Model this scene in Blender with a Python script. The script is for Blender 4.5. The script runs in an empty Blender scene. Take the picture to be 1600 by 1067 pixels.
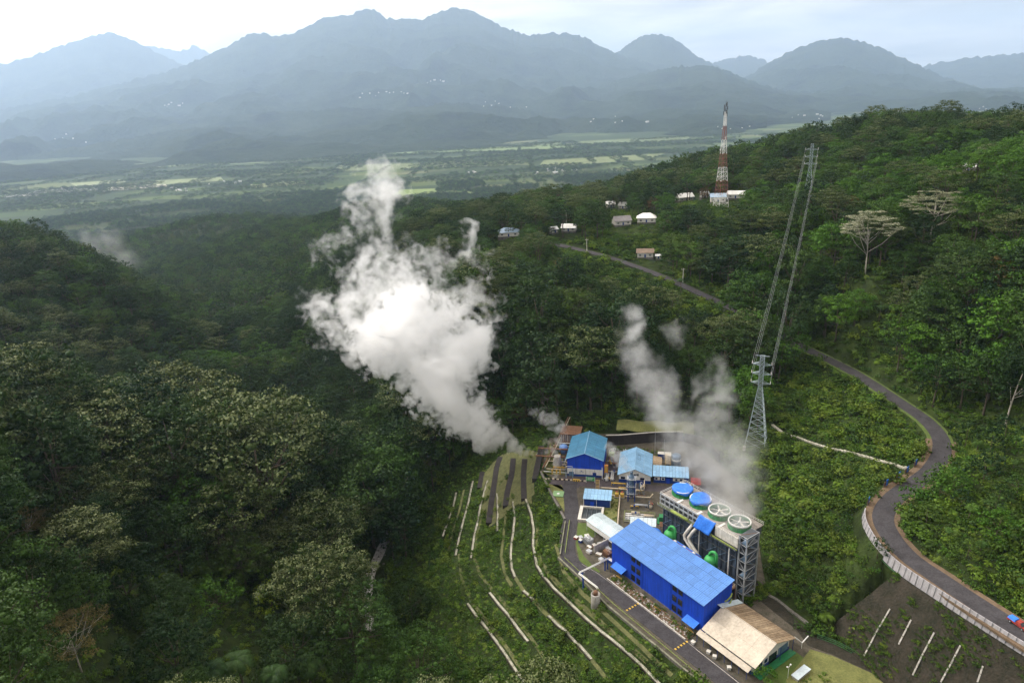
import bpy, bmesh, math, random
import numpy as np
from mathutils import Vector, Matrix
SC = bpy.context.scene
COL = SC.collection
R = math.radians
rng = np.random.default_rng(7)
random.seed(7)

# ------------------------------------------------------------ camera
F_PX, PITCH, ROLL, CAM_H = 1067.0, R(19.5), R(3.0), 160.0
cam_d = bpy.data.cameras.new('camera')
cam_o = bpy.data.objects.new('camera', cam_d)
COL.objects.link(cam_o)
cam_d.sensor_fit = 'HORIZONTAL'
cam_d.sensor_width = 36.0
cam_d.lens = 36.0 * F_PX / 1600.0
cam_d.clip_start = 1.0
cam_d.clip_end = 80000.0
cP, sP, cR, sR = math.cos(PITCH), math.sin(PITCH), math.cos(ROLL), math.sin(ROLL)
_fw = Vector((0, cP, -sP)); _up0 = Vector((0, sP, cP)); _rt0 = Vector((1, 0, 0))
 
# picture axes: a (right) and b (up) with r = a cR + b sR, u = -a sR + b cR
_a = _rt0 * cR - _up0 * sR
_b = _rt0 * sR + _up0 * cR
cam_o.matrix_world = Matrix(((_a.x, _b.x, -_fw.x, 0), (_a.y, _b.y, -_fw.y, 0), (_a.z, _b.z, -_fw.z, CAM_H), (0, 0, 0, 1)))
SC.camera = cam_o


def ray(px, py):
    a = (px - 800) / F_PX; b = -(py - 533.5) / F_PX
    r = a * cR + b * sR; u = -a * sR + b * cR
    return np.array([r, cP + u * sP, -sP + u * cP])


def P(px, py, z=0.0):
    d = ray(px, py); t = (z - CAM_H) / d[2]
    return np.array([d[0] * t, d[1] * t, z])


def PY(px, py, y):
    d = ray(px, py); t = y / d[1]
    return np.array([d[0] * t, y, CAM_H + d[2] * t])


def proj(x, y, z):
    x = np.asarray(x, float); y = np.asarray(y, float); z = np.asarray(z, float) - CAM_H
    f = np.maximum(y * cP - z * sP, 1e-3); u = (y * sP + z * cP) / f; r = x / f
    return 800 + F_PX * (r * cR - u * sR), 533.5 - F_PX * (r * sR + u * cR)


# ------------------------------------------------------------ sky, sun, exposure
SUN_AZ, SUN_EL = R(-62), R(40)       # measured from +Y towards +X
world = bpy.data.worlds.new('World'); SC.world = world
world.use_nodes = True
nt = world.node_tree; nt.nodes.clear()
def N(tree, typ, **kw):
    n = tree.nodes.new(typ)
    for k, v in kw.items():
        if k == 'inp':
            for kk, vv in v.items(): n.inputs[kk].default_value = vv
        else: setattr(n, k, v)
    return n
wo = N(nt, 'ShaderNodeOutputWorld'); bg = N(nt, 'ShaderNodeBackground'); bg.inputs[1].default_value = 0.066
sky = N(nt, 'ShaderNodeTexSky', sky_type='NISHITA', sun_disc=False, sun_elevation=SUN_EL, sun_rotation=SUN_AZ, altitude=700, dust_density=3.0)
tc = N(nt, 'ShaderNodeTexCoord')
sep = N(nt, 'ShaderNodeSeparateXYZ'); nt.links.new(tc.outputs['Generated'], sep.inputs[0])
# flat cloud layer: direction projected on a plane overhead
zz = N(nt, 'ShaderNodeMath', operation='MAXIMUM', inp={1: 0.0}); nt.links.new(sep.outputs[2], zz.inputs[0])
zb = N(nt, 'ShaderNodeMath', operation='ADD', inp={1: 0.10}); nt.links.new(zz.outputs[0], zb.inputs[0])
dx = N(nt, 'ShaderNodeMath', operation='DIVIDE'); nt.links.new(sep.outputs[0], dx.inputs[0]); nt.links.new(zb.outputs[0], dx.inputs[1])
dy = N(nt, 'ShaderNodeMath', operation='DIVIDE'); nt.links.new(sep.outputs[1], dy.inputs[0]); nt.links.new(zb.outputs[0], dy.inputs[1])
cmb = N(nt, 'ShaderNodeCombineXYZ'); nt.links.new(dx.outputs[0], cmb.inputs[0]); nt.links.new(dy.outputs[0], cmb.inputs[1])
n1 = N(nt, 'ShaderNodeTexNoise', inp={'Scale': 0.8, 'Detail': 7.0, 'Roughness': 0.58, 'Distortion': 0.4}); nt.links.new(cmb.outputs[0], n1.inputs['Vector'])
cr1 = N(nt, 'ShaderNodeValToRGB'); nt.links.new(n1.outputs[0], cr1.inputs[0])
cr1.color_ramp.elements[0].position = 0.30; cr1.color_ramp.elements[0].color = (5.9, 5.45, 4.95, 1)
cr1.color_ramp.elements[1].position = 0.62; cr1.color_ramp.elements[1].color = (15.0, 13.3, 11.6, 1)
# the veiled sun brightens the overcast around it
sdir = (math.cos(SUN_EL) * math.sin(SUN_AZ), math.cos(SUN_EL) * math.cos(SUN_AZ), math.sin(SUN_EL))
dot = N(nt, 'ShaderNodeVectorMath', operation='DOT_PRODUCT', inp={1: sdir}); nt.links.new(tc.outputs['Generated'], dot.inputs[0])
mr = N(nt, 'ShaderNodeMapRange', inp={1: 0.2, 2: 1.0, 3: 0.0, 4: 1.0}); nt.links.new(dot.outputs['Value'], mr.inputs[0])
pw = N(nt, 'ShaderNodeMath', operation='POWER', inp={1: 2.5}); nt.links.new(mr.outputs[0], pw.inputs[0])
gl = N(nt, 'ShaderNodeMath', operation='MULTIPLY_ADD', inp={1: 2.2, 2: 1.0}); nt.links.new(pw.outputs[0], gl.inputs[0])
cm = N(nt, 'ShaderNodeVectorMath', operation='SCALE'); nt.links.new(cr1.outputs[0], cm.inputs[0]); nt.links.new(gl.outputs[0], cm.inputs['Scale'])
mx = N(nt, 'ShaderNodeMix', data_type='RGBA', inp={0: 0.92}); nt.links.new(sky.outputs[0], mx.inputs['A']); nt.links.new(cm.outputs[0], mx.inputs['B'])
nt.links.new(mx.outputs['Result'], bg.inputs[0]); nt.links.new(bg.outputs[0], wo.inputs[0])

sun_d = bpy.data.lights.new('sun', 'SUN'); sun_o = bpy.data.objects.new('sun', sun_d); COL.objects.link(sun_o)
sun_d.energy = 1.5; sun_d.angle = R(10); sun_d.color = (1.0, 0.96, 0.90)
sun_o.rotation_euler = Vector(sdir).to_track_quat('Z', 'Y').to_euler()
vs = SC.view_settings
vs.view_transform = 'Standard'; vs.look = 'None'; vs.gamma = 1.0; vs.use_curve_mapping = False
vs.exposure = 0.95
cy = SC.cycles
cy.max_bounces = 19; cy.diffuse_bounces = 2; cy.glossy_bounces = 2; cy.transmission_bounces = 2; cy.volume_bounces = 18; cy.transparent_max_bounces = 4
cy.use_denoising = True
cy.caustics_reflective = False; cy.caustics_refractive = False
cy.volume_max_steps = 512

# ------------------------------------------------------------ materials
def new_mat(name):
    m = bpy.data.materials.new(name); m.use_nodes = True; m.node_tree.nodes.clear()
    return m, m.node_tree


def mat(name, col, rough=0.7, metal=0.0, var=0.12, scale=0.6, spec=0.3, col2=None, bump=0.0, bscale=8.0, objvar=0.0, streak=0.0):
    """painted, stained or mineral surface: base colour with soft large and small wear"""
    m, t = new_mat(name)
    o = N(t, 'ShaderNodeOutputMaterial'); b = N(t, 'ShaderNodeBsdfPrincipled')
    b.inputs['Roughness'].default_value = rough; b.inputs['Metallic'].default_value = metal
    b.inputs['Specular IOR Level'].default_value = spec
    g = N(t, 'ShaderNodeNewGeometry')
    n = N(t, 'ShaderNodeTexNoise', inp={'Scale': scale, 'Detail': 6.0, 'Roughness': 0.62}); t.links.new(g.outputs['Position'], n.inputs['Vector'])
    n2 = N(t, 'ShaderNodeTexNoise', inp={'Scale': scale * 7.3, 'Detail': 4.0}); t.links.new(g.outputs['Position'], n2.inputs['Vector'])
    av = N(t, 'ShaderNodeMath', operation='MULTIPLY_ADD', inp={1: 0.45}); t.links.new(n2.outputs[0], av.inputs[0])
    h = N(t, 'ShaderNodeMath', operation='MULTIPLY', inp={1: 0.55}); t.links.new(n.outputs[0], h.inputs[0]); t.links.new(h.outputs[0], av.inputs[2])
    src = av.outputs[0]
    if streak > 0:                     # rain streaks that run down walls
        mp = N(t, 'ShaderNodeMapping', inp={'Scale': (1.7, 1.7, 0.12)}); t.links.new(g.outputs['Position'], mp.inputs[0])
        n3 = N(t, 'ShaderNodeTexNoise', inp={'Scale': 1.0, 'Detail': 5.0}); t.links.new(mp.outputs[0], n3.inputs['Vector'])
        ms = N(t, 'ShaderNodeMix', data_type='FLOAT', inp={0: streak}); t.links.new(src, ms.inputs['A']); t.links.new(n3.outputs[0], ms.inputs['B'])
        src = ms.outputs['Result']
    r = N(t, 'ShaderNodeValToRGB'); t.links.new(src, r.inputs[0])
    c2 = col2 if col2 else tuple(c * (1 - 2.2 * var) for c in col)
    r.color_ramp.elements[0].position = 0.34; r.color_ramp.elements[0].color = (*c2, 1)
    r.color_ramp.elements[1].position = 0.62; r.color_ramp.elements[1].color = (*[min(1, c * (1 + var)) for c in col], 1)
    last = r.outputs[0]
    if objvar > 0:
        oi = N(t, 'ShaderNodeObjectInfo'); mr_ = N(t, 'ShaderNodeMapRange', inp={3: 1 - objvar, 4: 1 + objvar}); t.links.new(oi.outputs['Random'], mr_.inputs[0])
        vm = N(t, 'ShaderNodeVectorMath', operation='SCALE'); t.links.new(last, vm.inputs[0]); t.links.new(mr_.outputs[0], vm.inputs['Scale']); last = vm.outputs[0]
    t.links.new(last, b.inputs['Base Color'])
    if bump > 0:
        bn = N(t, 'ShaderNodeTexNoise', inp={'Scale': bscale, 'Detail': 5.0}); t.links.new(g.outputs['Position'], bn.inputs['Vector'])
        bp = N(t, 'ShaderNodeBump', inp={'Strength': bump, 'Distance': 0.3}); t.links.new(bn.outputs[0], bp.inputs['Height']); t.links.new(bp.outputs[0], b.inputs['Normal'])
    t.links.new(b.outputs[0], o.inputs[0])
    return m


def leaf_mat(name, ramp, trans=0.16, rough=0.6, tip=None):
    """leaves: a colour per tree (random per object or copy) with clump-to-clump variation"""
    m, t = new_mat(name)
    o = N(t, 'ShaderNodeOutputMaterial'); b = N(t, 'ShaderNodeBsdfPrincipled', inp={'Roughness': rough, 'Specular IOR Level': 0.18})
    oi = N(t, 'ShaderNodeObjectInfo')
    g = N(t, 'ShaderNodeNewGeometry')
    r = N(t, 'ShaderNodeValToRGB'); t.links.new(oi.outputs['Random'], r.inputs[0])
    e = r.color_ramp.elements
    while len(e) < len(ramp): e.new(0.5)
    for i, c in enumerate(ramp):
        e[i].position = i / (len(ramp) - 1); e[i].color = (*c, 1)
    n = N(t, 'ShaderNodeTexNoise', inp={'Scale': 0.35, 'Detail': 3.0}); t.links.new(g.outputs['Position'], n.inputs['Vector'])
    add = N(t, 'ShaderNodeMath', operation='MULTIPLY_ADD', inp={1: 0.5}); t.links.new(g.outputs['Random Per Island'], add.inputs[0])
    sc_ = N(t, 'ShaderNodeMath', operation='MULTIPLY', inp={1: 1.0}); t.links.new(n.outputs[0], sc_.inputs[0]); t.links.new(sc_.outputs[0], add.inputs[2])
    mr_ = N(t, 'ShaderNodeMapRange', inp={1: 0.3, 2: 1.2, 3: 0.76, 4: 1.28}); t.links.new(add.outputs[0], mr_.inputs[0])
    vm = N(t, 'ShaderNodeVectorMath', operation='SCALE'); t.links.new(r.outputs[0], vm.inputs[0]); t.links.new(mr_.outputs[0], vm.inputs['Scale'])
    last = vm.outputs[0]
    if tip is not None:                # young leaves or flowers at the top of the crown, stored per clump
        at = N(t, 'ShaderNodeAttribute', attribute_name='tip'); mt = N(t, 'ShaderNodeMix', data_type='RGBA')
        t.links.new(at.outputs['Fac'], mt.inputs[0]); t.links.new(last, mt.inputs['A']); mt.inputs['B'].default_value = (*tip, 1); last = mt.outputs['Result']
    t.links.new(last, b.inputs['Base Color'])
    tr = N(t, 'ShaderNodeBsdfTranslucent'); t.links.new(last, tr.inputs[0])
    mix = N(t, 'ShaderNodeMixShader', inp={0: trans}); t.links.new(b.outputs[0], mix.inputs[1]); t.links.new(tr.outputs[0], mix.inputs[2])
    t.links.new(mix.outputs[0], o.inputs[0])
    return m


# ------------------------------------------------------------ object helpers
def fit(s):
    """a label of at most 16 words"""
    for w in ('big ', 'small ', 'well ', 'close ', 'picture '):
        if len(s.split()) > 16: s = s.replace(w, '', 1)
    return s


def tag(o, label=None, cat=None, group=None, kind=None):
    if label: o['label'] = fit(label)
    if cat: o['category'] = cat
    if group: o['group'] = group
    if kind: o['kind'] = kind
    return o


def thing(name, label, cat, loc=(0, 0, 0), rotz=0.0, group=None):
    o = bpy.data.objects.new(name, None); COL.objects.link(o)
    o.empty_display_size = 0.5
    o.location = loc; o.rotation_euler = (0, 0, rotz)
    return tag(o, label, cat, group)


def link(name, me, parent=None):
    o = bpy.data.objects.new(name, me); COL.objects.link(o)
    if parent is not None: o.parent = parent
    return o


class MB:
    """collects faces and links them as ONE mesh object"""
    def __init__(s): s.v = []; s.f = []; s.mi = []; s.m = 0
    def add(s, vs, fs):
        b = len(s.v); s.v.extend([tuple(map(float, q)) for q in vs]); s.f.extend([tuple(b + i for i in q) for q in fs]); s.mi.extend([s.m] * len(fs)); return s
    def hexa(s, c):       # 8 corners: bottom 0-3 ccw, top 4-7
        return s.add(c, [(3, 2, 1, 0), (4, 5, 6, 7), (0, 1, 5, 4), (1, 2, 6, 5), (2, 3, 7, 6), (3, 0, 4, 7)])
    def box(s, x0, x1, y0, y1, z0, z1):
        return s.hexa([(x0, y0, z0), (x1, y0, z0), (x1, y1, z0), (x0, y1, z0), (x0, y0, z1), (x1, y0, z1), (x1, y1, z1), (x0, y1, z1)])
    def slab(s, q, t):    # quad q (4 pts ccw seen from above) thickened DOWN by t along its normal
        q = [np.array(p, float) for p in q]
        n = np.cross(q[1] - q[0], q[3] - q[0]); n = n / np.linalg.norm(n)
        return s.hexa([tuple(p - n * t) for p in q] + [tuple(p) for p in q])
    def bar(s, a, b, r, n=4, r2=None, caps=True):
        a = np.array(a, float); b = np.array(b, float); d = b - a; L = np.linalg.norm(d)
        if L < 1e-6: return s
        d = d / L; h = np.array([0, 0, 1.0]) if abs(d[2]) < 0.95 else np.array([1.0, 0, 0])
        u = np.cross(d, h); u = u / np.linalg.norm(u); w = np.cross(u, d); r2 = r if r2 is None else r2
        vs = []
        for p, rr in ((a, r), (b, r2)):
            for k in range(n):
                an = 2 * math.pi * (k + 0.5) / n; vs.append(p + (u * math.cos(an) + w * math.sin(an)) * rr)
        fs = [(k, (k + 1) % n, n + (k + 1) % n, n + k) for k in range(n)]
        if caps: fs += [tuple(range(n - 1, -1, -1)), tuple(range(n, 2 * n))]
        return s.add(vs, fs)
    def tube(s, pts, r, n=6):
        for a, b in zip(pts[:-1], pts[1:]): s.bar(a, b, r, n)
        return s
    def sweep(s, pts, r, n=8, closed_caps=True):   # one continuous pipe with mitred rings
        pts = [np.array(p, float) for p in pts]; vs = []; fs = []
        rr = r if hasattr(r, '__len__') else [r] * len(pts)
        up = np.array([0, 0, 1.0])
        pu = None
        for i, p in enumerate(pts):
            d = pts[min(i + 1, len(pts) - 1)] - pts[max(i - 1, 0)]; d = d / (np.linalg.norm(d) + 1e-9)
            if pu is None:
                h = up if abs(d[2]) < 0.9 else np.array([1.0, 0, 0]); u = np.cross(d, h)
            else: u = pu - d * np.dot(pu, d)
            u = u / (np.linalg.norm(u) + 1e-9); pu = u; w = np.cross(u, d)
            for k in range(n):
                an = 2 * math.pi * k / n; vs.append(p + (u * math.cos(an) + w * math.sin(an)) * rr[i])
        for i in range(len(pts) - 1):
            fs += [(i * n + k, i * n + (k + 1) % n, (i + 1) * n + (k + 1) % n, (i + 1) * n + k) for k in range(n)]
        if closed_caps: fs += [tuple(range(n - 1, -1, -1)), tuple(range((len(pts) - 1) * n, len(pts) * n))]
        return s.add(vs, fs)
    def lathe(s, prof, c=(0, 0, 0), n=20, caps=True):    # prof: (r, z)
        vs = []; fs = []
        for r, z in prof:
            for k in range(n):
                an = 2 * math.pi * k / n; vs.append((c[0] + r * math.cos(an), c[1] + r * math.sin(an), c[2] + z))
        for i in range(len(prof) - 1):
            fs += [(i * n + k, i * n + (k + 1) % n, (i + 1) * n + (k + 1) % n, (i + 1) * n + k) for k in range(n)]
        if caps: fs += [tuple(range(n - 1, -1, -1)), tuple(range((len(prof) - 1) * n, len(prof) * n))]
        return s.add(vs, fs)
    def mesh(s, name, mats, smooth=False):
        me = bpy.data.meshes.new(name); me.from_pydata(s.v, [], s.f)
        for m in (mats if isinstance(mats, (list, tuple)) else [mats]): me.materials.append(m)
        if any(s.mi): me.polygons.foreach_set('material_index', s.mi)
        if smooth: me.polygons.foreach_set('use_smooth', [True] * len(s.f))
        me.update(); return me
    def build(s, name, mats, parent=None, smooth=False):
        return link(name, s.mesh(name, mats, smooth), parent)


def copy_tree(o, parent=None):
    c = o.copy(); COL.objects.link(c)
    if parent is not None: c.parent = parent
    for ch in o.children: copy_tree(ch, c)
    return c


def np_mesh(name, v, f, mats, smooth=False):
    """fast mesh from arrays; f is (n, 3) or (n, 4)"""
    me = bpy.data.meshes.new(name); v = np.asarray(v, np.float32); f = np.asarray(f, np.int32); k = f.shape[1]
    me.vertices.add(len(v)); me.vertices.foreach_set('co', v.ravel())
    me.loops.add(f.size); me.loops.foreach_set('vertex_index', f.ravel())
    me.polygons.add(len(f)); me.polygons.foreach_set('loop_start', np.arange(0, f.size, k, dtype=np.int32))
    if smooth: me.polygons.foreach_set('use_smooth', np.ones(len(f), bool))
    for m in (mats if isinstance(mats, (list, tuple)) else [mats]): me.materials.append(m)
    me.update(calc_edges=True); me.validate()
    return me


# ------------------------------------------------------------ noise (numpy value noise, vectorised)
_perm = np.random.default_rng(3).random((256, 256))
def vnoise(x, y):
    xi = np.floor(x).astype(int); yi = np.floor(y).astype(int); fx = x - xi; fy = y - yi
    fx = fx * fx * (3 - 2 * fx); fy = fy * fy * (3 - 2 * fy)
    a = _perm[xi & 255, yi & 255]; b = _perm[(xi + 1) & 255, yi & 255]; c = _perm[xi & 255, (yi + 1) & 255]; d = _perm[(xi + 1) & 255, (yi + 1) & 255]
    return (a * (1 - fx) + b * fx) * (1 - fy) + (c * (1 - fx) + d * fx) * fy
def fbm(x, y, o=4):
    r = 0; a = 0.5; t = 0
    for i in range(o): r = r + a * vnoise(x * 2 ** i + 17.3 * i, y * 2 ** i - 9.1 * i); t += a; a *= 0.5
    return r / t
def sstep(a, b, x):
    t = np.clip((x - a) / (b - a), 0, 1); return t * t * (3 - 2 * t)

def inside(poly, x, y):
    """vectorised point in polygon"""
    x = np.asarray(x, float); y = np.asarray(y, float); r = np.zeros(x.shape, bool)
    n = len(poly); j = n - 1
    for i in range(n):
        xi, yi = poly[i]; xj, yj = poly[j]
        c = ((yi > y) != (yj > y)) & (x < (xj - xi) * (y - yi) / ((yj - yi) if yj != yi else 1e-9) + xi)
        r ^= c; j = i
    return r
def dist_poly(pts, x, y, closed=False, zs=None):
    """distance to a polyline and (optionally) the height interpolated along it"""
    x = np.asarray(x, float); y = np.asarray(y, float); best = np.full(x.shape, 1e9); bz = np.zeros(x.shape)
    seg = list(range(len(pts) - (0 if closed else 1)))
    for i in seg:
        ax, ay = pts[i][0], pts[i][1]; bx, by = pts[(i + 1) % len(pts)][0], pts[(i + 1) % len(pts)][1]
        dx_, dy_ = bx - ax, by - ay; t = np.clip(((x - ax) * dx_ + (y - ay) * dy_) / (dx_ * dx_ + dy_ * dy_ + 1e-9), 0, 1)
        d = np.hypot(x - ax - t * dx_, y - ay - t * dy_); m = d < best
        best = np.where(m, d, best)
        if zs is not None: bz = np.where(m, zs[i] + (zs[(i + 1) % len(pts)] - zs[i]) * t, bz)
    return (best, bz) if zs is not None else best
def smooth_line(pts, n=6):
    """Catmull-Rom through the points"""
    p = [np.array(q, float) for q in pts]; out = []
    for i in range(len(p) - 1):
        a = p[max(i - 1, 0)]; b = p[i]; c = p[i + 1]; d = p[min(i + 2, len(p) - 1)]
        for k in range(n):
            t = k / n; out.append(0.5 * (2 * b + (c - a) * t + (2 * a - 5 * b + 4 * c - d) * t * t + (3 * b - a - 3 * c + d) * t ** 3))
    out.append(p[-1]); return out
# ------------------------------------------------------------ terrain heights
# sight points: (picture x, y, height of what is seen there, height of the trees that hide the ground)
CTRL = [
 # public road bench and slope right of the plant
 (850,378,62,0),(905,390,60,0),(960,405,57,0),(1030,430,50,0),(1110,466,42,0),(1180,500,36,0),(1250,540,30,0),(1330,580,27,0),(1400,625,26,0),(1450,660,25,0),(1472,695,25,0),(1455,735,25,0),(1400,775,25,0),(1380,805,25,0),(1390,835,25,0),(1420,870,25,0),(1470,905,26,0),(1530,945,27,0),(1600,990,28,0),(1680,1040,29,0),
 (1590,900,30.5,4),(1500,830,34,5),(1590,800,38,6),(1500,740,32,5),(1590,690,47,8),(1560,700,40,0),(1590,600,50,15),(1480,600,36,6),(1400,560,40,8),
 (1590,520,61,14),(1490,500,58,14),(1380,500,52,12),(1360,432,66,0),(1300,480,48,12),(1240,490,42,12),(1560,400,83,15),(1450,400,75,14),(1590,300,105,16),(1500,300,103,16),(1580,215,127,16),(1500,225,123,15),(1420,270,105,15),(1330,300,98,15),(1330,380,80,15),
 (1220,430,57,12),(1250,340,84,14),(1200,300,86,14),(1420,190,128,12),(1330,195,118,12),(1250,205,112,12),(1180,225,98,12),(1130,238,88,12),(1060,255,74,12),(1000,270,62,12),(940,295,50,12),(890,305,46,12),(1560,190,118,12),
 (1700,700,56,10),(1750,500,79,14),(1750,350,95,14),(1750,900,33,3),
 # telecom hill and hamlet
 (1125,322,75,0),(1060,330,70,0),(1010,345,68,0),(1008,402,55,0),(900,350,66,0),(795,370,62,0),(960,330,66,8),(1150,380,66,12),(1060,400,58,8),(1080,290,78,12),
 # middle hill above the plant
 (850,330,68,14),(850,300,66,14),(780,330,64,14),(700,345,58,14),(640,345,52,14),(640,400,46,14),(700,400,58,14),(640,500,22,14),(700,480,46,14),(780,440,60,14),(850,440,60,14),(850,500,46,14),(780,540,36,14),(700,600,10,12),(780,620,10,10),(850,600,18,12),(850,640,5,5),
 (920,560,30,12),(1000,500,48,14),(1000,560,32,12),(1000,600,16,8),(1000,640,6,4),(920,620,14,8),(920,650,3,2),(1080,560,34,12),(1080,610,18,8),(1090,660,5,3),(1150,560,32,10),(1150,620,18,5),(1200,600,24,5),
 (640,600,-8,12),(640,680,-14,12),(700,680,-8,10),(560,600,-22,14),(560,690,-30,12),(540,480,4,14),(480,560,-26,14),(430,490,-20,14),(520,420,14,14),(420,430,-30,14),(560,370,26,14),(450,380,-18,14),(350,400,-62,12),(480,650,-40,12),
 (580,318,-20,12),(500,335,-50,12),(400,340,-80,12),(320,345,-95,12),(250,380,-95,12),(180,375,-100,10),(640,318,-10,12),
 # gorge floor
 (590,850,-42,0),(572,892,-42,0),(575,990,-43,0),(600,790,-44,0),(420,640,-52,6),(320,545,-62,8),(290,480,-78,10),(225,420,-92,10),
 # left hill
 (0,350,62,12),(60,355,62,12),(130,388,48,12),(200,432,28,12),(262,475,2,12),(0,450,42,12),(100,480,26,12),(0,540,26,12),(120,560,6,12),(200,560,-18,12),(200,500,8,12),(-150,450,60,12),(-150,350,85,12),
 # near spur, left
 (0,620,52,16),(100,650,44,16),(200,660,36,16),(330,695,22,16),(450,730,2,16),(530,800,-18,14),(0,750,56,18),(100,800,46,18),(250,800,28,18),(400,810,2,16),(500,850,-16,16),(0,900,68,18),(100,900,58,18),(250,920,38,18),(400,940,18,18),(520,900,10,20),(0,1060,82,14),(200,1050,54,14),(400,1050,30,14),(560,1050,8,14),(-150,700,90,16),(-150,1000,110,14),(620,920,-26,14),(640,1000,-16,14),
 # bench slope below the plant road
 (850,880,-4,1),(800,850,-13,1),(750,850,-22,1),(700,850,-31,1),(650,850,-38,1),(720,760,-24,1),(760,720,-16,1),(790,715,-9,0),(680,900,-30,1),(760,950,-20,1),(700,950,-28,1),(850,950,-10,1),(900,1000,-9,1),(1000,1050,-4,1),(800,1040,-17,1),(700,1050,-22,3),
 # slope between plant and pylon, lower right
 (1200,800,6,1),(1250,850,10,1),(1300,760,17,1),(1350,700,22,1),(1250,680,18,1),(1181,697,12,0),(1300,620,24,2),(1350,870,20.5,1),(1300,930,9,1),(1380,900,20.5,0),(1440,980,13,0),(1530,1020,13,0),(1350,1010,2,0),(1420,1050,2,0),
]
YARD_PX = [(858,684),(846,735),(856,760),(884,812),(874,870),(902,897),(950,945),(1010,995),(1090,1058),(1150,1110),(1300,1110),(1440,1075),(1330,1022),(1268,992),(1200,930),(1190,880),(1180,800),(1150,745),(1085,695),(1020,676),(930,678)]
YARD = [tuple(P(x, y, 0)[:2]) for x, y in YARD_PX]
ROAD_PX = CTRL[:20]
ROAD = smooth_line([P(*q[:3]) for q in ROAD_PX], 8)
ROAD_XY = [(p[0], p[1]) for p in ROAD]; ROAD_Z = [p[2] for p in ROAD]

_edge = [p for p in ROAD_XY if p[1] < 172]              # road bench above the cut slope
_ft = []
for k, q in enumerate(_edge):                            # foot of the cut slope, about 20 m towards the plant
    d = np.array(_edge[min(k + 1, len(_edge) - 1)]) - np.array(_edge[max(k - 1, 0)]); d = d / np.linalg.norm(d); nv = np.array([-d[1], d[0]]); nv = nv if nv[0] < 0 else -nv
    o = 21.5 - 3.5 * k / len(_edge); _ft.append((q[0] + nv[0] * o, q[1] + nv[1] * o))
CUT = [(p[0], p[1]) for p in _edge] + _ft[::-1]
_K = 1.35
def warp(x, y):
    return np.arctan2(x, np.maximum(y, 1e-3)) * _K, np.log(np.hypot(x, y))
_pts = []
for x, y, z, T in CTRL:
    q = P(x, y, z); _pts.append((q[0], q[1], z - (T + (7 if math.hypot(q[0], q[1]) < 420 else 4) if T >= 10 else T)))
for q in YARD: _pts.append((q[0], q[1], -0.3))
for q in [(60, 230), (50, 280), (45, 200), (75, 260), (70, 175), (85, 155), (70, 140)]: _pts.append((q[0], q[1], -0.3))
for az in range(-70, 71, 14):                       # under and round the camera, and the far valley floor
    for d, z in ((45, 70), (1500, -110), (2200, -180), (3000, -236), (4500, -240), (9000, -240)):
        a = R(az)
        if d == 45: z = 50 - az * 0.5 if az < 0 else 45 - az * 0.3
        if d == 1500 and az > 0: z = -60
        if d == 2200 and az > 0: z = -150
        _pts.append((d * math.sin(a), d * math.cos(a), z))
_pts = np.array(_pts)
_u, _v = warp(_pts[:, 0], _pts[:, 1])
_D = np.hypot(_u[:, None] - _u[None], _v[:, None] - _v[None])
_A = np.zeros((len(_u) + 3, len(_u) + 3)); _NP = len(_u)
_A[:_NP, :_NP] = _D - np.eye(_NP) * 0.004
_A[:_NP, _NP] = 1; _A[:_NP, _NP + 1] = _u; _A[:_NP, _NP + 2] = _v; _A[_NP:, :_NP] = _A[:_NP, _NP:].T
_W = np.linalg.solve(_A, np.concatenate([_pts[:, 2], np.zeros(3)]))


def hz(x, y):
    """ground height"""
    x = np.asarray(x, float); y = np.asarray(y, float); sh = x.shape; x = x.ravel(); y = y.ravel()
    out = np.empty(len(x))
    for i in range(0, len(x), 40000):
        xs = x[i:i + 40000]; ys = y[i:i + 40000]; u, v = warp(xs, ys)
        out[i:i + 40000] = np.hypot(u[:, None] - _u[None], v[:, None] - _v[None]) @ _W[:_NP] + _W[_NP] + u * _W[_NP + 1] + v * _W[_NP + 2]
    d = np.hypot(x, y)
    out += (fbm(x / 45, y / 45) - 0.5) * 9 * sstep(330, 600, d) * (1 - sstep(2200, 3000, d)) + (fbm(x / 400, y / 400) - 0.5) * 120 * sstep(900, 1500, d) * (1 - sstep(2400, 3200, d))
    near = d < 700
    if near.any():
        xn, yn, zn = x[near], y[near], out[near]
        dr, zr = dist_poly(ROAD_XY, xn, yn, zs=ROAD_Z)
        zn = zr - 0.25 + (zn - zr + 0.25) * sstep(4.4, 8.5, dr)
        cu = inside(CUT, xn, yn) & (dr > 3.3); df = dist_poly(_ft, xn, yn); uu = np.clip((dr - 4.0) / np.maximum(dr - 4.0 + df, 0.1), 0, 1)
        zn = np.where(cu, np.minimum(zn, (zr - 2.4) * (1 - uu) - 1.6 - 3.5 * np.sin(np.pi * uu)), zn)
        ins = inside(YARD, xn, yn); dy_ = dist_poly(YARD, xn, yn, closed=True)
        dy_ = np.where(ins, 0, dy_)
        zn = -0.25 + (zn + 0.25) * sstep(0.0, 7.0, dy_)
        out[near] = zn
    return out.reshape(sh)


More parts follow.
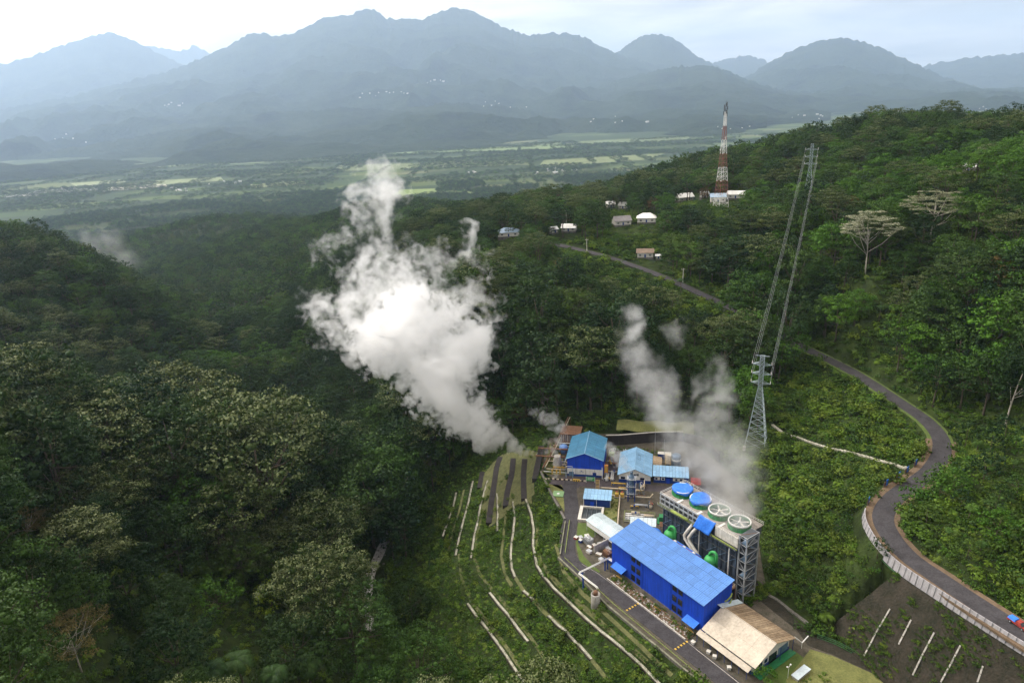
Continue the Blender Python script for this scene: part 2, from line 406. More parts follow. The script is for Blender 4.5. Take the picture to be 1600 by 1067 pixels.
# ------------------------------------------------------------ ground sheet
def ground_material():
    m, t = new_mat('ground')
    o = N(t, 'ShaderNodeOutputMaterial'); b = N(t, 'ShaderNodeBsdfPrincipled', inp={'Roughness': 0.95, 'Specular IOR Level': 0.1})
    g = N(t, 'ShaderNodeNewGeometry')
    n = N(t, 'ShaderNodeTexNoise', inp={'Scale': 0.12, 'Detail': 8.0, 'Roughness': 0.65}); t.links.new(g.outputs['Position'], n.inputs['Vector'])
    r = N(t, 'ShaderNodeValToRGB'); t.links.new(n.outputs[0], r.inputs[0]); e = r.color_ramp.elements
    e[0].position = 0.3; e[0].color = (0.014, 0.020, 0.007, 1); e[1].position = 0.7; e[1].color = (0.046, 0.070, 0.016, 1)
    x = e.new(0.5); x.color = (0.026, 0.040, 0.011, 1)
    # farmed valley floor: strips and blocks of fields with hedges of trees between
    mp = N(t, 'ShaderNodeMapping', inp={'Scale': (0.0018, 0.0058, 0.0), 'Rotation': (0, 0, R(12))}); t.links.new(g.outputs['Position'], mp.inputs[0])
    v = N(t, 'ShaderNodeTexVoronoi', inp={'Scale': 1.0, 'Randomness': 0.9}); v.voronoi_dimensions = '2D'; t.links.new(mp.outputs[0], v.inputs['Vector'])
    sc3 = N(t, 'ShaderNodeSeparateColor'); t.links.new(v.outputs['Color'], sc3.inputs[0])
    fr = N(t, 'ShaderNodeValToRGB'); t.links.new(sc3.outputs[0], fr.inputs[0]); fr.color_ramp.interpolation = 'CONSTANT'; fe = fr.color_ramp.elements
    cols = [(0.038, 0.062, 0.024), (0.080, 0.115, 0.040), (0.050, 0.080, 0.028), (0.115, 0.140, 0.055), (0.090, 0.125, 0.042), (0.036, 0.056, 0.024), (0.140, 0.150, 0.075)]
    while len(fe) < len(cols): fe.new(0.5)
    for i, c in enumerate(cols): fe[i].position = i / len(cols); fe[i].color = (*c, 1)
    nf = N(t, 'ShaderNodeTexNoise', inp={'Scale': 0.0016, 'Detail': 6.0}); t.links.new(g.outputs['Position'], nf.inputs['Vector'])
    nr = N(t, 'ShaderNodeMapRange', inp={1: 0.42, 2: 0.52}); t.links.new(nf.outputs[0], nr.inputs[0])
    mf = N(t, 'ShaderNodeMix', data_type='RGBA'); t.links.new(nr.outputs[0], mf.inputs[0]); t.links.new(fr.outputs[0], mf.inputs['A']); mf.inputs['B'].default_value = (0.036, 0.058, 0.024, 1)
    ln = N(t, 'ShaderNodeVectorMath', operation='LENGTH'); t.links.new(g.outputs['Position'], ln.inputs[0])
    lr = N(t, 'ShaderNodeMapRange', inp={1: 3000.0, 2: 3900.0}); t.links.new(ln.outputs['Value'], lr.inputs[0])
    mm = N(t, 'ShaderNodeMix', data_type='RGBA'); t.links.new(lr.outputs[0], mm.inputs[0]); t.links.new(r.outputs[0], mm.inputs['A']); t.links.new(mf.outputs['Result'], mm.inputs['B'])
    t.links.new(mm.outputs['Result'], b.inputs['Base Color'])
    bn = N(t, 'ShaderNodeTexNoise', inp={'Scale': 0.9, 'Detail': 6.0}); t.links.new(g.outputs['Position'], bn.inputs['Vector'])
    bp = N(t, 'ShaderNodeBump', inp={'Strength': 0.8, 'Distance': 0.6}); t.links.new(bn.outputs[0], bp.inputs['Height']); t.links.new(bp.outputs[0], b.inputs['Normal'])
    t.links.new(b.outputs[0], o.inputs[0]); return m


GROUND_M = ground_material()
_az = np.concatenate([np.arange(-180, -54, 9.0), np.arange(-54, 54.01, 0.32), np.arange(63, 180.1, 9.0)])
_rr = np.concatenate([[0.0], np.geomspace(30, 42000, 640)])
_ga, _gr = np.meshgrid(np.radians(_az), _rr)
_gx = _gr * np.sin(_ga); _gy = _gr * np.cos(_ga)
_hx, _hy = _gx.copy(), _gy.copy()
_back = _gy < 0.35 * np.abs(_gx); _hy[_back] = 0.35 * np.abs(_hx[_back]) + 1.0
_far = np.hypot(_hx, _hy) > 9000; _s = 9000 / np.maximum(np.hypot(_hx, _hy), 1); _hx[_far] *= _s[_far]; _hy[_far] *= _s[_far]
_gz = hz(_hx, np.maximum(_hy, 1.0))
_near = np.clip((_gr - 0) / 45, 0, 1); _gz = 62 + (_gz - 62) * np.where(_gr < 45, _near, 1)
_nr, _na = _ga.shape
_idx = np.arange(_nr * _na).reshape(_nr, _na)
_f = np.stack([_idx[:-1, :-1], _idx[:-1, 1:], _idx[1:, 1:], _idx[1:, :-1]], -1).reshape(-1, 4)[:, ::-1]
ground = link('ground', np_mesh('ground', np.stack([_gx, _gy, _gz], -1).reshape(-1, 3), _f, GROUND_M, True))
tag(ground, 'hilly ground of the gorge and the flat farmed valley beyond', kind='structure')

# ------------------------------------------------------------ mountains
def mountain_material():
    m, t = new_mat('mountain')
    o = N(t, 'ShaderNodeOutputMaterial'); b = N(t, 'ShaderNodeBsdfPrincipled', inp={'Roughness': 1.0, 'Specular IOR Level': 0.05})
    g = N(t, 'ShaderNodeNewGeometry')
    n = N(t, 'ShaderNodeTexNoise', inp={'Scale': 0.0014, 'Detail': 10.0, 'Roughness': 0.68}); t.links.new(g.outputs['Position'], n.inputs['Vector'])
    r = N(t, 'ShaderNodeValToRGB'); t.links.new(n.outputs[0], r.inputs[0]); e = r.color_ramp.elements
    e[0].position = 0.32; e[0].color = (0.012, 0.020, 0.014, 1); e[1].position = 0.66; e[1].color = (0.050, 0.068, 0.040, 1)
    x = e.new(0.52); x.color = (0.035, 0.055, 0.025, 1)
    t.links.new(r.outputs[0], b.inputs['Base Color'])
    bn = N(t, 'ShaderNodeTexNoise', inp={'Scale': 0.007, 'Detail': 9.0, 'Roughness': 0.7}); t.links.new(g.outputs['Position'], bn.inputs['Vector'])
    bp = N(t, 'ShaderNodeBump', inp={'Strength': 1.0, 'Distance': 150.0}); t.links.new(bn.outputs[0], bp.inputs['Height']); t.links.new(bp.outputs[0], b.inputs['Normal'])
    t.links.new(b.outputs[0], o.inputs[0]); return m
MOUNT_M = mountain_material()


def mountain(label, prof, d_foot, d_ridge, power=1.7, rough=1.0, seed=0.0, base=-245.0):
    az, zz_ = [], []
    for px, py in prof:
        d = ray(px, py); h = math.hypot(d[0], d[1]); az.append(math.atan2(d[0], d[1])); zz_.append(CAM_H + d_ridge * d[2] / h)
    az = np.array(az); zz_ = np.array(zz_)
    A = np.arange(az[0], az[-1], R(0.11)); zr = np.interp(A, az, zz_)
    k = np.ones(5) / 5; zr = np.convolve(np.pad(zr, 2, 'edge'), k, 'valid')
    zr = zr + (fbm(A * 260 + seed, A * 0 + seed, 4) - 0.5) * d_ridge * 0.006
    t = np.concatenate([np.linspace(0, 1, 64), np.linspace(1.03, 1.8, 14)])
    TT, AA = np.meshgrid(t, A, indexing='ij')
    dd = d_foot + (d_ridge - d_foot) * TT
    X = dd * np.sin(AA); Y = dd * np.cos(AA)
    ridged = 1 - np.abs(2 * fbm(X / 2400 + seed, Y / 2400, 5) - 1) * 2.0
    ridged2 = 1 - np.abs(2 * fbm(X / 850 + seed, Y / 850 + 5, 4) - 1) * 2.0
    k2 = np.ones(41) / 41; zs_ = np.convolve(np.pad(zr, 20, 'edge'), k2, 'valid'); wt_ = np.clip(TT, 0, 1) ** 5; zrr = zs_[None, :] * (1 - wt_) + zr[None, :] * wt_
    hgt = np.maximum(zrr - base, 20.0)
    ts = np.where(TT <= 1, TT, np.maximum(0, 1 - (TT - 1) * 1.25))
    Z = base + hgt * ts ** power
    w = ts * (1 - ts) * 4
    Z = Z + rough * w * ((ridged - 0.6) * 420 + (ridged2 - 0.6) * 150)
    if True:   # never stand in front of the skyline
        lim = CAM_H + (zrr - CAM_H) * dd / d_ridge - 40 * np.clip(1 - ts, 0, 1)
        Z = np.where(TT < 1, np.minimum(Z, lim), Z)
    Z[0] = base - 30
    nr_, na_ = TT.shape; ix = np.arange(nr_ * na_).reshape(nr_, na_)
    f = np.stack([ix[:-1, :-1], ix[:-1, 1:], ix[1:, 1:], ix[1:, :-1]], -1).reshape(-1, 4)[:, ::-1]
    o = link('mountain', np_mesh('mountain', np.stack([X, Y, Z], -1).reshape(-1, 3), f, MOUNT_M, True))
    tag(o, label, kind='structure'); return o


mountain('broad blue mountain with two summits filling the middle skyline', [(-260,240),(-120,205),(0,172),(120,148),(230,120),(290,103),(330,84),(360,70),(385,55),(402,51),(430,57),(455,52),(480,42),(502,28),(520,27),(545,25),(560,17),(574,12),(588,17),(603,30),(640,29),(662,32),(680,22),(700,14),(716,12),(738,17),(760,30),(790,44),(825,56),(850,53),(890,52),(915,60),(940,72),(975,88),(1020,98),(1080,112),(1150,128),(1220,150),(1300,178)], 8200, 19550, 1.55, 1.0, 3.1)
mountain('pale pyramid shaped mountain at the far left of the skyline', [(-420,150),(-200,130),(-60,112),(0,100),(40,92),(85,75),(125,62),(150,54),(172,50),(195,57),(215,68),(250,84),(290,104),(340,128),(420,165)], 16800, 26350, 1.5, 0.8, 9.7)
mountain('faint distant ridge in the gap between the left mountains', [(160,85),(210,70),(240,73),(270,79),(290,78),(303,71),(316,76),(340,90),(380,110)], 27200, 34000, 1.5, 0.7, 5.2)
mountain('rounded cone shaped hill right of the double summit', [(880,120),(930,102),(965,82),(985,66),(1005,56),(1030,53),(1050,58),(1072,74),(1095,92),(1120,104),(1160,122),(1230,150)], 11475, 21760, 1.8, 0.6, 12.3)
mountain('wide dark summit in the right part of the skyline', [(1100,150),(1150,128),(1180,112),(1205,95),(1235,80),(1262,70),(1290,62),(1315,60),(1345,64),(1375,75),(1410,90),(1440,104),(1480,122),(1540,140),(1640,160)], 11205, 20400, 1.6, 0.8, 15.8)
mountain('low distant ridge behind the right summit', [(1050,115),(1110,99),(1140,91),(1165,87),(1190,93),(1230,108),(1330,120),(1430,106),(1480,96),(1540,88),(1600,84),(1680,88),(1850,100)], 21600, 28050, 1.4, 0.6, 19.1)
mountain('low wooded foothill in front of the rounded cone', [(760,190),(850,160),(930,135),(1000,116),(1060,104),(1100,101),(1140,112),(1190,133),(1270,150),(1360,150),(1450,142),(1560,140),(1700,150),(1850,160)], 7600, 14500, 1.3, 0.5, 23.0)
mountain('dark wooded foothills along the valley floor', [(-300,285),(-100,268),(60,240),(150,225),(260,205),(330,196),(400,200),(470,176),(540,168),(620,172),(700,160),(780,165),(860,178),(950,182),(1040,170),(1110,176),(1200,178)], 6300, 10600, 1.2, 0.6, 27.0)

# ------------------------------------------------------------ haze
def haze_box(density=4.4e-5, color=(0.56, 0.745, 1.0), aniso=0.4):
    m, t = new_mat('haze')
    o = N(t, 'ShaderNodeOutputMaterial'); v = N(t, 'ShaderNodeVolumePrincipled')
    v.inputs['Color'].default_value = (*color, 1); v.inputs['Density'].default_value = density; v.inputs['Anisotropy'].default_value = aniso
    t.links.new(v.outputs[0], o.inputs['Volume'])
    m.cycles.homogeneous_volume = True
    h = MB().box(-44000, 44000, -43500, 44000, -330, 3400).build('haze', m)
    tag(h, kind='stuff', label='thin blue haze over the whole valley'); return h
haze_box()
# ------------------------------------------------------------ vegetation prototypes
G = {  # leaf colour ramps, one colour per tree
 'dark': [(0.014, 0.030, 0.011), (0.022, 0.040, 0.012), (0.018, 0.036, 0.016), (0.030, 0.050, 0.014), (0.016, 0.034, 0.018), (0.034, 0.055, 0.014), (0.026, 0.042, 0.020)],
 'mid': [(0.030, 0.056, 0.014), (0.044, 0.072, 0.017), (0.036, 0.060, 0.024), (0.058, 0.088, 0.018), (0.032, 0.052, 0.015), (0.046, 0.068, 0.026), (0.062, 0.080, 0.020)],
 'olive': [(0.040, 0.056, 0.016), (0.054, 0.066, 0.020), (0.034, 0.050, 0.015), (0.064, 0.072, 0.022), (0.046, 0.060, 0.024), (0.056, 0.062, 0.018)],
 'bright': [(0.055, 0.105, 0.015), (0.075, 0.135, 0.017), (0.048, 0.092, 0.016), (0.090, 0.150, 0.020), (0.062, 0.110, 0.022)],
 'shrub': [(0.050, 0.090, 0.014), (0.030, 0.058, 0.012), (0.075, 0.120, 0.018), (0.040, 0.070, 0.016), (0.024, 0.046, 0.012), (0.085, 0.115, 0.024), (0.052, 0.084, 0.020)],
 'palm': [(0.030, 0.055, 0.018), (0.042, 0.066, 0.024), (0.026, 0.048, 0.020)],
}
for k_ in ('dark', 'mid', 'olive', 'bright', 'palm'): G[k_] = [(r * 0.84, g * 1.12, b * 0.62) for r, g, b in G[k_]]
G['mid'] = [(r * 1.25, g * 1.25, b * 1.15) for r, g, b in G['mid']]
G['shrub'] = [(r * 1.6, g * 1.65, b * 0.95) for r, g, b in G['shrub']]
LM = {k: leaf_mat('leaves_' + k, v) for k, v in G.items()}
LM['flower'] = leaf_mat('leaves_flowering', G['olive'], tip=(0.20, 0.225, 0.10))
LM['pale'] = leaf_mat('leaves_pale', [(0.17, 0.19, 0.10), (0.20, 0.215, 0.12)], tip=(0.50, 0.50, 0.36))
LM['lime'] = leaf_mat('leaves_lime', [(0.21, 0.30, 0.022), (0.21, 0.30, 0.022)])
LM['yellowish'] = leaf_mat('leaves_yellowish', [(0.15, 0.125, 0.040), (0.17, 0.14, 0.05)])
LM['rust'] = leaf_mat('leaves_rust', [(0.095, 0.062, 0.022), (0.12, 0.085, 0.025)])
BARK = mat('bark', (0.10, 0.080, 0.060), 0.9, var=0.25, scale=1.5)
BARK_PALE = mat('bark_pale', (0.42, 0.38, 0.32), 0.85, var=0.2, scale=1.5)


def leaf_quads(c, nrm, size, g, aspect=1.0, jit=0.55):
    """leaf-clump faces at c facing about nrm; every face a kite of its own size and turn"""
    n = len(c); nn = nrm + g.normal(0, jit, (n, 3)); nn /= np.linalg.norm(nn, axis=1, keepdims=True) + 1e-9
    h = g.normal(0, 1, (n, 3)); u = np.cross(nn, h); u /= np.linalg.norm(u, axis=1, keepdims=True) + 1e-9; w = np.cross(nn, u)
    s = (size * g.uniform(0.6, 1.35, n))[:, None]; a = s * 0.5 * aspect; b = s * 0.5
    droop = nn * s * -0.12
    v = np.stack([c - u * a + droop, c - w * b * 0.8, c + u * a * 1.15 + droop, c + w * b * 0.8], 1)
    return v.reshape(-1, 3)


def ico_core(lobes, squash, f=0.80):
    """dark solid heart of every lobe, so that a crown is not a veil"""
    bm = bmesh.new(); bmesh.ops.create_icosphere(bm, subdivisions=1, radius=1.0); bm.verts.ensure_lookup_table()
    v0 = np.array([v.co[:] for v in bm.verts]); f0 = np.array([[v.index for v in q.verts] for q in bm.faces]); bm.free()
    vs, fs, ns = [], [], []
    for k, (x, y, z, r) in enumerate(lobes):
        vs.append(v0 * r * f * np.array([1, 1, squash]) + np.array([x, y, z])); fs.append(f0 + k * len(v0)); ns.append(v0)
    return np.concatenate(vs), np.concatenate(fs), np.concatenate(ns)


def sub_lobes(lobes, g, k, squash):
    """every lobe breaks up into smaller tufts of uneven size"""
    out = []
    for x, y, z, r in lobes:
        n = max(2, int(k * g.uniform(0.7, 1.35)))
        d = g.normal(0, 1, (n, 3)); d[:, 2] = np.abs(d[:, 2]) * 0.9 + d[:, 2] * 0.25; d /= np.linalg.norm(d, axis=1, keepdims=True)
        for q in d:
            rr = r * g.uniform(0.28, 0.56); o = r * g.uniform(0.45, 0.85); out.append((x + q[0] * o, y + q[1] * o, z + q[2] * o * squash, rr))
    return out


def lobes_leaves(lobes, dens, size, g, squash=1.0, under=0.35, top_tip=0.0, core=True, sub=6):
    """leaf faces on the lobes: (vertices, faces, shading normals, tip values)"""
    cs, ns, tips = [], [], []
    main = lobes
    if sub: lobes = sub_lobes(lobes, g, sub, squash)
    L = np.array(lobes)
    for x, y, z, r in lobes:
        k = max(6, int(dens * r * r * 4))
        d = g.normal(0, 1, (k, 3)); d /= np.linalg.norm(d, axis=1, keepdims=True)
        d = d[(d[:, 2] > -under) | (g.random(k) < 0.25)]
        rr = r * (1 + g.normal(0, 0.17, len(d)))
        p = np.array([x, y, z]) + d * rr[:, None] * np.array([1, 1, squash])
        dd = np.linalg.norm((p[:, None, :] - L[None, :, :3]) / np.array([1, 1, squash]), axis=2) / L[None, :, 3]
        keep = dd.min(1) > 0.80                      # leaves buried in a neighbouring lobe are left out
        p = p[keep]; d = d[keep]
        cs.append(p); ns.append(d / np.array([1, 1, squash])); tips.append(np.clip((d[:, 2] - 0.15) * 1.6, 0, 1) * top_tip * g.uniform(0.55, 1.0, len(d)))
    c = np.concatenate(cs); nn = np.concatenate(ns); nn /= np.linalg.norm(nn, axis=1, keepdims=True)
    v = leaf_quads(c, nn, size, g, jit=0.42)
    sn = nn + g.normal(0, 0.30, nn.shape); sn /= np.linalg.norm(sn, axis=1, keepdims=True)
    f = [tuple(q) for q in np.arange(len(v)).reshape(-1, 4)]
    sn = np.repeat(sn, 4, 0); t = np.repeat(np.concatenate(tips), 4)
    if core:
        v1, f1, n1 = ico_core(main, squash, 0.34); f += [tuple(q) for q in (f1 + len(v))]; v = np.concatenate([v, v1]); sn = np.concatenate([sn, n1]); t = np.concatenate([t, np.zeros(len(v1))])
    return v, f, sn, t


def quads_mesh(name, v, m, tip=None, f=None, sn=None):
    if f is None: f = [tuple(q) for q in np.arange(len(v)).reshape(-1, 4)]
    me = bpy.data.meshes.new(name); me.from_pydata(np.asarray(v, float).tolist(), [], f); me.materials.append(m)
    me.polygons.foreach_set('use_smooth', [True] * len(me.polygons))
    if sn is not None: me.normals_split_custom_set_from_vertices(np.asarray(sn, float).tolist())
    if tip is not None:
        a = me.attributes.new('tip', 'FLOAT', 'POINT'); a.data.foreach_set('value', np.asarray(tip, np.float32))
    return me


def dome_lobes(g, H, R_, n, rl, flat=0.62, base=0.45, layers=0):
    """lobe centres spread over an uneven dome"""
    out = []; tries = 0
    cz = H * base + (H - H * base) * 0.25
    lean = g.normal(0, 0.06, 2) * H
    while len(out) < n and tries < 4000:
        tries += 1
        d = g.normal(0, 1, 3); d /= np.linalg.norm(d)
        if d[2] < -0.35: continue
        q = g.uniform(0.55, 1.0) ** 0.6
        an = math.atan2(d[1], d[0]); wob = 1 + 0.22 * math.sin(3 * an + lean[0]) + 0.12 * math.sin(5 * an + lean[1] * 3)
        p = np.array([d[0] * R_ * q * wob + lean[0] * 0.5, d[1] * R_ * q * wob + lean[1] * 0.5, cz + d[2] * (H - cz) * q * (0.82 + 0.18 * g.random())])
        r = rl * g.uniform(0.65, 1.3)
        if layers: p[2] = round(p[2] / layers) * layers + g.normal(0, 0.25)
        if all(np.linalg.norm(p - np.array(o[:3])) > 0.62 * (r + o[3]) * (0.8 if layers else 1) for o in out): out.append((p[0], p[1], p[2], r))
    return out


def trunk_mesh(name, H, lobes, g, r0, m, limbs=9, fork=0.4):
    mb = MB()
    sway = g.normal(0, 0.03, 2) * H
    pts = [(sway[0] * t * t, sway[1] * t * t, H * 0.72 * t - (1.2 if t == 0 else 0)) for t in np.linspace(0, 1, 6)]
    mb.sweep(pts, [r0 * (1.35 if t == 0 else 1 - 0.68 * t) for t in np.linspace(0, 1, 6)], 7)
    idx = g.permutation(len(lobes))[:limbs]
    for i in idx:
        x, y, z, r = lobes[i]; t = g.uniform(fork, 0.85); a = np.array([sway[0] * t * t, sway[1] * t * t, H * 0.72 * t]); b = np.array([x, y, z - r * 0.2])
        if b[2] < a[2]: a[2] = max(b[2] - 1.5, H * 0.2)
        mid = (a + b) / 2 + np.array([0, 0, -0.08 * np.linalg.norm(b - a)])
        mb.sweep([a, mid, b], [r0 * 0.42, r0 * 0.3, r0 * 0.1], 5)
    return mb.mesh(name, m, True)


def make_tree(seed, H, R_, n, rl, leafm, dens=6.0, size=0.56, squash=0.8, tip=0.0, bark=None, layers=0, base=0.45, limbs=9, r0=None, under=0.35, core=True, sub=8):
    g = np.random.default_rng(seed)
    lob = dome_lobes(g, H, R_, n, rl, base=base, layers=layers)
    v, f, sn, t = lobes_leaves(lob, dens, size, g, squash, under, tip, core, sub)
    cm = quads_mesh('crown', v, leafm, t, f, sn)
    tm = trunk_mesh('trunk', H, lob, g, r0 or H * 0.016, bark or BARK, limbs)
    return cm, tm, H, R_


def palm_meshes(seed, H, L, nf, leafm, rtr=0.16, bark=None):
    g = np.random.default_rng(seed); vs = []
    for k in range(nf):
        an = 2 * math.pi * (k + g.uniform(-0.3, 0.3)) / nf; el = g.uniform(0.15, 1.25); l = L * g.uniform(0.8, 1.1)
        pts = []; p = np.array([0, 0, H]); e = el
        for s in range(9):
            pts.append(p.copy()); e -= 0.20 + 0.06 * s * 0.6
            p = p + np.array([math.cos(an) * math.cos(e), math.sin(an) * math.cos(e), math.sin(e)]) * l / 8
        side = np.array([-math.sin(an), math.cos(an), 0])
        for s in range(8):
            for q in (0.0, 0.5):
                a = pts[s] * (1 - q) + pts[s + 1] * q; d = pts[s + 1] - pts[s]; d /= np.linalg.norm(d)
                w = L * 0.20 * math.sin(math.pi * min(1, (s + q + 1.2) / 9.6)) + 0.05
                for sg in (-1, 1):
                    tipp = a + side * sg * w + d * w * 0.55 + np.array([0, 0, -0.32 * w])
                    vs += [a, a + d * L * 0.030, tipp, a - d * L * 0.030]
    cm = quads_mesh('crown', np.array(vs), leafm)
    mb = MB(); sw = g.normal(0, 0.05, 2) * H
    mb.sweep([(sw[0] * (t - 1), sw[1] * (t - 1), H * t - (0.8 if t == 0 else 0)) for t in np.linspace(0, 1, 5)], [rtr * (1.5 - 0.6 * t) for t in np.linspace(0, 1, 5)], 7)
    return cm, mb.mesh('trunk', bark or BARK, True), H, L


def bush_mesh(seed, r, n, leafm, size, dens=3.0, flat=0.75, spiky=False):
    g = np.random.default_rng(seed)
    if spiky:
        cm, tm, _, _ = palm_meshes(seed, 0.5, r * 1.3, 11, leafm); bpy.data.meshes.remove(tm); return cm
    lob = [(g.normal(0, r * 0.42), g.normal(0, r * 0.42), r * flat * g.uniform(0.25, 0.7), r * g.uniform(0.35, 0.6)) for _ in range(n)]
    v, f, sn, t = lobes_leaves(lob, dens, size, g, 0.9, 0.2, 0.0, True, 5)
    return quads_mesh('bush', v, leafm, None, f, sn)


def join_meshes(name, a, b):
    """one mesh of crown and trunk, for the copies in the far forest"""
    def arr(me):
        v = np.zeros(len(me.vertices) * 3, np.float32); me.vertices.foreach_get('co', v); n = np.zeros(len(me.loops) * 3, np.float32); me.corner_normals.foreach_get('vector', n)
        li = np.zeros(len(me.loops), np.int32); me.loops.foreach_get('vertex_index', li); vn = np.zeros((len(me.vertices), 3), np.float32); vn[li] = n.reshape(-1, 3)
        return v.reshape(-1, 3), [tuple(p.vertices) for p in me.polygons], vn
    va, fa, na = arr(a); vb, fb, nb = arr(b); k = len(va)
    me = bpy.data.meshes.new(name); me.from_pydata(np.concatenate([va, vb]).tolist(), [], fa + [tuple(i + k for i in q) for q in fb])
    me.materials.append(a.materials[0]); me.materials.append(b.materials[0])
    me.polygons.foreach_set('material_index', [0] * len(fa) + [1] * len(fb)); me.polygons.foreach_set('use_smooth', [True] * (len(fa) + len(fb)))
    me.normals_split_custom_set_from_vertices(np.concatenate([na, nb]).tolist())
    if 'tip' in a.attributes:
        t = np.zeros(k + len(vb), np.float32); ta = np.zeros(k, np.float32); a.attributes['tip'].data.foreach_get('value', ta); t[:k] = ta
        at = me.attributes.new('tip', 'FLOAT', 'POINT'); at.data.foreach_set('value', t)
    return me


KINDS = {}
def kind(name, *metas): KINDS[name] = list(metas)
kind('dark', make_tree(11, 23, 8.0, 34, 2.5, LM['dark']), make_tree(12, 27, 9.5, 40, 2.7, LM['dark'], size=0.52), make_tree(13, 20, 7.0, 26, 2.4, LM['dark'], size=0.48, squash=0.95))
kind('mid', make_tree(21, 21, 7.6, 32, 2.4, LM['mid']), make_tree(22, 25, 8.8, 36, 2.6, LM['mid'], squash=0.7), make_tree(23, 18, 6.4, 24, 2.2, LM['mid'], size=0.44))
kind('flower', make_tree(31, 24, 9.5, 46, 2.3, LM['flower'], tip=0.75, squash=0.6, size=0.48, base=0.6), make_tree(32, 27, 11, 54, 2.4, LM['flower'], tip=0.6, squash=0.55, size=0.5, base=0.62), make_tree(33, 21, 8.0, 38, 2.1, LM['flower'], tip=0.9, squash=0.6, size=0.44, base=0.58))
kind('bright', make_tree(41, 19, 7.0, 28, 2.3, LM['bright']), make_tree(42, 22, 8.0, 32, 2.4, LM['bright'], squash=0.7))
kind('layered', make_tree(51, 27, 10.5, 56, 2.5, LM['flower'], tip=0.5, dens=7, squash=0.34, layers=2.4, base=0.62, limbs=9, under=0.15), make_tree(52, 30, 12, 60, 2.7, LM['olive'], dens=7, squash=0.34, layers=2.8, base=0.6, limbs=9, under=0.15))
kind('palm', palm_meshes(61, 10, 3.6, 17, LM['palm']), palm_meshes(62, 13, 4.0, 19, LM['palm']), palm_meshes(63, 7, 3.8, 16, LM['palm']))
kind('fern', palm_meshes(66, 3.6, 2.6, 15, LM['mid'], 0.13), palm_meshes(67, 5.0, 3.0, 16, LM['mid'], 0.14))
kind('small', make_tree(71, 9, 4.2, 15, 1.6, LM['mid'], size=0.55, dens=3.4, base=0.3, limbs=5), make_tree(72, 8, 3.8, 13, 1.5, LM['bright'], size=0.55, dens=3.4, base=0.28, limbs=5), make_tree(73, 10, 4.4, 15, 1.7, LM['dark'], size=0.55, dens=3.4, base=0.3, limbs=5))
kind('rust', make_tree(76, 16, 5.5, 22, 1.9, LM['rust'], size=0.44))
# trees close to the camera carry finer leaves
NEAR = {'flower': [make_tree(91, 24, 9.5, 48, 2.3, LM['flower'], tip=0.75, squash=0.62, size=0.40, dens=17, sub=9, base=0.58), make_tree(92, 22, 8.5, 40, 2.2, LM['flower'], tip=0.9, squash=0.6, size=0.38, dens=17, sub=9, base=0.58)],
        'dark': [make_tree(93, 24, 8.5, 40, 2.5, LM['dark'], size=0.38, dens=17, sub=9), make_tree(94, 21, 7.4, 32, 2.4, LM['dark'], size=0.38, dens=17, sub=9, squash=0.95)],
        'bright': [make_tree(97, 20, 7.2, 30, 2.3, LM['bright'], size=0.38, dens=17, sub=9), make_tree(98, 22, 8.0, 32, 2.4, LM['bright'], size=0.38, dens=17, sub=9, squash=0.7)],
        'layered': [make_tree(99, 26, 10.5, 56, 2.4, LM['flower'], tip=0.6, squash=0.4, size=0.38, dens=17, sub=9, layers=2.4, base=0.6), make_tree(100, 27, 11, 56, 2.4, LM['olive'], squash=0.4, size=0.38, dens=17, sub=9, layers=2.6, base=0.6)],
        'mid': [make_tree(95, 22, 8.0, 34, 2.4, LM['mid'], size=0.38, dens=17, sub=9), make_tree(96, 19, 7.0, 30, 2.2, LM['mid'], size=0.38, dens=17, sub=9, squash=0.7)]}
# lighter copies for trees beyond half a kilometre
far_specs = [('dark', 81, 22, 8, 24, 2.9), ('dark', 82, 25, 9, 26, 3.1), ('mid', 83, 20, 7.5, 22, 2.8), ('mid', 84, 23, 8.2, 24, 2.9), ('olive', 85, 22, 8.4, 26, 2.7), ('bright', 86, 18, 7, 20, 2.7), ('dark', 87, 18, 6.5, 18, 2.6)]
FAR = []
for lm, sd, H_, R_, n_l, rl in far_specs:
    FAR.append(make_tree(sd, H_, R_, n_l, rl, LM[lm], dens=1.5, size=1.1, limbs=4, sub=3))

PROTO = bpy.data.collections.new('forest_prototypes')      # not linked to the scene: only copied from
PROTO_IX = {}; _pn = 0
def add_proto(key, me):
    global _pn
    o = bpy.data.objects.new('proto_%03d' % _pn, me); PROTO.objects.link(o); PROTO_IX.setdefault(key, []).append(_pn); _pn += 1
for k_, ms in KINDS.items():
    for cm, tm, H_, R_ in ms: add_proto(k_, join_meshes('tree_copy', cm, tm))
for k_, ms in NEAR.items():
    for cm, tm, H_, R_ in ms: add_proto('near_' + k_, join_meshes('tree_copy', cm, tm))
for cm, tm, H_, R_ in FAR: add_proto('far', join_meshes('tree_copy', cm, tm))
BUSH = bpy.data.collections.new('bush_prototypes'); BUSH_N = 0
for sd, r, n_l, lm, sz, sp in [(1, 1.3, 6, 'shrub', 0.42, 0), (2, 1.7, 8, 'shrub', 0.46, 0), (3, 1.0, 5, 'bright', 0.36, 0), (4, 1.5, 7, 'mid', 0.45, 0), (5, 1.4, 0, 'shrub', 0, 1), (6, 2.2, 9, 'shrub', 0.5, 0), (7, 0.7, 5, 'bright', 0.28, 0), (8, 0.8, 4, 'olive', 0.3, 0)]:
    BUSH.objects.link(bpy.data.objects.new('bush_%03d' % sd, bush_mesh(200 + sd, r, n_l, LM[lm], sz * 0.72, spiky=bool(sp), dens=9))); BUSH_N += 1


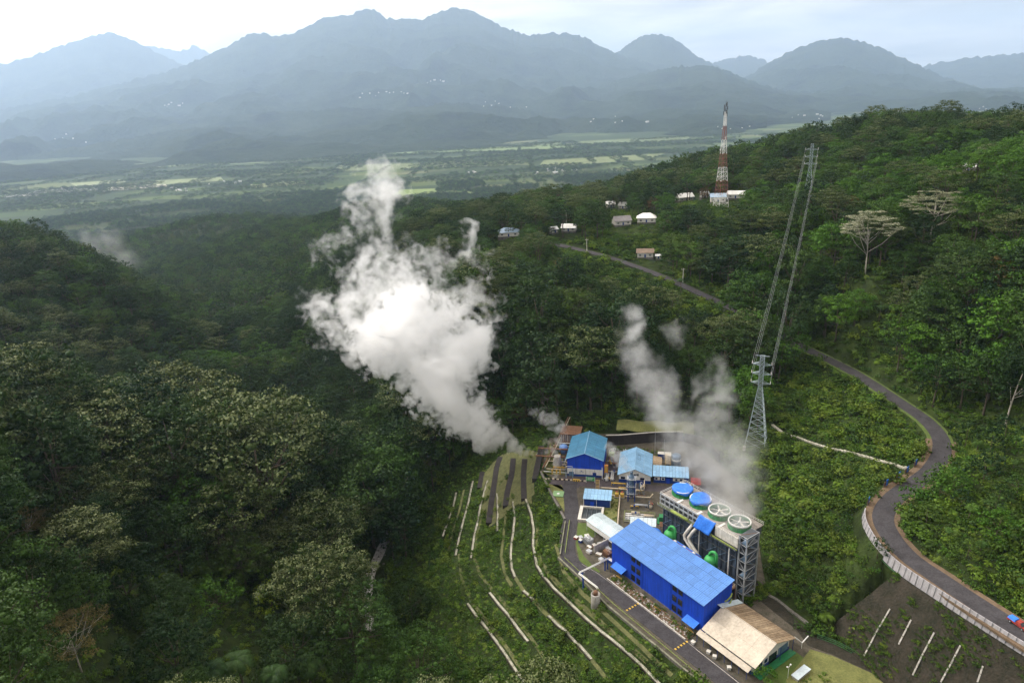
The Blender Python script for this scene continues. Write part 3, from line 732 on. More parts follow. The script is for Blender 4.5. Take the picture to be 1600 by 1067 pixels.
def scatter(name, label, pos, rotz, scale, index, coll, tilt=None):
    """ONE stuff object whose points carry copies of the collection's meshes (geometry nodes)"""
    me = bpy.data.meshes.new(name); me.vertices.add(len(pos)); me.vertices.foreach_set('co', np.asarray(pos, np.float32).ravel())
    rot = np.zeros((len(pos), 3), np.float32); rot[:, 2] = rotz
    if tilt is not None: rot[:, :2] = tilt
    a = me.attributes.new('rot', 'FLOAT_VECTOR', 'POINT'); a.data.foreach_set('vector', rot.ravel())
    a = me.attributes.new('siz', 'FLOAT_VECTOR', 'POINT'); a.data.foreach_set('vector', np.asarray(scale, np.float32).ravel())
    a = me.attributes.new('pick', 'INT', 'POINT'); a.data.foreach_set('value', np.asarray(index, np.int32))
    me.update(); o = link(name, me)
    ng = bpy.data.node_groups.new(name, 'GeometryNodeTree')
    ng.interface.new_socket('Geometry', in_out='INPUT', socket_type='NodeSocketGeometry'); ng.interface.new_socket('Geometry', in_out='OUTPUT', socket_type='NodeSocketGeometry')
    gi = N(ng, 'NodeGroupInput'); go = N(ng, 'NodeGroupOutput'); ip = N(ng, 'GeometryNodeInstanceOnPoints')
    ci = N(ng, 'GeometryNodeCollectionInfo'); ci.inputs['Collection'].default_value = coll; ci.inputs['Separate Children'].default_value = True; ci.inputs['Reset Children'].default_value = True
    ar = N(ng, 'GeometryNodeInputNamedAttribute', data_type='FLOAT_VECTOR'); ar.inputs['Name'].default_value = 'rot'
    as_ = N(ng, 'GeometryNodeInputNamedAttribute', data_type='FLOAT_VECTOR'); as_.inputs['Name'].default_value = 'siz'
    ai = N(ng, 'GeometryNodeInputNamedAttribute', data_type='INT'); ai.inputs['Name'].default_value = 'pick'
    er = N(ng, 'FunctionNodeEulerToRotation'); ng.links.new(ar.outputs['Attribute'], er.inputs[0])
    ng.links.new(gi.outputs[0], ip.inputs['Points']); ng.links.new(ci.outputs[0], ip.inputs['Instance']); ip.inputs['Pick Instance'].default_value = True
    ng.links.new(ai.outputs['Attribute'], ip.inputs['Instance Index']); ng.links.new(er.outputs[0], ip.inputs['Rotation']); ng.links.new(as_.outputs['Attribute'], ip.inputs['Scale'])
    ng.links.new(ip.outputs[0], go.inputs[0])
    md = o.modifiers.new('copies', 'NODES'); md.node_group = ng
    return tag(o, label, kind='stuff')


# ------------------------------------------------------------ where what grows (regions outlined as seen, then tested on the ground)
TERRACE = [(640,880),(655,800),(690,755),(735,712),(790,682),(850,676),(872,760),(905,880),(1110,1075),(735,1090),(690,1000),(640,940)]
SHRUB_R = [(1188,700),(1205,610),(1285,565),(1395,630),(1440,665),(1455,700),(1435,730),(1365,785),(1352,830),(1395,890),(1335,1000),(1262,985),(1200,930),(1180,800),(1110,715),(1095,690),(1150,672)]
BUSH_RR = [(1480,735),(1400,800),(1410,850),(1480,905),(1610,985),(1700,1000),(1700,680),(1560,690),(1490,700)]
SLOPE = [(1325,1000),(1395,885),(1450,915),(1700,1080),(1700,1200),(1400,1100)]
RIVER_PX = [(560,905),(575,850),(590,805),(622,805),(615,850),(605,905)]
BACK = [(870,690),(880,655),(985,640),(1010,640),(1110,668),(1110,700)]
KEEP = [   # outlines that stay open in the picture, with the distance of what shows there
 (BACK, 312), (RIVER_PX, 270),
 ([(838,362),(870,382),(960,412),(1030,436),(1112,474),(1125,462),(1040,415),(960,392),(880,372)], 450),
 ([(1245,533),(1330,590),(1400,640),(1432,668),(1448,700),(1425,735),(1360,780),(1350,840),(1440,930),(1700,1120),(1700,1010),(1480,893),(1410,838),(1412,806),(1498,725),(1498,690),(1440,630),(1360,572),(1270,525)], 300),
 ([(775,360),(813,360),(813,374),(775,374)], None), ([(992,388),(1033,388),(1033,410),(992,410)], None), ([(996,336),(1024,336),(1024,352),(996,352)], None), ([(963,343),(985,343),(985,356),(963,356)], None),
 ([(876,354),(898,354),(898,366),(876,366)], None), ([(1110,300),(1162,300),(1162,320),(1110,320)], None), ([(948,316),(980,316),(980,328),(948,328)], None), ([(1060,303),(1086,303),(1086,317),(1060,317)], None), ([(1505,262),(1520,262),(1520,274),(1505,274)], None),
 ([(912,380),(922,380),(922,398),(912,398)], None),
 ([(1325,320),(1400,320),(1400,440),(1325,440)], 378), ([(1160,555),(1215,555),(1205,705),(1160,705)], 286), ([(1545,630),(1570,630),(1570,695),(1545,695)], 262),
 ([(1205,650),(1240,660),(1420,725),(1420,740),(1200,680)], 270), (SHRUB_R, 250), (TERRACE, 230), (BUSH_RR, 220), (SLOPE, 185),
 ([(1192,555),(1216,555),(1236,440),(1214,440)], 330), ([(1216,440),(1236,440),(1272,240),(1254,240)], 385),
 ([(860,640),(1200,640),(1250,1100),(1000,1100),(850,900)], 240),
]


def grid(spacing, d0, d1, az0, az1, seed):
    g = np.random.default_rng(seed); xm = d1 * 1.0
    xs = np.arange(d1 * math.sin(R(az0)), d1 * math.sin(R(az1)), spacing); ys = np.arange(max(20, d0 * 0.6), d1, spacing)
    X, Y = np.meshgrid(xs, ys); X = X + g.uniform(-0.45, 0.45, X.shape) * spacing; Y = Y + g.uniform(-0.45, 0.45, Y.shape) * spacing
    X = X.ravel(); Y = Y.ravel(); d = np.hypot(X, Y); a = np.degrees(np.arctan2(X, Y)); m = (d >= d0) & (d < d1) & (a > az0) & (a < az1)
    return X[m], Y[m]


def on_ground(X, Y): return hz(X, Y)
def in_any(polys, px, py):
    r = np.zeros(len(px), bool)
    for p in polys: r |= inside(p, px, py)
    return r


def hidden(x, y, z, n=26):
    """ground between the camera and the point"""
    t = np.linspace(0.15, 0.97, n); r = np.zeros(len(x), bool)
    for k in t:
        r |= hz(x * k, y * k) > (CAM_H + (z - CAM_H) * k) + 1.0
    return r

def place_crown(px, py, hc, dmin=60, dmax=1500):
    """ground point whose tree, hc tall to the crown's middle, shows at the picture point"""
    d = ray(px, py); hh = math.hypot(d[0], d[1]); tt = np.arange(dmin, dmax, 1.0) / hh
    z = CAM_H + d[2] * tt; g_ = hz(d[0] * tt, d[1] * tt) + hc; k = int(np.argmax(z <= g_)); return np.array([d[0] * tt[k], d[1] * tt[k], g_[k] - hc])
SPECIAL_KIND = {
 'pale': make_tree(301, 34, 13, 95, 2.3, LM['pale'], tip=0.9, squash=0.25, layers=2.2, base=0.66, bark=BARK_PALE, limbs=16, r0=0.42, dens=8, size=0.45, under=0.1),
 'pale2': make_tree(302, 30, 14, 80, 2.6, LM['pale'], tip=0.25, squash=0.25, layers=2.6, base=0.62, bark=BARK_PALE, limbs=8, dens=8, size=0.45, under=0.1),
 'lime': make_tree(303, 11, 4.6, 20, 1.8, LM['lime'], size=0.40, dens=14, base=0.35, squash=0.7),
 'bare': make_tree(304, 17, 8.0, 52, 1.7, LM['yellowish'], size=0.36, dens=13.0, base=0.5, bark=BARK_PALE, limbs=22, r0=0.20, squash=0.45, core=False),
 'tall': make_tree(305, 33, 9.0, 46, 2.7, LM['dark'], base=0.55, bark=BARK_PALE, r0=0.4, dens=7, size=0.5, limbs=5),
 'big': make_tree(306, 27, 12, 60, 2.6, LM['mid'], dens=12, size=0.38, base=0.35, squash=0.8),
 'bright': make_tree(307, 10, 5.0, 22, 1.7, LM['bright'], size=0.40, dens=12, base=0.3),
 'round': make_tree(308, 20, 8.5, 44, 2.3, LM['dark'], dens=14, size=0.40, base=0.3, squash=0.9),
 'palm': palm_meshes(309, 9, 4.4, 22, LM['palm'])[:4],
}
_sp = [('umbrella_tree', 'tall pale flat topped tree with white forked trunk on the right hillside', 'tree', 'pale', 1362, 345, 29.0, 16, 1.0, None),
 ('umbrella_tree', 'wide flat topped olive tree up right of the white trunked one', 'tree', 'pale2', 1462, 315, 24.0, 22, 1.0, None),
 ('lime_tree', 'small round lime green tree in the dark forest at the lower left', 'tree', 'lime', 421, 926, 8.0, 17, 1.25, None),
 ('bare_tree', 'thin yellowish tree with pale bare limbs at the bottom left', 'tree', 'bare', 108, 990, 12.0, 40, 1.0, None),
 ('bare_tree', 'leafless looking pale limbed tree by the left border', 'tree', 'bare', 34, 806, 13.0, 26, 0.9, None),
 ('broadleaf_tree', 'tall dark tree with a long pale bare trunk above the road bend', 'tree', 'tall', 1588, 585, 23.0, 40, 1.0, None),
 ('broadleaf_tree', 'biggest feathery green tree in front of the stream', 'tree', 'big', 545, 962, 19.0, 40, 1.4, None),
 ('broadleaf_tree', 'round dark domed tree left of the lime green one', 'tree', 'round', 268, 830, 14.0, 44, 1.35, None),
 ('broadleaf_tree', 'bushy bright green tree at the workshop corner', 'tree', 'bright', 1196, 1058, 4.5, 10, 0.62, None),
 ('broadleaf_tree', 'bright yellow green tree inside the road bend', 'tree', 'bright', 1492, 748, 6.0, 22, 1.15, None),
 ('broadleaf_tree', 'bright green bushy tree right of the road bend', 'tree', 'bright', 1560, 820, 6.0, 20, 1.0, None),
 ('broadleaf_tree', 'bright leafy tree just left of the lime green round one', 'tree', 'bright', 335, 925, 7.0, 30, 1.5, None),
 ('palm_tree', 'grey green palm at the bottom edge right of the bare tree', 'palm', 'palm', 372, 1046, 7.0, 8, 1.5, 'palms along the bottom edge'),
 ('palm_tree', 'grey green palm in the middle of the bottom edge', 'palm', 'palm', 482, 1048, 7.0, 8, 1.5, 'palms along the bottom edge'),
 ('palm_tree', 'palm lowest on the bottom edge below the biggest tree', 'palm', 'palm', 428, 1066, 7.0, 8, 1.4, 'palms along the bottom edge'),
 ('palm_tree', 'palm at the bottom edge nearest the bare yellowish tree', 'palm', 'palm', 330, 1062, 7.0, 8, 1.4, 'palms along the bottom edge'),
 ('broadleaf_tree', 'large dark round tree low at the bottom, right of the bare yellowish one', 'tree', 'round', 265, 1005, 14.0, 10, 1.2, None),
 ('broadleaf_tree', 'large dark round tree between the lime green tree and the bottom palms', 'tree', 'round', 455, 1000, 14.0, 10, 1.25, None),
 ('broadleaf_tree', 'large feathery green tree in the bottom edge beside the bench slope', 'tree', 'big', 650, 1040, 17.0, 10, 1.1, None),
 ('broadleaf_tree', 'large dark round tree at the left border above the bare yellowish one', 'tree', 'round', 45, 905, 14.0, 10, 1.35, None),
 ('broadleaf_tree', 'large feathery green tree in the bottom left corner', 'tree', 'big', -5, 1060, 17.0, 10, 0.9, None),
 ('broadleaf_tree', 'large feathery tree just above left of the lime green one', 'tree', 'big', 375, 872, 17.0, 10, 0.95, None),
 ('broadleaf_tree', 'large dark round tree above right of the bare yellowish one', 'tree', 'round', 190, 900, 14.0, 10, 1.1, None),
 ('broadleaf_tree', 'large dark round tree beside the bench slope under the stream', 'tree', 'round', 640, 930, 14.0, 8, 1.0, None),
 ('palm_tree', 'palm with spread fronds behind the steam jet', 'palm', 'palm', 1048, 520, 11.0, 12, 1.2, None),
]
SPECIAL = []
for nm, lab, cat, kd, px_, py_, hc, rp, sc, grp in _sp:
    pos = place_crown(px_, py_, hc * sc); SPECIAL.append((nm, lab, cat, kd, px_, py_, pos, sc, grp)); dd = math.hypot(pos[0], pos[1])
    KEEP.append(([(px_ + rp * math.cos(a), py_ + rp * 0.9 * math.sin(a)) for a in np.linspace(0, 6.28, 13)[:-1]], dd + 3))
CLEAR = []
for k, (pl, dd) in enumerate(KEEP):
    if dd is None: q = place_crown(sum(a[0] for a in pl) / len(pl), max(a[1] for a in pl) - 4, 0.0); KEEP[k] = (pl, math.hypot(q[0], q[1])); CLEAR.append((q[0], q[1] + 4))
SP_XY = np.array([q[6][:2] for q in SPECIAL])


tx, ty = [], []
for sp, d0, d1 in ((8.6, 55, 340), (9.0, 340, 720), (10.5, 720, 1600), (13.5, 1600, 3700)):
    a, b = grid(sp, d0, d1, -46, 46, int(d0) + 5); tx.append(a); ty.append(b)
tx = np.concatenate(tx); ty = np.concatenate(ty); td = np.hypot(tx, ty)
tz = on_ground(tx, ty)
g3 = np.random.default_rng(99)
ts_ = 1.13 * np.clip(np.exp(g3.normal(-0.04, 0.26, len(tx))), 0.55, 1.75) * (0.9 + 0.35 * fbm(tx / 60, ty / 60, 3))
bpx, bpy_ = proj(tx, ty, tz)
ts_ = ts_ * (1 - 0.30 * sstep(330, 470, td)); ts_ = np.where(td > 430, np.minimum(ts_, 1.0), ts_); spur_ = (bpx < 700) & (bpy_ > 560) & (td < 340); ts_ = np.where(spur_, ts_ * 1.18, ts_); ts_ = np.where(td < 240, np.minimum(ts_, 1.5), ts_)
keep = np.ones(len(tx), bool)
keep &= ~in_any([TERRACE, SHRUB_R, BUSH_RR, SLOPE, BACK], bpx, bpy_) | (td > 420)
yd = dist_poly(YARD, tx, ty, closed=True); keep &= ~(inside(YARD, tx, ty) | (yd < 9))
keep &= ~(spur_ & (g3.random(len(tx)) < 0.22))
keep &= dist_poly(ROAD_XY, tx, ty) > 7.5
keep &= td > 116
for q in CLEAR: keep &= np.hypot(tx - q[0], ty - q[1]) > 15
for q in SP_XY: keep &= np.hypot(tx - q[0], ty - q[1]) > 7.5
# clearings among the far woods towards the plain
keep &= ~((td > 2700) & (fbm(tx / 230 + 3, ty / 230, 4) > 0.60))
small = np.zeros(len(tx), bool)
cxp, cyp = proj(tx, ty, tz + 17 * ts_); fdep = np.maximum(ty * cP - (tz + 14 * ts_ - CAM_H) * sP, 1.0); crx = F_PX * 8.0 * ts_ / fdep; cry = F_PX * 9.5 * ts_ / fdep
for pl, dist in KEEP:
    nearer = td < dist + 4
    pts_ = list(pl) + [((pl[i][0] + pl[i - 1][0]) / 2, (pl[i][1] + pl[i - 1][1]) / 2) for i in range(len(pl))] + [(sum(q[0] for q in pl) / len(pl), sum(q[1] for q in pl) / len(pl))]
    hit = inside(pl, cxp, cyp) | inside(pl, *proj(tx, ty, tz + 22 * ts_))
    for q in pts_: hit |= ((cxp - q[0]) / crx) ** 2 + ((cyp - q[1]) / cry) ** 2 < 0.80
    keep &= ~(hit & nearer)
sel = np.where(keep)[0]
tx, ty, tz, td, ts_, bpx, bpy_ = [q[sel] for q in (tx, ty, tz, td, ts_, bpx, bpy_)]
u_ = g3.random(len(tx)); clus = fbm(tx / 38 + 7, ty / 38, 3)
def region(px, py, d):
    if d > 720: return 'far'
    if px < 660 and py > 610 and d < 330: return 'spur'
    if px < 300 and d < 720: return 'lefthill'
    if px > 1180 and py < 330 and d > 520: return 'ridge'
    if px > 1120: return 'right'
    if py < 470 and px > 820: return 'hamlet'
    if px > 620: return 'middle'
    return 'gorge'
MIXES = {
 'spur': [('flower', 0.34), ('dark', 0.34), ('mid', 0.18), ('layered', 0.05), ('bright', 0.05), ('palm', 0.04)],
 'lefthill': [('flower', 0.30), ('dark', 0.30), ('mid', 0.30), ('layered', 0.08), ('palm', 0.02)],
 'gorge': [('dark', 0.60), ('mid', 0.24), ('palm', 0.04), ('bright', 0.06), ('flower', 0.06)],
 'middle': [('dark', 0.46), ('mid', 0.28), ('flower', 0.12), ('palm', 0.06), ('layered', 0.05), ('rust', 0.03)],
 'hamlet': [('mid', 0.36), ('dark', 0.26), ('flower', 0.12), ('palm', 0.10), ('bright', 0.10), ('rust', 0.06)],
 'right': [('mid', 0.30), ('dark', 0.30), ('bright', 0.18), ('flower', 0.06), ('palm', 0.08), ('layered', 0.05), ('rust', 0.03)],
 'ridge': [('mid', 0.42), ('dark', 0.30), ('flower', 0.10), ('bright', 0.16), ('rust', 0.02)],
}
tk, tv, treg = [], [], []
for i in range(len(tx)):
    rg = region(bpx[i], bpy_[i], td[i]); treg.append(rg)
    if rg == 'far': tk.append('far'); tv.append(int(u_[i] * 997) % len(FAR)); continue
    w = (u_[i] * 0.55 + float(clus[i]) * 1.25 - 0.40) % 1.0 if rg in ('spur', 'lefthill', 'gorge') else u_[i]
    if rg == 'right' and bpy_[i] < 330 and bpx[i] > 1330: w = (0.61 + 0.32 * u_[i]) if u_[i] < 0.55 else u_[i]
    acc = 0
    for k_, p_ in MIXES[rg]:
        acc += p_
        if w <= acc: break
    tk.append(k_); tv.append(int(u_[i] * 9973) % len(KINDS[k_]))
tk = np.array(tk); tv = np.array(tv); treg = np.array(treg)
tH = np.array([(FAR if k == 'far' else KINDS[k])[v][2] for k, v in zip(tk, tv)]); tR = np.array([(FAR if k == 'far' else KINDS[k])[v][3] for k, v in zip(tk, tv)])
trot = g3.uniform(0, 2 * math.pi, len(tx)); tzs = ts_ * g3.uniform(0.9, 1.12, len(tx))

# the trees that show largest: painted front to back as discs on a coarse picture
cand = np.where((td < 650))[0]; cand = cand[np.argsort(td[cand])]
hid = np.zeros(len(tx), bool); hid[cand] = hidden(tx[cand], ty[cand], tz[cand] + tH[cand] * ts_[cand] * 0.9)
buf = np.zeros((267, 400), bool); seen = np.zeros(len(tx), int)
for i in cand:
    if hid[i]: continue
    cx, cy_ = proj(tx[i], ty[i], tz[i] + tH[i] * tzs[i] * (1.0 if tk[i] in ('palm', 'fern') else 0.72)); rr = F_PX * tR[i] * ts_[i] / math.hypot(td[i], CAM_H - tz[i] - tH[i] * 0.7)
    cx = float(cx) / 4; cy_ = float(cy_) / 4; rr /= 4
    x0, x1 = int(max(0, cx - rr)), int(min(400, cx + rr + 1)); y0, y1 = int(max(0, cy_ - rr * 0.75)), int(min(267, cy_ + rr * 0.75 + 1))
    if x1 <= x0 or y1 <= y0: continue
    sub = buf[y0:y1, x0:x1]; seen[i] = int((~sub).sum()); sub[:] = True
N_TREES = 285
order = np.argsort(-seen); single = order[:N_TREES]; single = single[seen[single] > 0]
is_single = np.zeros(len(tx), bool); is_single[single] = True
TREE_NAME = {'dark': 'broadleaf_tree', 'mid': 'broadleaf_tree', 'flower': 'flowering_tree', 'bright': 'broadleaf_tree', 'layered': 'umbrella_tree', 'palm': 'palm_tree', 'fern': 'tree_fern', 'small': 'small_tree', 'rust': 'broadleaf_tree'}
TREE_LOOK = {'dark': 'dark green dense crowned tree', 'mid': 'mid green broadleaf tree', 'flower': 'tree with pale olive flowering top', 'bright': 'fresh bright green tree', 'layered': 'flat topped umbrella tree on pale limbs', 'palm': 'slender feathery palm', 'rust': 'rusty brown leaved tree'}
MARKS = [(1130, 300, 'the telecom tower'), (1362, 395, 'the white trunked umbrella tree'), (1462, 315, 'the wide olive umbrella tree'), (1193, 560, 'the near pylon top'), (1185, 690, 'the near pylon foot'), (1262, 235, 'the distant pylon'), (1472, 690, 'the bend of the winding road'), (1300, 565, 'the upper run of the winding road'), (1110, 462, 'the end of the hamlet road'), (960, 405, 'the hamlet road'), (1008, 400, 'the brown roofed roadside house'), (795, 368, 'the pale blue hipped roof'), (1010, 345, 'the white hamlet roof'), (585, 280, 'the tip of the great steam plume'), (500, 385, 'the outermost steam wisp'), (500, 490, 'the widest part of the great plume'), (775, 470, 'the hill side of the great plume'), (640, 610, 'the underside of the great plume'), (740, 690, 'the root of the steam jet'), (985, 500, 'the top of the grey plume'), (1110, 620, 'the middle of the grey plume'), (915, 660, 'the teal roofed hall'), (1010, 660, 'the dark rear wall'), (60, 355, 'the top of the rounded hill'), (200, 432, 'the shoulder of the rounded hill'), (120, 555, 'the foot of the rounded hill'), (290, 480, 'the mouth of the gorge'), (420, 560, 'the dark middle of the gorge'), (590, 850, 'the white stream'), (421, 926, 'the lime green tree'), (108, 985, 'the bare yellowish tree'), (34, 806, 'the pale limbed tree'), (268, 830, 'the round dark domed tree'), (548, 935, 'the biggest feathery tree'), (330, 690, 'the crest of the near spur'), (100, 640, 'the upper end of the near spur'), (690, 760, 'the forest edge of the bench slope'), (690, 980, 'the lowest concrete drain'), (1512, 268, 'the small white hillside building'), (1566, 660, 'the long bare trunk'), (1540, 820, 'the bushes inside the road'), (1400, 200, 'the crest of the wooded ridge'), (1590, 420, 'the hillside at the picture border'), (1240, 420, 'the power cables'), (850, 320, 'the dark ridge behind the hamlet'), (430, 480, 'the spur across the gorge'), (400, 1040, 'the palms along the bottom edge'), (1230, 900, 'the stair tower')]
def near_mark(qx, qy, self_name=None):
    k = min(range(len(MARKS)), key=lambda j: math.hypot(MARKS[j][0] - qx, (MARKS[j][1] - qy) * 1.15)); mx, my, nm = MARKS[k]; dx_, dy_ = qx - mx, qy - my; far_ = math.hypot(dx_, dy_)
    if abs(dx_) > 1.7 * abs(dy_): rel = 'left of' if dx_ < 0 else 'right of'
    elif abs(dy_) > 1.7 * abs(dx_): rel = 'above' if dy_ < 0 else 'below'
    else: rel = ('above left of' if dx_ < 0 else 'above right of') if dy_ < 0 else ('below left of' if dx_ < 0 else 'below right of')
    if far_ < 26: rel = 'close ' + rel
    elif far_ > 75: rel = 'well ' + rel
    return rel + ' ' + nm, nm
SHAPE = {'dark': ['dark green dense tree', 'spreading dark green tree', 'compact dark green tree'], 'mid': ['mid green broadleaf tree', 'wide mid green tree', 'low domed mid green tree'], 'flower': ['pale topped olive tree', 'broad pale topped tree', 'rounded pale topped tree'], 'bright': ['fresh bright green tree', 'wide bright green tree'], 'layered': ['flat layered tree', 'tall layered tree'], 'palm': ['feathery palm', 'tall feathery palm', 'short feathery palm'], 'rust': ['rusty brown leaved tree']}
for i in single:
    k_ = tk[i]; cm, tm, H_, R_ = KINDS[k_][tv[i]] if not (k_ in NEAR and td[i] < 240) else NEAR[k_][tv[i] % 2]
    qx, qy = proj(tx[i], ty[i], tz[i] + H_ * tzs[i] * 0.7); ww, nm = near_mark(float(qx), float(qy))
    szw = 'big ' if ts_[i] > 1.38 else ('small ' if ts_[i] < 0.98 else '')
    o = thing(TREE_NAME[k_], szw + SHAPE[k_][tv[i]] + ' ' + ww, 'palm' if k_ == 'palm' else 'tree', (tx[i], ty[i], tz[i]), trot[i], 'trees near ' + nm)
    o.scale = (ts_[i], ts_[i], tzs[i])
    link('crown', cm, o); link('trunk', tm, o)
rest = ~is_single
pk = np.array([PROTO_IX['near_' + k][v % 2] if (k in NEAR and d < 240) else PROTO_IX[k][v] for k, v, d in zip(tk[rest], tv[rest], td[rest])])
scatter('forest', 'continuous tropical forest covering the hills round the plant', np.stack([tx, ty, tz], -1)[rest], trot[rest], np.stack([ts_, ts_, tzs], -1)[rest], pk, PROTO, g3.normal(0, 0.05, (int(rest.sum()), 2)))

# ------------------------------------------------------------ undergrowth
ux, uy = grid(1.9, 120, 400, -18, 46, 31)
uz = on_ground(ux, uy); upx, upy = proj(ux, uy, uz); ud = np.hypot(ux, uy)
m = in_any([TERRACE, SHRUB_R, BUSH_RR], upx, upy) & (dist_poly(ROAD_XY, ux, uy) > 5.2) & ~inside(YARD, ux, uy) & (dist_poly(YARD, ux, uy, closed=True) > 1.2)
UNDER = (ux[m], uy[m], uz[m], upx[m], upy[m])
# ------------------------------------------------------------ finding the ground under a point of the view
bpy.context.view_layer.update()
_dg0 = bpy.context.evaluated_depsgraph_get()
_tt = np.concatenate([np.arange(50, 1200, 1.0), np.geomspace(1200, 9000, 700)])
def PG(px, py):
    """where the view ray meets bare ground (or a mountain flank far behind it)"""
    d = ray(px, py); hh = math.hypot(d[0], d[1]); t = _tt / hh; z = CAM_H + d[2] * t; b = z <= hz(d[0] * t, d[1] * t)
    if b.any() and _tt[int(np.argmax(b))] < 6200:
        k = int(np.argmax(b)); lo_, hi_ = t[max(k - 1, 0)], t[k]
        for _ in range(18):
            m_ = (lo_ + hi_) / 2; q = d * m_
            if CAM_H + q[2] <= float(hz(q[0:1], q[1:2])[0]): hi_ = m_
            else: lo_ = m_
        return np.array([d[0] * hi_, d[1] * hi_, CAM_H + d[2] * hi_])
    o_ = Vector((0, 0, CAM_H)) + Vector(d) * (5600 / hh)
    ok, loc, *_ = SC.ray_cast(_dg0, o_, Vector(d).normalized(), distance=60000)
    return np.array(loc) if ok else P(px, py, -240)


def Pz(px, py, z): return P(px, py, z)
def resample(pts, step):
    pts = [np.array(p[:2], float) for p in pts]; out = [pts[0]]; acc = 0
    for a, b in zip(pts[:-1], pts[1:]):
        L = np.linalg.norm(b - a); t = step - acc
        while t <= L: out.append(a + (b - a) * t / L); t += step
        acc = L - (t - step)
    if np.linalg.norm(out[-1] - pts[-1]) > 0.2: out.append(pts[-1])
    return out
def side_normals(p):
    out = []
    for i in range(len(p)):
        d = p[min(i + 1, len(p) - 1)][:2] - p[max(i - 1, 0)][:2]; d = d / (np.linalg.norm(d) + 1e-9); out.append(np.array([-d[1], d[0]]))
    return out
def ribbon(mb, pts, w0, w1, zt, th):
    """slab that follows pts (x, y) from offset w0 to w1 across; zt(i) gives the top"""
    n = side_normals(pts); vs = []; fs = []
    for i, p in enumerate(pts):
        a = p[:2] + n[i] * w0; b = p[:2] + n[i] * w1; z0, z1 = zt(i, a), zt(i, b)
        vs += [(a[0], a[1], z0), (b[0], b[1], z1), (a[0], a[1], z0 - th), (b[0], b[1], z1 - th)]
    for i in range(len(pts) - 1):
        k = 4 * i; m_ = k + 4
        fs += [(k, m_, m_ + 1, k + 1), (k + 2, k + 3, m_ + 3, m_ + 2), (k, k + 2, m_ + 2, m_), (k + 1, m_ + 1, m_ + 3, k + 3)]
    fs += [(0, 1, 3, 2), (4 * len(pts) - 4, 4 * len(pts) - 2, 4 * len(pts) - 1, 4 * len(pts) - 3)]
    mb.add(vs, fs); return mb
def sheet(name, poly, z, m, kind='structure', label=None, th=0.0):
    """flat ground patch, triangulated"""
    bm = bmesh.new(); vs = [bm.verts.new((p[0], p[1], z)) for p in poly]; f = bm.faces.new(vs); f.normal_update()
    if f.normal.z < 0: f.normal_flip()
    bmesh.ops.triangulate(bm, faces=[f]); me = bpy.data.meshes.new(name); bm.to_mesh(me); bm.free(); me.materials.append(m)
    return tag(link(name, me), label, kind=kind)


M = {}
M['asphalt'] = mat('asphalt', (0.050, 0.047, 0.051), 0.9, var=0.25, scale=0.30, col2=(0.024, 0.022, 0.024), bump=0.15)
M['asphalt_wet'] = mat('asphalt_yard', (0.060, 0.050, 0.054), 0.65, var=0.3, scale=0.3, col2=(0.030, 0.025, 0.028))
M['yard'] = mat('yard_gravel', (0.090, 0.076, 0.060), 0.95, var=0.3, scale=0.5, col2=(0.028, 0.030, 0.016), bump=0.4)
M['lawn'] = mat('lawn', (0.085, 0.125, 0.026), 0.95, var=0.2, scale=0.35, col2=(0.055, 0.080, 0.020), bump=0.6, bscale=3)
M['lawn_dry'] = mat('lawn_dry', (0.15, 0.155, 0.050), 0.95, var=0.2, scale=0.3, col2=(0.085, 0.095, 0.030), bump=0.6, bscale=3)
M['earth'] = mat('earth', (0.145, 0.100, 0.066), 0.95, var=0.25, scale=0.5, col2=(0.085, 0.062, 0.035), bump=0.4)
M['slope'] = mat('bare_slope', (0.033, 0.027, 0.020), 0.97, var=0.3, scale=0.22, col2=(0.010, 0.013, 0.006), bump=1.0, bscale=1.6)
M['concrete'] = mat('concrete', (0.42, 0.40, 0.37), 0.9, var=0.2, scale=0.6, col2=(0.20, 0.19, 0.165), bump=0.2, streak=0.3)
M['concrete_dark'] = mat('concrete_dark', (0.16, 0.15, 0.135), 0.9, var=0.25, scale=0.5, col2=(0.065, 0.062, 0.052), bump=0.3, streak=0.5)
M['concrete_white'] = mat('concrete_white', (0.62, 0.60, 0.55), 0.85, var=0.15, scale=0.7, col2=(0.34, 0.32, 0.28), streak=0.4)
M['drain'] = mat('drain_concrete', (0.42, 0.40, 0.34), 0.9, var=0.25, scale=0.35, col2=(0.10, 0.105, 0.055), bump=0.2)
M['black_wall'] = mat('black_sheet', (0.030, 0.026, 0.026), 0.75, var=0.25, scale=0.4, bump=0.3)
M['white'] = mat('white_paint', (0.74, 0.74, 0.72), 0.6, var=0.08, scale=0.8, col2=(0.52, 0.51, 0.48), streak=0.3)
M['offwhite'] = mat('dirty_white', (0.60, 0.58, 0.54), 0.7, var=0.1, scale=0.9, col2=(0.36, 0.34, 0.30))
M['blue_roof'] = mat('blue_roof_sheet', (0.095, 0.235, 0.560), 0.5, var=0.12, scale=0.22, spec=0.4, col2=(0.080, 0.185, 0.420), objvar=0.09, streak=0.35)
M['blue_wall'] = mat('blue_wall_sheet', (0.011, 0.068, 0.56), 0.55, var=0.12, scale=0.25, col2=(0.010, 0.048, 0.36), streak=0.5)
M['navy'] = mat('navy_paint', (0.012, 0.045, 0.22), 0.5, var=0.12, scale=0.5)
M['teal_roof'] = mat('teal_roof_sheet', (0.085, 0.27, 0.44), 0.45, var=0.1, scale=0.16, spec=0.5, col2=(0.065, 0.20, 0.32), objvar=0.08)
M['light_roof'] = mat('light_blue_roof', (0.27, 0.47, 0.66), 0.45, var=0.1, scale=0.16, spec=0.5, col2=(0.20, 0.37, 0.56), objvar=0.08)
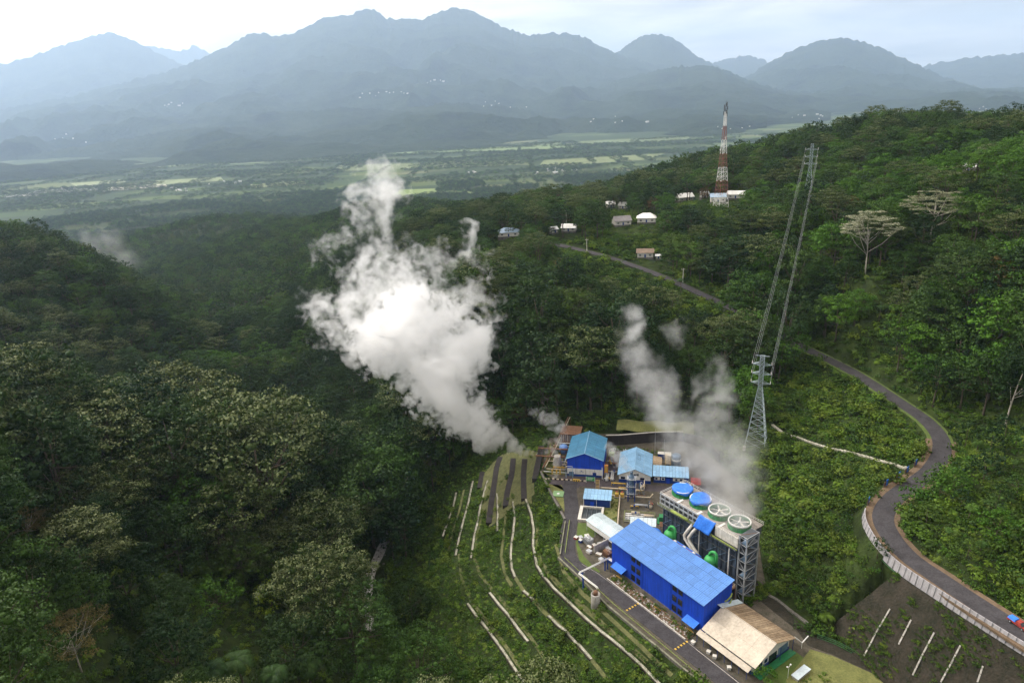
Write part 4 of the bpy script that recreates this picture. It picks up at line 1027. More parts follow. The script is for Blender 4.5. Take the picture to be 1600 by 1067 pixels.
M['white_roof'] = mat('white_roof_sheet', (0.52, 0.60, 0.63), 0.5, var=0.08, scale=0.25, col2=(0.38, 0.45, 0.48), objvar=0.06)
M['tan_roof'] = mat('tan_roof_sheet', (0.50, 0.44, 0.36), 0.7, var=0.10, scale=0.2, col2=(0.35, 0.31, 0.25), objvar=0.04)
M['tan_rust'] = mat('tan_roof_weathered', (0.37, 0.285, 0.19), 0.7, var=0.2, scale=0.16, col2=(0.20, 0.14, 0.085), objvar=0.2)
M['rust'] = mat('rusty_steel', (0.20, 0.105, 0.060), 0.85, var=0.25, scale=0.8, col2=(0.085, 0.050, 0.035))
M['red'] = mat('red_oxide', (0.30, 0.045, 0.035), 0.7, var=0.2, scale=0.5)
M['steel'] = mat('galvanised_steel', (0.42, 0.44, 0.46), 0.5, metal=0.35, var=0.15, scale=0.8)
M['steel_dark'] = mat('dark_steel', (0.10, 0.11, 0.12), 0.55, metal=0.3, var=0.2, scale=0.8)
M['steel_blue'] = mat('blue_grey_steel', (0.13, 0.21, 0.31), 0.5, metal=0.2, var=0.2, scale=0.8)
M['casing'] = mat('tower_casing', (0.055, 0.075, 0.11), 0.7, var=0.3, scale=0.35, col2=(0.020, 0.026, 0.036), streak=0.6)
M['green'] = mat('green_paint', (0.022, 0.19, 0.065), 0.5, var=0.12, scale=0.5, col2=(0.016, 0.11, 0.042))
M['green_bright'] = mat('green_bright_paint', (0.05, 0.33, 0.09), 0.45, var=0.1, scale=0.5, col2=(0.035, 0.24, 0.065))
M['yellow_green'] = mat('yellow_green_pipe', (0.26, 0.33, 0.075), 0.6, var=0.15, scale=0.6, col2=(0.15, 0.18, 0.05))
M['tarp'] = mat('blue_tarp', (0.035, 0.185, 0.66), 0.5, var=0.1, scale=0.4, col2=(0.025, 0.13, 0.52), bump=0.5, bscale=1.2)
M['glass'] = mat('dark_glass', (0.012, 0.016, 0.024), 0.12, var=0.2, spec=0.6)
M['deck'] = mat('deck_boards', (0.30, 0.27, 0.24), 0.9, var=0.25, scale=0.8, col2=(0.15, 0.13, 0.115))
M['yellow'] = mat('yellow_paint', (0.55, 0.36, 0.06), 0.7, var=0.2, scale=1.0, col2=(0.30, 0.20, 0.05))
M['cream'] = mat('cream_pipe', (0.58, 0.50, 0.38), 0.6, var=0.15, scale=0.8, col2=(0.36, 0.29, 0.20))
M['black'] = mat('black_paint', (0.022, 0.021, 0.020), 0.7, var=0.2)
M['line'] = mat('road_paint', (0.50, 0.47, 0.42), 0.8, var=0.2, scale=1.2, col2=(0.22, 0.20, 0.18))
M['orange'] = mat('orange_steel', (0.46, 0.20, 0.05), 0.6, var=0.2, scale=0.8)
M['tower_red'] = mat('tower_red', (0.24, 0.095, 0.075), 0.6, var=0.1)
M['wood'] = mat('weathered_boards', (0.33, 0.25, 0.17), 0.85, var=0.25, scale=0.8)
M['fence_green'] = mat('green_rail', (0.04, 0.13, 0.05), 0.6, var=0.2)
M['house_wall'] = mat('house_plaster', (0.62, 0.60, 0.55), 0.85, var=0.1, scale=0.6, objvar=0.12)
M['house_roof'] = mat('house_roof', (0.62, 0.62, 0.62), 0.6, var=0.15, scale=0.5, objvar=0.2)
M['grey_roof'] = mat('grey_house_roof', (0.20, 0.19, 0.19), 0.8, var=0.2, scale=0.5)
M['brown_roof'] = mat('brown_house_roof', (0.21, 0.155, 0.115), 0.8, var=0.2, scale=0.5)

F1o, F1a = np.array([31.6, 204.2]), R(-56.6)
F2o, F2a = np.array([0.0, 0.0]), R(-13.0)
def W1(x, y, z=0.0): return np.array([F1o[0] + x * math.cos(F1a) - y * math.sin(F1a), F1o[1] + x * math.sin(F1a) + y * math.cos(F1a), z])
def W2(x, y, z=0.0): return np.array([x * math.cos(F2a) - y * math.sin(F2a), x * math.sin(F2a) + y * math.cos(F2a), z])
def T1(name, label, cat, x, y, z=0.0, group=None, turn=0.0): return thing(name, label, cat, tuple(W1(x, y, z)), F1a + turn, group)
def T2(name, label, cat, x, y, z=0.0, group=None, turn=0.0): return thing(name, label, cat, tuple(W2(x, y, z)), F2a + turn, group)

# ------------------------------------------------------------ yard surfaces
sheet('yard_paving', YARD, 0.0, M['yard'], label='stained gravel and concrete ground of the plant yard')
lane = smooth_line([W2(-37, 262), W2(-36.6, 254), P(893, 800), P(886, 845), P(893, 878), W1(1, -9.0), W1(20, -8.7), W1(41, -8.7), W1(62, -8.9), W1(95, -10)], 8)
lane = [np.array(q[:2]) for q in resample(lane, 2.0)]
tag(ribbon(MB(), lane, -2.9, 3.0, lambda i, a: 0.10, 0.18).build('plant_road', M['asphalt']), 'narrow dark asphalt lane curving round the blue power house', kind='structure')
mb = MB(); nl = len(lane)
for i in range(30, nl - 1): ribbon(mb, [lane[i], lane[i + 1]], 2.35 if i > 55 else 2.45, 2.53 if i > 55 else 2.55, lambda k, a: 0.110, 0.006)
tag(mb.build('road_edge_line', M['line']), 'thin pale edge line on the plant lane', kind='structure')
def poly2(*q): return [tuple(W2(a, b)[:2]) for a, b in q]
def poly1(*q): return [tuple(W1(a, b)[:2]) for a, b in q]
sheet('yard_apron', poly2((-47.5, 258), (-47.5, 262), (-41, 262.4), (-41, 265.6), (-22.5, 265.6), (-22.5, 292), (-17.8, 292), (-17.8, 262.8), (14, 262.8), (14, 258), (-33, 258), (-33, 256.5), (-40.5, 256.5), (-40.5, 258)), 0.04, M['asphalt_wet'], label='dark wet paving between the blue halls')
sheet('lawn', [tuple(P(*q)[:2]) for q in [(860,690),(849,736),(858,760),(882,800),(886,802),(889,770),(886,760),(880,757),(853,753),(858,741),(884,741),(884,722),(862,700)]], 0.03, M['lawn_dry'], label='yellowish lawn left of the lane by the steam pipes')
sheet('lawn', [tuple(P(*q)[:2]) for q in [(903,817),(922,817),(935,832),(920,845),(902,846),(912,868),(925,882),(938,892),(930,900),(905,875),(900,850)]], 0.03, M['lawn'], label='mown green lawn beside the lane bend')
sheet('lawn', poly2((-19, 256), (-15.6, 256), (-15.2, 231), (-21, 226), (-21.5, 240)), 0.03, M['lawn_dry'], label='worn grass strip between the basin and the pipes')
sheet('lawn', poly1((62.2, 0.6), (62.2, 16.5), (70, 16), (74, 3), (70, -3.2)), 0.03, M['lawn'], label='mown lawn in front of the tan roofed workshop')
sheet('garden', [tuple(P(*q)[:2]) for q in [(1266,1014),(1300,1024),(1352,1047),(1425,1078),(1340,1105),(1240,1105),(1228,1062),(1252,1032)]], 0.055, M['lawn_dry'], label='rough garden plot at the bottom edge by the green fence')

sheet('dark_bank', [tuple(P(*q)[:2]) for q in [(1182,905),(1204,928),(1262,985),(1330,1020),(1440,1075),(1425,1079),(1352,1046),(1300,1022),(1262,1008),(1246,985),(1196,945),(1178,930)]], 0.02, M['slope'], label='dark muddy strip at the foot of the wooded and bare slopes')
# planted rubble strip in front of the power house
t = T1('planting_bed', 'long rubble and shrub bed with pale kerb below the blue wall', 'planting bed', 4, -4)
MB().box(0, 36.5, -1.6, 2.2, 0.0, 0.22).build('soil', M['earth'], t)
mb = MB(); gk = np.random.default_rng(4)
for k in range(24):
    x = k * 1.5; m_ = MB().box(0.03, 1.46, 0, 0.28, 0, 0.34)
    o = link('kerb_stone', bpy.data.meshes['kerb_stone'] if k else m_.mesh('kerb_stone', M['concrete_white']), t); o.location = (x, -1.95 + gk.normal(0, 0.03), 0)
    o.rotation_euler = (0, 0, gk.normal(0, 0.02))
rb = MB()
for k in range(420):
    x, y = gk.uniform(0.3, 36), gk.uniform(-1.5, 2.0); s = gk.uniform(0.1, 0.42); a = gk.uniform(0, 6)
    c = [(x + s * math.cos(a + j * 1.57) * gk.uniform(0.7, 1.2), y + s * math.sin(a + j * 1.57) * gk.uniform(0.7, 1.2), 0.2) for j in range(4)]
    rb.m = int(gk.random() < 0.4); rb.hexa(c + [(x + (p[0] - x) * 0.7, y + (p[1] - y) * 0.7, 0.2 + s * gk.uniform(0.5, 1.0)) for p in c])
o = rb.build('rubble', [M['concrete'], M['rust']], t); o['kind'] = 'stuff'

# speed humps and hatched barriers
hump_proto = None
for x, lab in ((19.7, 'striped speed hump on the lane by the middle of the blue wall'), (40.9, 'striped speed hump on the lane by the tan roofed workshop')):
    t = T1('speed_hump', lab, 'speed hump', x, -11.5, 0.1, 'striped speed humps on the lane')
    for k in range(9):
        mb = MB(); y = 0.05 + k * 0.62
        mb.add([(-0.35, y, 0), (0.35, y, 0), (0.35, y + 0.6, 0), (-0.35, y + 0.6, 0), (-0.12, y, 0.09), (0.12, y, 0.09), (0.12, y + 0.6, 0.09), (-0.12, y + 0.6, 0.09)], [(4, 5, 6, 7), (0, 4, 7, 3), (1, 2, 6, 5), (0, 1, 5, 4), (2, 3, 7, 6)])
        mb.build('stripe_block', M['yellow'] if k % 2 == 0 else M['black'], t)
for x, y, lab in ((6.8, -2.6, 'yellow and black hatched barrier below the first blue canopy'), (25.8, -3.4, 'yellow and black hatched barrier in the middle of the shrub bed'), (39.0, -2.4, 'yellow and black hatched barrier below the second blue canopy')):
    t = T1('hatched_barrier', lab, 'barrier', x, y, 0.2, 'hatched barriers in front of the power house')
    MB().box(-1.5, 1.5, -0.08, 0.08, 0.25, 1.15).build('board', M['black'], t)
    for k in range(6): MB().slab([(-1.45 + k * 0.5, -0.10, 0.28), (-1.2 + k * 0.5, -0.10, 0.28), (-0.95 + k * 0.5, -0.10, 1.12), (-1.2 + k * 0.5, -0.10, 1.12)], 0.02).build('stripe', M['yellow'], t)
    for s in (-1.3, 1.3): MB().bar((s, 0, -0.2), (s, 0, 1.2), 0.06).build('post', M['steel_dark'], t)


# ------------------------------------------------------------ roof and wall builders (local coordinates of their building)
def roof_panels(parent, c00, c10, c11, c01, nx, ny, m, th=0.10, gap=0.09, rib=True, name='roof_panel'):
    """roof slope cut into sheets: c00-c10 along the eave, c01-c11 along the ridge; sheets lap like laid metal"""
    c = [np.array(q, float) for q in (c00, c10, c11, c01)]
    n = np.cross(c[1] - c[0], c[3] - c[0]); n /= np.linalg.norm(n); n = n if n[2] > 0 else -n
    Lx = np.linalg.norm(c[1] - c[0]) / nx; Ly = np.linalg.norm(c[3] - c[0]) / ny
    ex = (c[1] - c[0]) / np.linalg.norm(c[1] - c[0]); ey = (c[3] - c[0]) / np.linalg.norm(c[3] - c[0])
    mb = MB(); gx = gap / 2
    mb.slab([(gx, gx, 0), (Lx - gx, gx, 0), (Lx - gx, Ly - gx, 0), (gx, Ly - gx, 0)], th)
    if rib:
        k = max(2, int(round(Lx / 0.7)))
        for i in range(k):
            x = gx + 0.02 + i * (Lx - gap) / k; mb.box(x, x + 0.09, gx, Ly - gx, 0.0, 0.09)
    me = mb.mesh(name, m)
    R3 = Matrix((ex, ey, n)).transposed().to_4x4() if np.dot(np.cross(ex, ey), n) > 0 else None
    if R3 is None:
        me.flip_normals() if hasattr(me, 'flip_normals') else None
        R3 = Matrix((ex, ey, n)).transposed().to_4x4()
    g_ = np.random.default_rng(int(abs(c00[0]) * 7 + nx))
    for i in range(nx):
        for j in range(ny):
            p = c[0] + ex * Lx * i + ey * Ly * j + n * (0.014 * (i % 2) + 0.02 * (ny - 1 - j) * 0 + g_.uniform(0, 0.012))
            o = link(name, me, parent); mt = R3.copy(); mt.translation = Vector(p); o.matrix_local = mt


def window(parent, c, w, h, axis='x', out=-1, fm=None, mull=1):
    """frame proud of the wall with a pane set in it; axis is the wall's run, out the side it looks to"""
    fm = fm or M['navy']; mb = MB(); d = 0.06 * out
    def bx(a0, a1, z0, z1, d0, d1):
        if axis == 'x': mb.box(c[0] + a0, c[0] + a1, *sorted((c[1] + d0, c[1] + d1)), c[2] + z0, c[2] + z1)
        else: mb.box(*sorted((c[0] + d0, c[0] + d1)), c[1] + a0, c[1] + a1, c[2] + z0, c[2] + z1)
    t = 0.09
    bx(-w / 2, w / 2, -h / 2, -h / 2 + t, 0.02 * out * -1, d); bx(-w / 2, w / 2, h / 2 - t, h / 2, 0.02 * out * -1, d)
    bx(-w / 2, -w / 2 + t, -h / 2 + t, h / 2 - t, 0.02 * out * -1, d); bx(w / 2 - t, w / 2, -h / 2 + t, h / 2 - t, 0.02 * out * -1, d)
    for k in range(mull): bx(-0.04 + (k + 1) * w / (mull + 1) - w / 2, 0.04 + (k + 1) * w / (mull + 1) - w / 2, -h / 2 + t, h / 2 - t, 0.0, d * 0.8)
    o = mb.build('window', fm, parent)
    mb = MB()
    if axis == 'x': mb.box(c[0] - w / 2 + t, c[0] + w / 2 - t, *sorted((c[1] + 0.004 * out, c[1] + 0.03 * out)), c[2] - h / 2 + t, c[2] + h / 2 - t)
    else: mb.box(*sorted((c[0] + 0.004 * out, c[0] + 0.03 * out)), c[1] - w / 2 + t, c[1] + w / 2 - t, c[2] - h / 2 + t, c[2] + h / 2 - t)
    p = mb.build('pane', M['glass'], o); return o


def gable_walls(x0, x1, y0, y1, he, hr, ridge_along='y', rpos=None):
    """closed body below a pitched roof"""
    mb = MB()
    if ridge_along == 'y':
        xr = (x0 + x1) / 2 if rpos is None else rpos
        v = [(x0, y0, 0), (x1, y0, 0), (x1, y1, 0), (x0, y1, 0), (x0, y0, he), (x1, y0, he), (x1, y1, he), (x0, y1, he), (xr, y0, hr), (xr, y1, hr)]
        f = [(3, 2, 1, 0), (0, 1, 5, 8, 4), (2, 3, 7, 9, 6), (0, 4, 7, 3), (1, 2, 6, 5), (4, 8, 9, 7), (5, 6, 9, 8)]
    else:
        yr = (y0 + y1) / 2 if rpos is None else rpos
        v = [(x0, y0, 0), (x1, y0, 0), (x1, y1, 0), (x0, y1, 0), (x0, y0, he), (x1, y0, he), (x1, y1, he), (x0, y1, he), (x0, yr, hr), (x1, yr, hr)]
        f = [(3, 2, 1, 0), (0, 1, 5, 4), (2, 3, 7, 6), (0, 4, 8, 7, 3), (1, 2, 6, 9, 5), (4, 5, 9, 8), (7, 8, 9, 6)]
    return mb.add(v, f)


# ------------------------------------------------------------ power house
t = T1('power_house', 'long tall building with bright blue walls and sky blue roof', 'power house', 0, 0)
MB().add([(0.15, 0, 0), (41.8, 0, 0), (41.8, 13, 0), (0.15, 13, 0), (0.15, 0, 11.75), (41.8, 0, 11.75), (41.8, 13, 14.15), (0.15, 13, 14.15)], [(3, 2, 1, 0), (4, 5, 6, 7), (0, 1, 5, 4), (1, 2, 6, 5), (2, 3, 7, 6), (3, 0, 4, 7)]).build('wall', M['blue_wall'], t)
mb = MB()
for k in range(68):
    x = 0.5 + k * 0.61; mb.box(x, x + 0.09, -0.06, 0.0, 0.35, 11.6)
for k in range(21):
    y = 0.4 + k * 0.61; mb.box(41.8, 41.86, y, y + 0.09, 0.35, 11.5 + y * 0.185); mb.box(0.09, 0.15, y, y + 0.09, 0.35, 11.5 + y * 0.185)
o = mb.build('wall_rib', M['blue_wall'], t); o['kind'] = 'stuff'
for x in (15.4, 28.2): MB().bar((x, -0.16, 0.2), (x, -0.16, 11.4), 0.10, 6).build('downpipe', M['blue_wall'], t)
MB().box(0.1, 41.85, -0.09, 13.05, 0, 0.32).build('plinth', M['concrete_dark'], t)
roof_panels(t, (-0.5, -0.75, 11.78), (42.4, -0.75, 11.78), (42.4, 13.4, 14.42), (-0.5, 13.4, 14.42), 22, 4, M['blue_roof'])
MB().box(-0.45, 42.35, -0.92, -0.72, 11.55, 11.76).build('gutter', M['blue_roof'], t)
for x in (11.0, 13.5, 29.85, 32.3):
    for z in (9.9, 5.9, 2.1): window(t, (x, -0.06, z), 1.8, 2.3, 'x', -1, M['black'])
for x0, x1 in ((2.3, 7.9), (35.4, 40.4)):
    c = MB(); c.slab([(x0, -2.75, 2.75), (x1, -2.75, 2.75), (x1, -0.08, 3.55), (x0, -0.08, 3.55)], 0.10)
    o = c.build('canopy', M['tarp'], t)
    for x in (x0 + 0.15, x1 - 0.15): MB().bar((x, -2.6, 0), (x, -2.6, 2.66), 0.06).build('post', M['navy'], o)
    MB().box((x0 + x1) / 2 - 1.2, (x0 + x1) / 2 + 1.2, -0.12, -0.065, 0.0, 2.5).build('door', M['navy'], t)
mb = MB()
for z, y0, y1 in ((2.2, 8.6, 12.4), (4.1, 8.6, 12.6), (6.0, 8.9, 12.6), (8.2, 9.2, 12.6)): mb.sweep([(42.2, y0, z), (42.6, y0 + 0.5, z + 0.25), (42.6, y1 - 1, z + 0.9), (42.2, y1, z + 1.4)], 0.24, 8)
mb.build('wall_pipe', M['yellow_green'], t)

# ------------------------------------------------------------ tan roofed workshop
t = T1('workshop', 'low white workshop under a wide tan gabled roof', 'workshop', 43.0, 0)
gable_walls(0.5, 18.2, -1.0, 15.6, 4.3, 7.65, 'x', 7.0).build('wall', M['white'], t)
MB().box(0.45, 18.26, -1.06, 15.66, 0.0, 1.15).build('wall_base', M['navy'], t)
roof_panels(t, (0.0, -2.3, 4.35), (19.6, -2.3, 4.35), (19.6, 7.0, 8.0), (0.0, 7.0, 8.0), 8, 2, M['tan_roof'], gap=0.025, rib=False)
roof_panels(t, (19.6, 16.9, 4.35), (0.0, 16.9, 4.35), (0.0, 7.0, 8.0), (19.6, 7.0, 8.0), 22, 1, M['tan_rust'], gap=0.10)
MB().bar((-0.02, 7.0, 8.04), (19.62, 7.0, 8.04), 0.16, 6).build('ridge_cap', M['tan_roof'], t)
MB().slab([(-1.3, 6.2, 8.35), (0.9, 6.2, 8.35), (0.9, 16.4, 5.0), (-1.3, 16.4, 5.0)], 0.12).build('roof_flap', M['white_roof'], t)
MB().slab([(-0.6, -3.9, 2.9), (18.4, -3.9, 2.9), (18.4, -2.2, 3.75), (-0.6, -2.2, 3.75)], 0.1).build('awning', M['tan_roof'], t)
for k in range(8): MB().bar((-0.3 + k * 2.6, -3.7, 0), (-0.3 + k * 2.6, -3.7, 2.85), 0.07).build('post', M['navy'], t)
for x, y in ((18.2, 2.0), (18.2, 4.6)): window(t, (x + 0.04, y, 2.2), 1.3, 1.3, 'y', 1, M['navy'])
MB().box(18.205, 18.32, 6.0, 9.6, 0.0, 3.0).build('doorway', M['glass'], t)
MB().box(18.205, 18.30, 10.4, 15.0, 0.6, 3.2).build('doorway', M['steel_blue'], t)
MB().box(18.5, 20.6, -0.8, 16.0, 0.0, 0.25).build('step', M['green'], t)
for k in range(6): window(t, (1.8 + k * 2.8, -1.02, 2.1), 1.4, 1.2, 'x', -1, M['navy'])
for k, y in enumerate((1.0, 9.8, 15.8)): MB().bar((19.4, y, 0), (19.4, y, 4.6 + (0.4 if y < 9 else 0.2)), 0.09).build('post', M['navy'], t)
for k, (x, y, lab) in enumerate(((42.6, -5.3, 'white bin beside the hatched barrier at the workshop corner'), (48.0, -4.6, 'white bin below the awning nearest the lane bend'), (50.3, -4.6, 'white bin below the middle of the tan awning'), (55.6, -4.6, 'white bin below the lower end of the tan awning'))):
    b = T1('bin', lab, 'bin', x, y, 0.05, 'white bins along the workshop front', 0.3 * k)
    MB().add([(-0.45, -0.4, 0), (0.45, -0.4, 0), (0.45, 0.4, 0), (-0.45, 0.4, 0), (-0.55, -0.5, 0.9), (0.55, -0.5, 0.9), (0.55, 0.5, 0.9), (-0.55, 0.5, 0.9)], [(3, 2, 1, 0), (4, 5, 6, 7), (0, 1, 5, 4), (1, 2, 6, 5), (2, 3, 7, 6), (3, 0, 4, 7)]).build('body', M['white'], b)
    MB().box(-0.6, 0.6, -0.55, 0.55, 0.9, 1.0).build('lid', M['offwhite'], b)

# ------------------------------------------------------------ white shed and equipment yard
t = T1('storage_shed', 'open shed with a pale grey white sheet roof beside the power house', 'shed', -22.2, 6.5)
roof_panels(t, (0, 0, 4.9), (15.6, 0, 4.9), (15.6, 4.2, 5.9), (0, 4.2, 5.9), 7, 1, M['white_roof'])
roof_panels(t, (15.6, 7.8, 5.2), (0, 7.8, 5.2), (0, 4.2, 5.9), (15.6, 4.2, 5.9), 7, 1, M['white_roof'])
for x in (0.4, 5.2, 10.2, 15.0):
    for y in (0.4, 7.4): MB().bar((x, y, 0), (x, y, 4.95), 0.11).build('post', M['steel'], t)
MB().box(0.5, 15.0, 0.3, 0.5, 2.6, 4.6).build('side_wall', M['white'], t)
MB().box(0.4, 15.0, 7.3, 7.45, 0, 4.4).build('back_wall', M['white'], t)
MB().box(0.3, 0.45, 0.5, 7.3, 2.4, 4.6).build('gable_wall', M['white'], t)
t = T1('slab_wall', 'grey concrete blast wall standing in the transformer yard', 'wall', -9.6, 0)
MB().box(-0.25, 0.25, 0, 7.0, 0, 3.3).build('slab', M['concrete'], t)
for y in (1.2, 3.5, 5.8): MB().add([(-0.25, y, 0), (-1.3, y, 0), (-1.3, y + 0.3, 0), (-0.25, y + 0.3, 0), (-0.25, y, 2.6), (-0.25, y + 0.3, 2.6)], [(0, 1, 2, 3), (0, 4, 1), (3, 2, 5), (1, 4, 5, 2)]).build('buttress', M['concrete'], t)
tr = 0
for x, y, lab, mm_ in ((-15.5, 2.4, 'grey transformer left of the concrete blast wall', 'steel'), (-5.0, 2.6, 'brown transformer between the blast wall and the power house', 'rust')):
    t = T1('transformer', lab, 'transformer', x, y)
    MB().box(-1.6, 1.6, -1.0, 1.0, 0.35, 2.3).build('tank', M[mm_], t)
    MB().box(-1.9, 1.9, -1.3, 1.3, 0, 0.35).build('plinth', M['concrete'], t)
    for s in (-1, 1):
        for k in range(7): MB().box(-1.4 + k * 0.42, -1.28 + k * 0.42, *sorted((s * 1.0, s * 1.55)), 0.6, 2.1).build('cooling_fin', M[mm_], t)
    for k in (-1, 0, 1): MB().lathe([(0.16, 0), (0.1, 0.2), (0.17, 0.3), (0.1, 0.45), (0.16, 0.55), (0.05, 0.95)], (k * 0.9, 0.2, 2.3), 8).build('bushing', M['offwhite'], t)
    MB().bar((-1.2, -0.6, 2.75), (1.2, -0.6, 2.75), 0.3, 8).build('oil_drum', M[mm_], t)
gq = np.random.default_rng(17)
CRATE_LOOK = [('offwhite', 'white'), ('red', 'red'), ('navy', 'dark blue'), ('steel', 'grey steel'), ('wood', 'wooden')]
spots_c = [(-20.5, 0.4, 1, 'at the far corner of the equipment yard'), (-19.2, 1.6, 0, 'next to the mown lawn'), (-17.8, 0.3, 2, 'by the yard kerb near the lawn'), (-18.6, 4.4, 3, 'under the shed eave'), (-13.0, 0.6, 4, 'in front of the grey transformer'), (-11.6, 4.6, 0, 'against the lawn side of the blast wall'), (-7.6, 0.6, 4, 'behind the blast wall near the lane'), (-7.2, 4.9, 0, 'behind the blast wall by the shed'), (-2.6, 5.2, 3, 'at the blue wall corner'), (-4.6, -0.9, 0, 'by the pipe bridge leg'), (-1.6, 1.0, 2, 'next to the brown transformer'), (-12.6, 2.6, 1, 'between the grey transformer and the blast wall'), (-10.9, -1.3, 0, 'on the lawn edge below the blast wall')]
for x, y, c, lab in spots_c:
    t = T1('crate', CRATE_LOOK[c][1] + ' crate ' + lab, 'crate', x, y, 0.0, 'crates and boxes in the equipment yard', gq.uniform(-0.4, 0.4))
    w, d, h = gq.uniform(0.6, 1.2), gq.uniform(0.5, 0.9), gq.uniform(0.6, 1.4)
    MB().box(-w, w, -d, d, 0.12, h).build('body', M[CRATE_LOOK[c][0]], t)
    MB().box(-w - 0.04, w + 0.04, -d - 0.04, d + 0.04, h, h + 0.09).build('lid', M['offwhite'] if c != 0 else M['steel'], t)
    for s in (-0.7, 0.7): MB().box(s * w - 0.08, s * w + 0.08, -d, d, 0, 0.12).build('skid', M['wood'], t)

# ------------------------------------------------------------ cooling tower
t = T1('cooling_tower', 'long steel cooling tower with four fan stacks on its deck', 'cooling tower', 0, 0)
MB().box(4.2, 36.8, 21.2, 32.6, 0.0, 20.0).build('casing', M['casing'], t)
mb = MB()
for k in range(17): mb.bar((4.6 + k * 2.0, 21.05, 0), (4.6 + k * 2.0, 21.05, 20.1), 0.16)
o = mb.build('casing_post', M['casing'], t); o['kind'] = 'stuff'
for z in (3.5, 7.5, 11.5, 15.5): MB().box(4.2, 36.8, 20.92, 21.19, z, z + 0.28).build('casing_rail', M['steel_dark'], t)
for k in range(9):
    MB().bar((4.6 + k * 4.0, 20.95, 11.8), (min(36.6, 8.6 + k * 4.0), 20.95, 15.4), 0.1).build('brace', M['steel_blue'], t)
    MB().bar((4.6 + k * 4.0, 20.95, 7.4), (min(36.6, 8.6 + k * 4.0), 20.95, 3.6), 0.1).build('brace', M['steel_blue'], t)
MB().box(3.4, 37.4, 20.4, 33.2, 23.2, 23.5).build('deck', M['deck'], t)
MB().box(3.8, 37.0, 20.9, 32.9, 20.0, 23.2).build('upper_casing', M['steel_dark'], t)
# gallery along the near side: beams, posts and dark bays
for z, h in ((23.9, 0.32), (22.0, 0.55), (20.0, 0.45)): MB().box(3.4, 21.0, 20.05, 20.4, z, z + h).build('gallery_beam', M['steel'], t)
for k in range(9): MB().box(3.5 + k * 2.15, 3.95 + k * 2.15, 20.1, 20.38, 19.2, 24.0).build('gallery_post', M['steel'], t)
MB().box(3.4, 37.4, 18.9, 20.38, 19.7, 19.8).build('walkway', M['steel_dark'], t)
MB().box(28.4, 37.5, 20.1, 20.38, 20.3, 23.9).build('white_panel', M['concrete_white'], t)
for yy, zz_ in ((18.95, 20.8), (18.95, 20.3)): MB().bar((3.4, yy, zz_), (37.4, yy, zz_), 0.05).build('handrail', M['yellow_green'] if yy else M['steel'], t)
for k in range(18): MB().bar((3.5 + k * 2, 18.95, 19.7), (3.5 + k * 2, 18.95, 20.85), 0.05).build('rail_post', M['steel'], t)
for z in (24.1, 24.6):
    MB().bar((3.4, 20.45, z), (37.4, 20.45, z), 0.055).build('handrail', M['white'], t); MB().bar((3.4, 33.15, z), (37.4, 33.15, z), 0.055).build('handrail', M['white'], t); MB().bar((3.45, 20.45, z), (3.45, 33.15, z), 0.055).build('handrail', M['white'], t)
for k in range(18):
    for y in (20.45, 33.15): MB().bar((3.4 + k * 2, y, 23.5), (3.4 + k * 2, y, 24.65), 0.05).build('rail_post', M['white'], t)
for a, b in ((( 10.5, 20.5), (12.5, 24.0)), ((19.5, 20.5), (20.3, 23.4)), ((28.8, 20.5), (30.2, 24.0))):
    MB().box(a[0], a[0] + 0.8, a[1], b[1], 23.52, 23.66).build('gangway', M['white'], t)
FANS = [(8.0, 26.8), (16.4, 26.6), (24.8, 26.4), (33.2, 26.2)]
for i, (fx, fy) in enumerate(FANS):
    prof = [(3.75, 0), (3.62, 0.5), (3.42, 1.1), (3.40, 1.55), (3.52, 2.1)]
    o = MB().lathe(prof + [(3.40, 2.1), (3.27, 1.5), (3.28, 1.1), (3.5, 0.02)], (fx, fy, 23.5), 32, caps=False).build('fan_stack', M['green'], t, True)
    MB().lathe([(3.30, 1.7), (3.62, 1.7), (3.74, 2.22), (3.64, 2.46), (3.40, 2.40), (3.28, 2.2)], (fx, fy, 23.5), 32, caps=False).build('ring', M['white'], o, True)
    for k in range(16):
        an = 2 * math.pi * k / 16; MB().bar((fx + 3.80 * math.cos(an), fy + 3.80 * math.sin(an), 23.5), (fx + 3.58 * math.cos(an), fy + 3.58 * math.sin(an), 25.5), 0.07).build('stiffener', M['green_bright'], o)
    if i >= 2:
        MB().lathe([(3.4, 0), (3.4, 0.02)], (fx, fy, 23.56), 24).build('fan_well', M['steel'], o)
        f_ = MB().lathe([(0.45, 0), (0.5, 0.3), (0.3, 0.55)], (fx, fy, 25.1), 12).build('fan_hub', M['white'], t)
        for k in range(5):
            an = 2 * math.pi * k / 5 + 0.4 + i; ca, sa = math.cos(an), math.sin(an); q = []
            for r_, wd in ((0.4, 0.18), (3.15, 0.32)): q += [(fx + ca * r_ - sa * wd, fy + sa * r_ + ca * wd, 25.42), (fx + ca * r_ + sa * wd, fy + sa * r_ - ca * wd, 25.22)]
            MB().slab([q[0], q[1], q[3], q[2]], 0.05).build('fan_blade', M['offwhite'], f_)
        for s in (0, 1, 2): MB().bar((fx - 3.4 * math.cos(s * 1.047), fy - 3.4 * math.sin(s * 1.047), 24.8), (fx + 3.4 * math.cos(s * 1.047), fy + 3.4 * math.sin(s * 1.047), 24.8), 0.07).build('fan_spar', M['steel'], o)
MB().sweep([(9.8, 19.2, 20.6), (17.6, 19.2, 20.6)], 0.55, 10).build('header_pipe', M['yellow_green'], t, True)
MB().sweep([(28.0, 19.3, 20.15), (38.0, 19.3, 20.15)], 0.22, 8).build('header_pipe', M['yellow_green'], t, True)
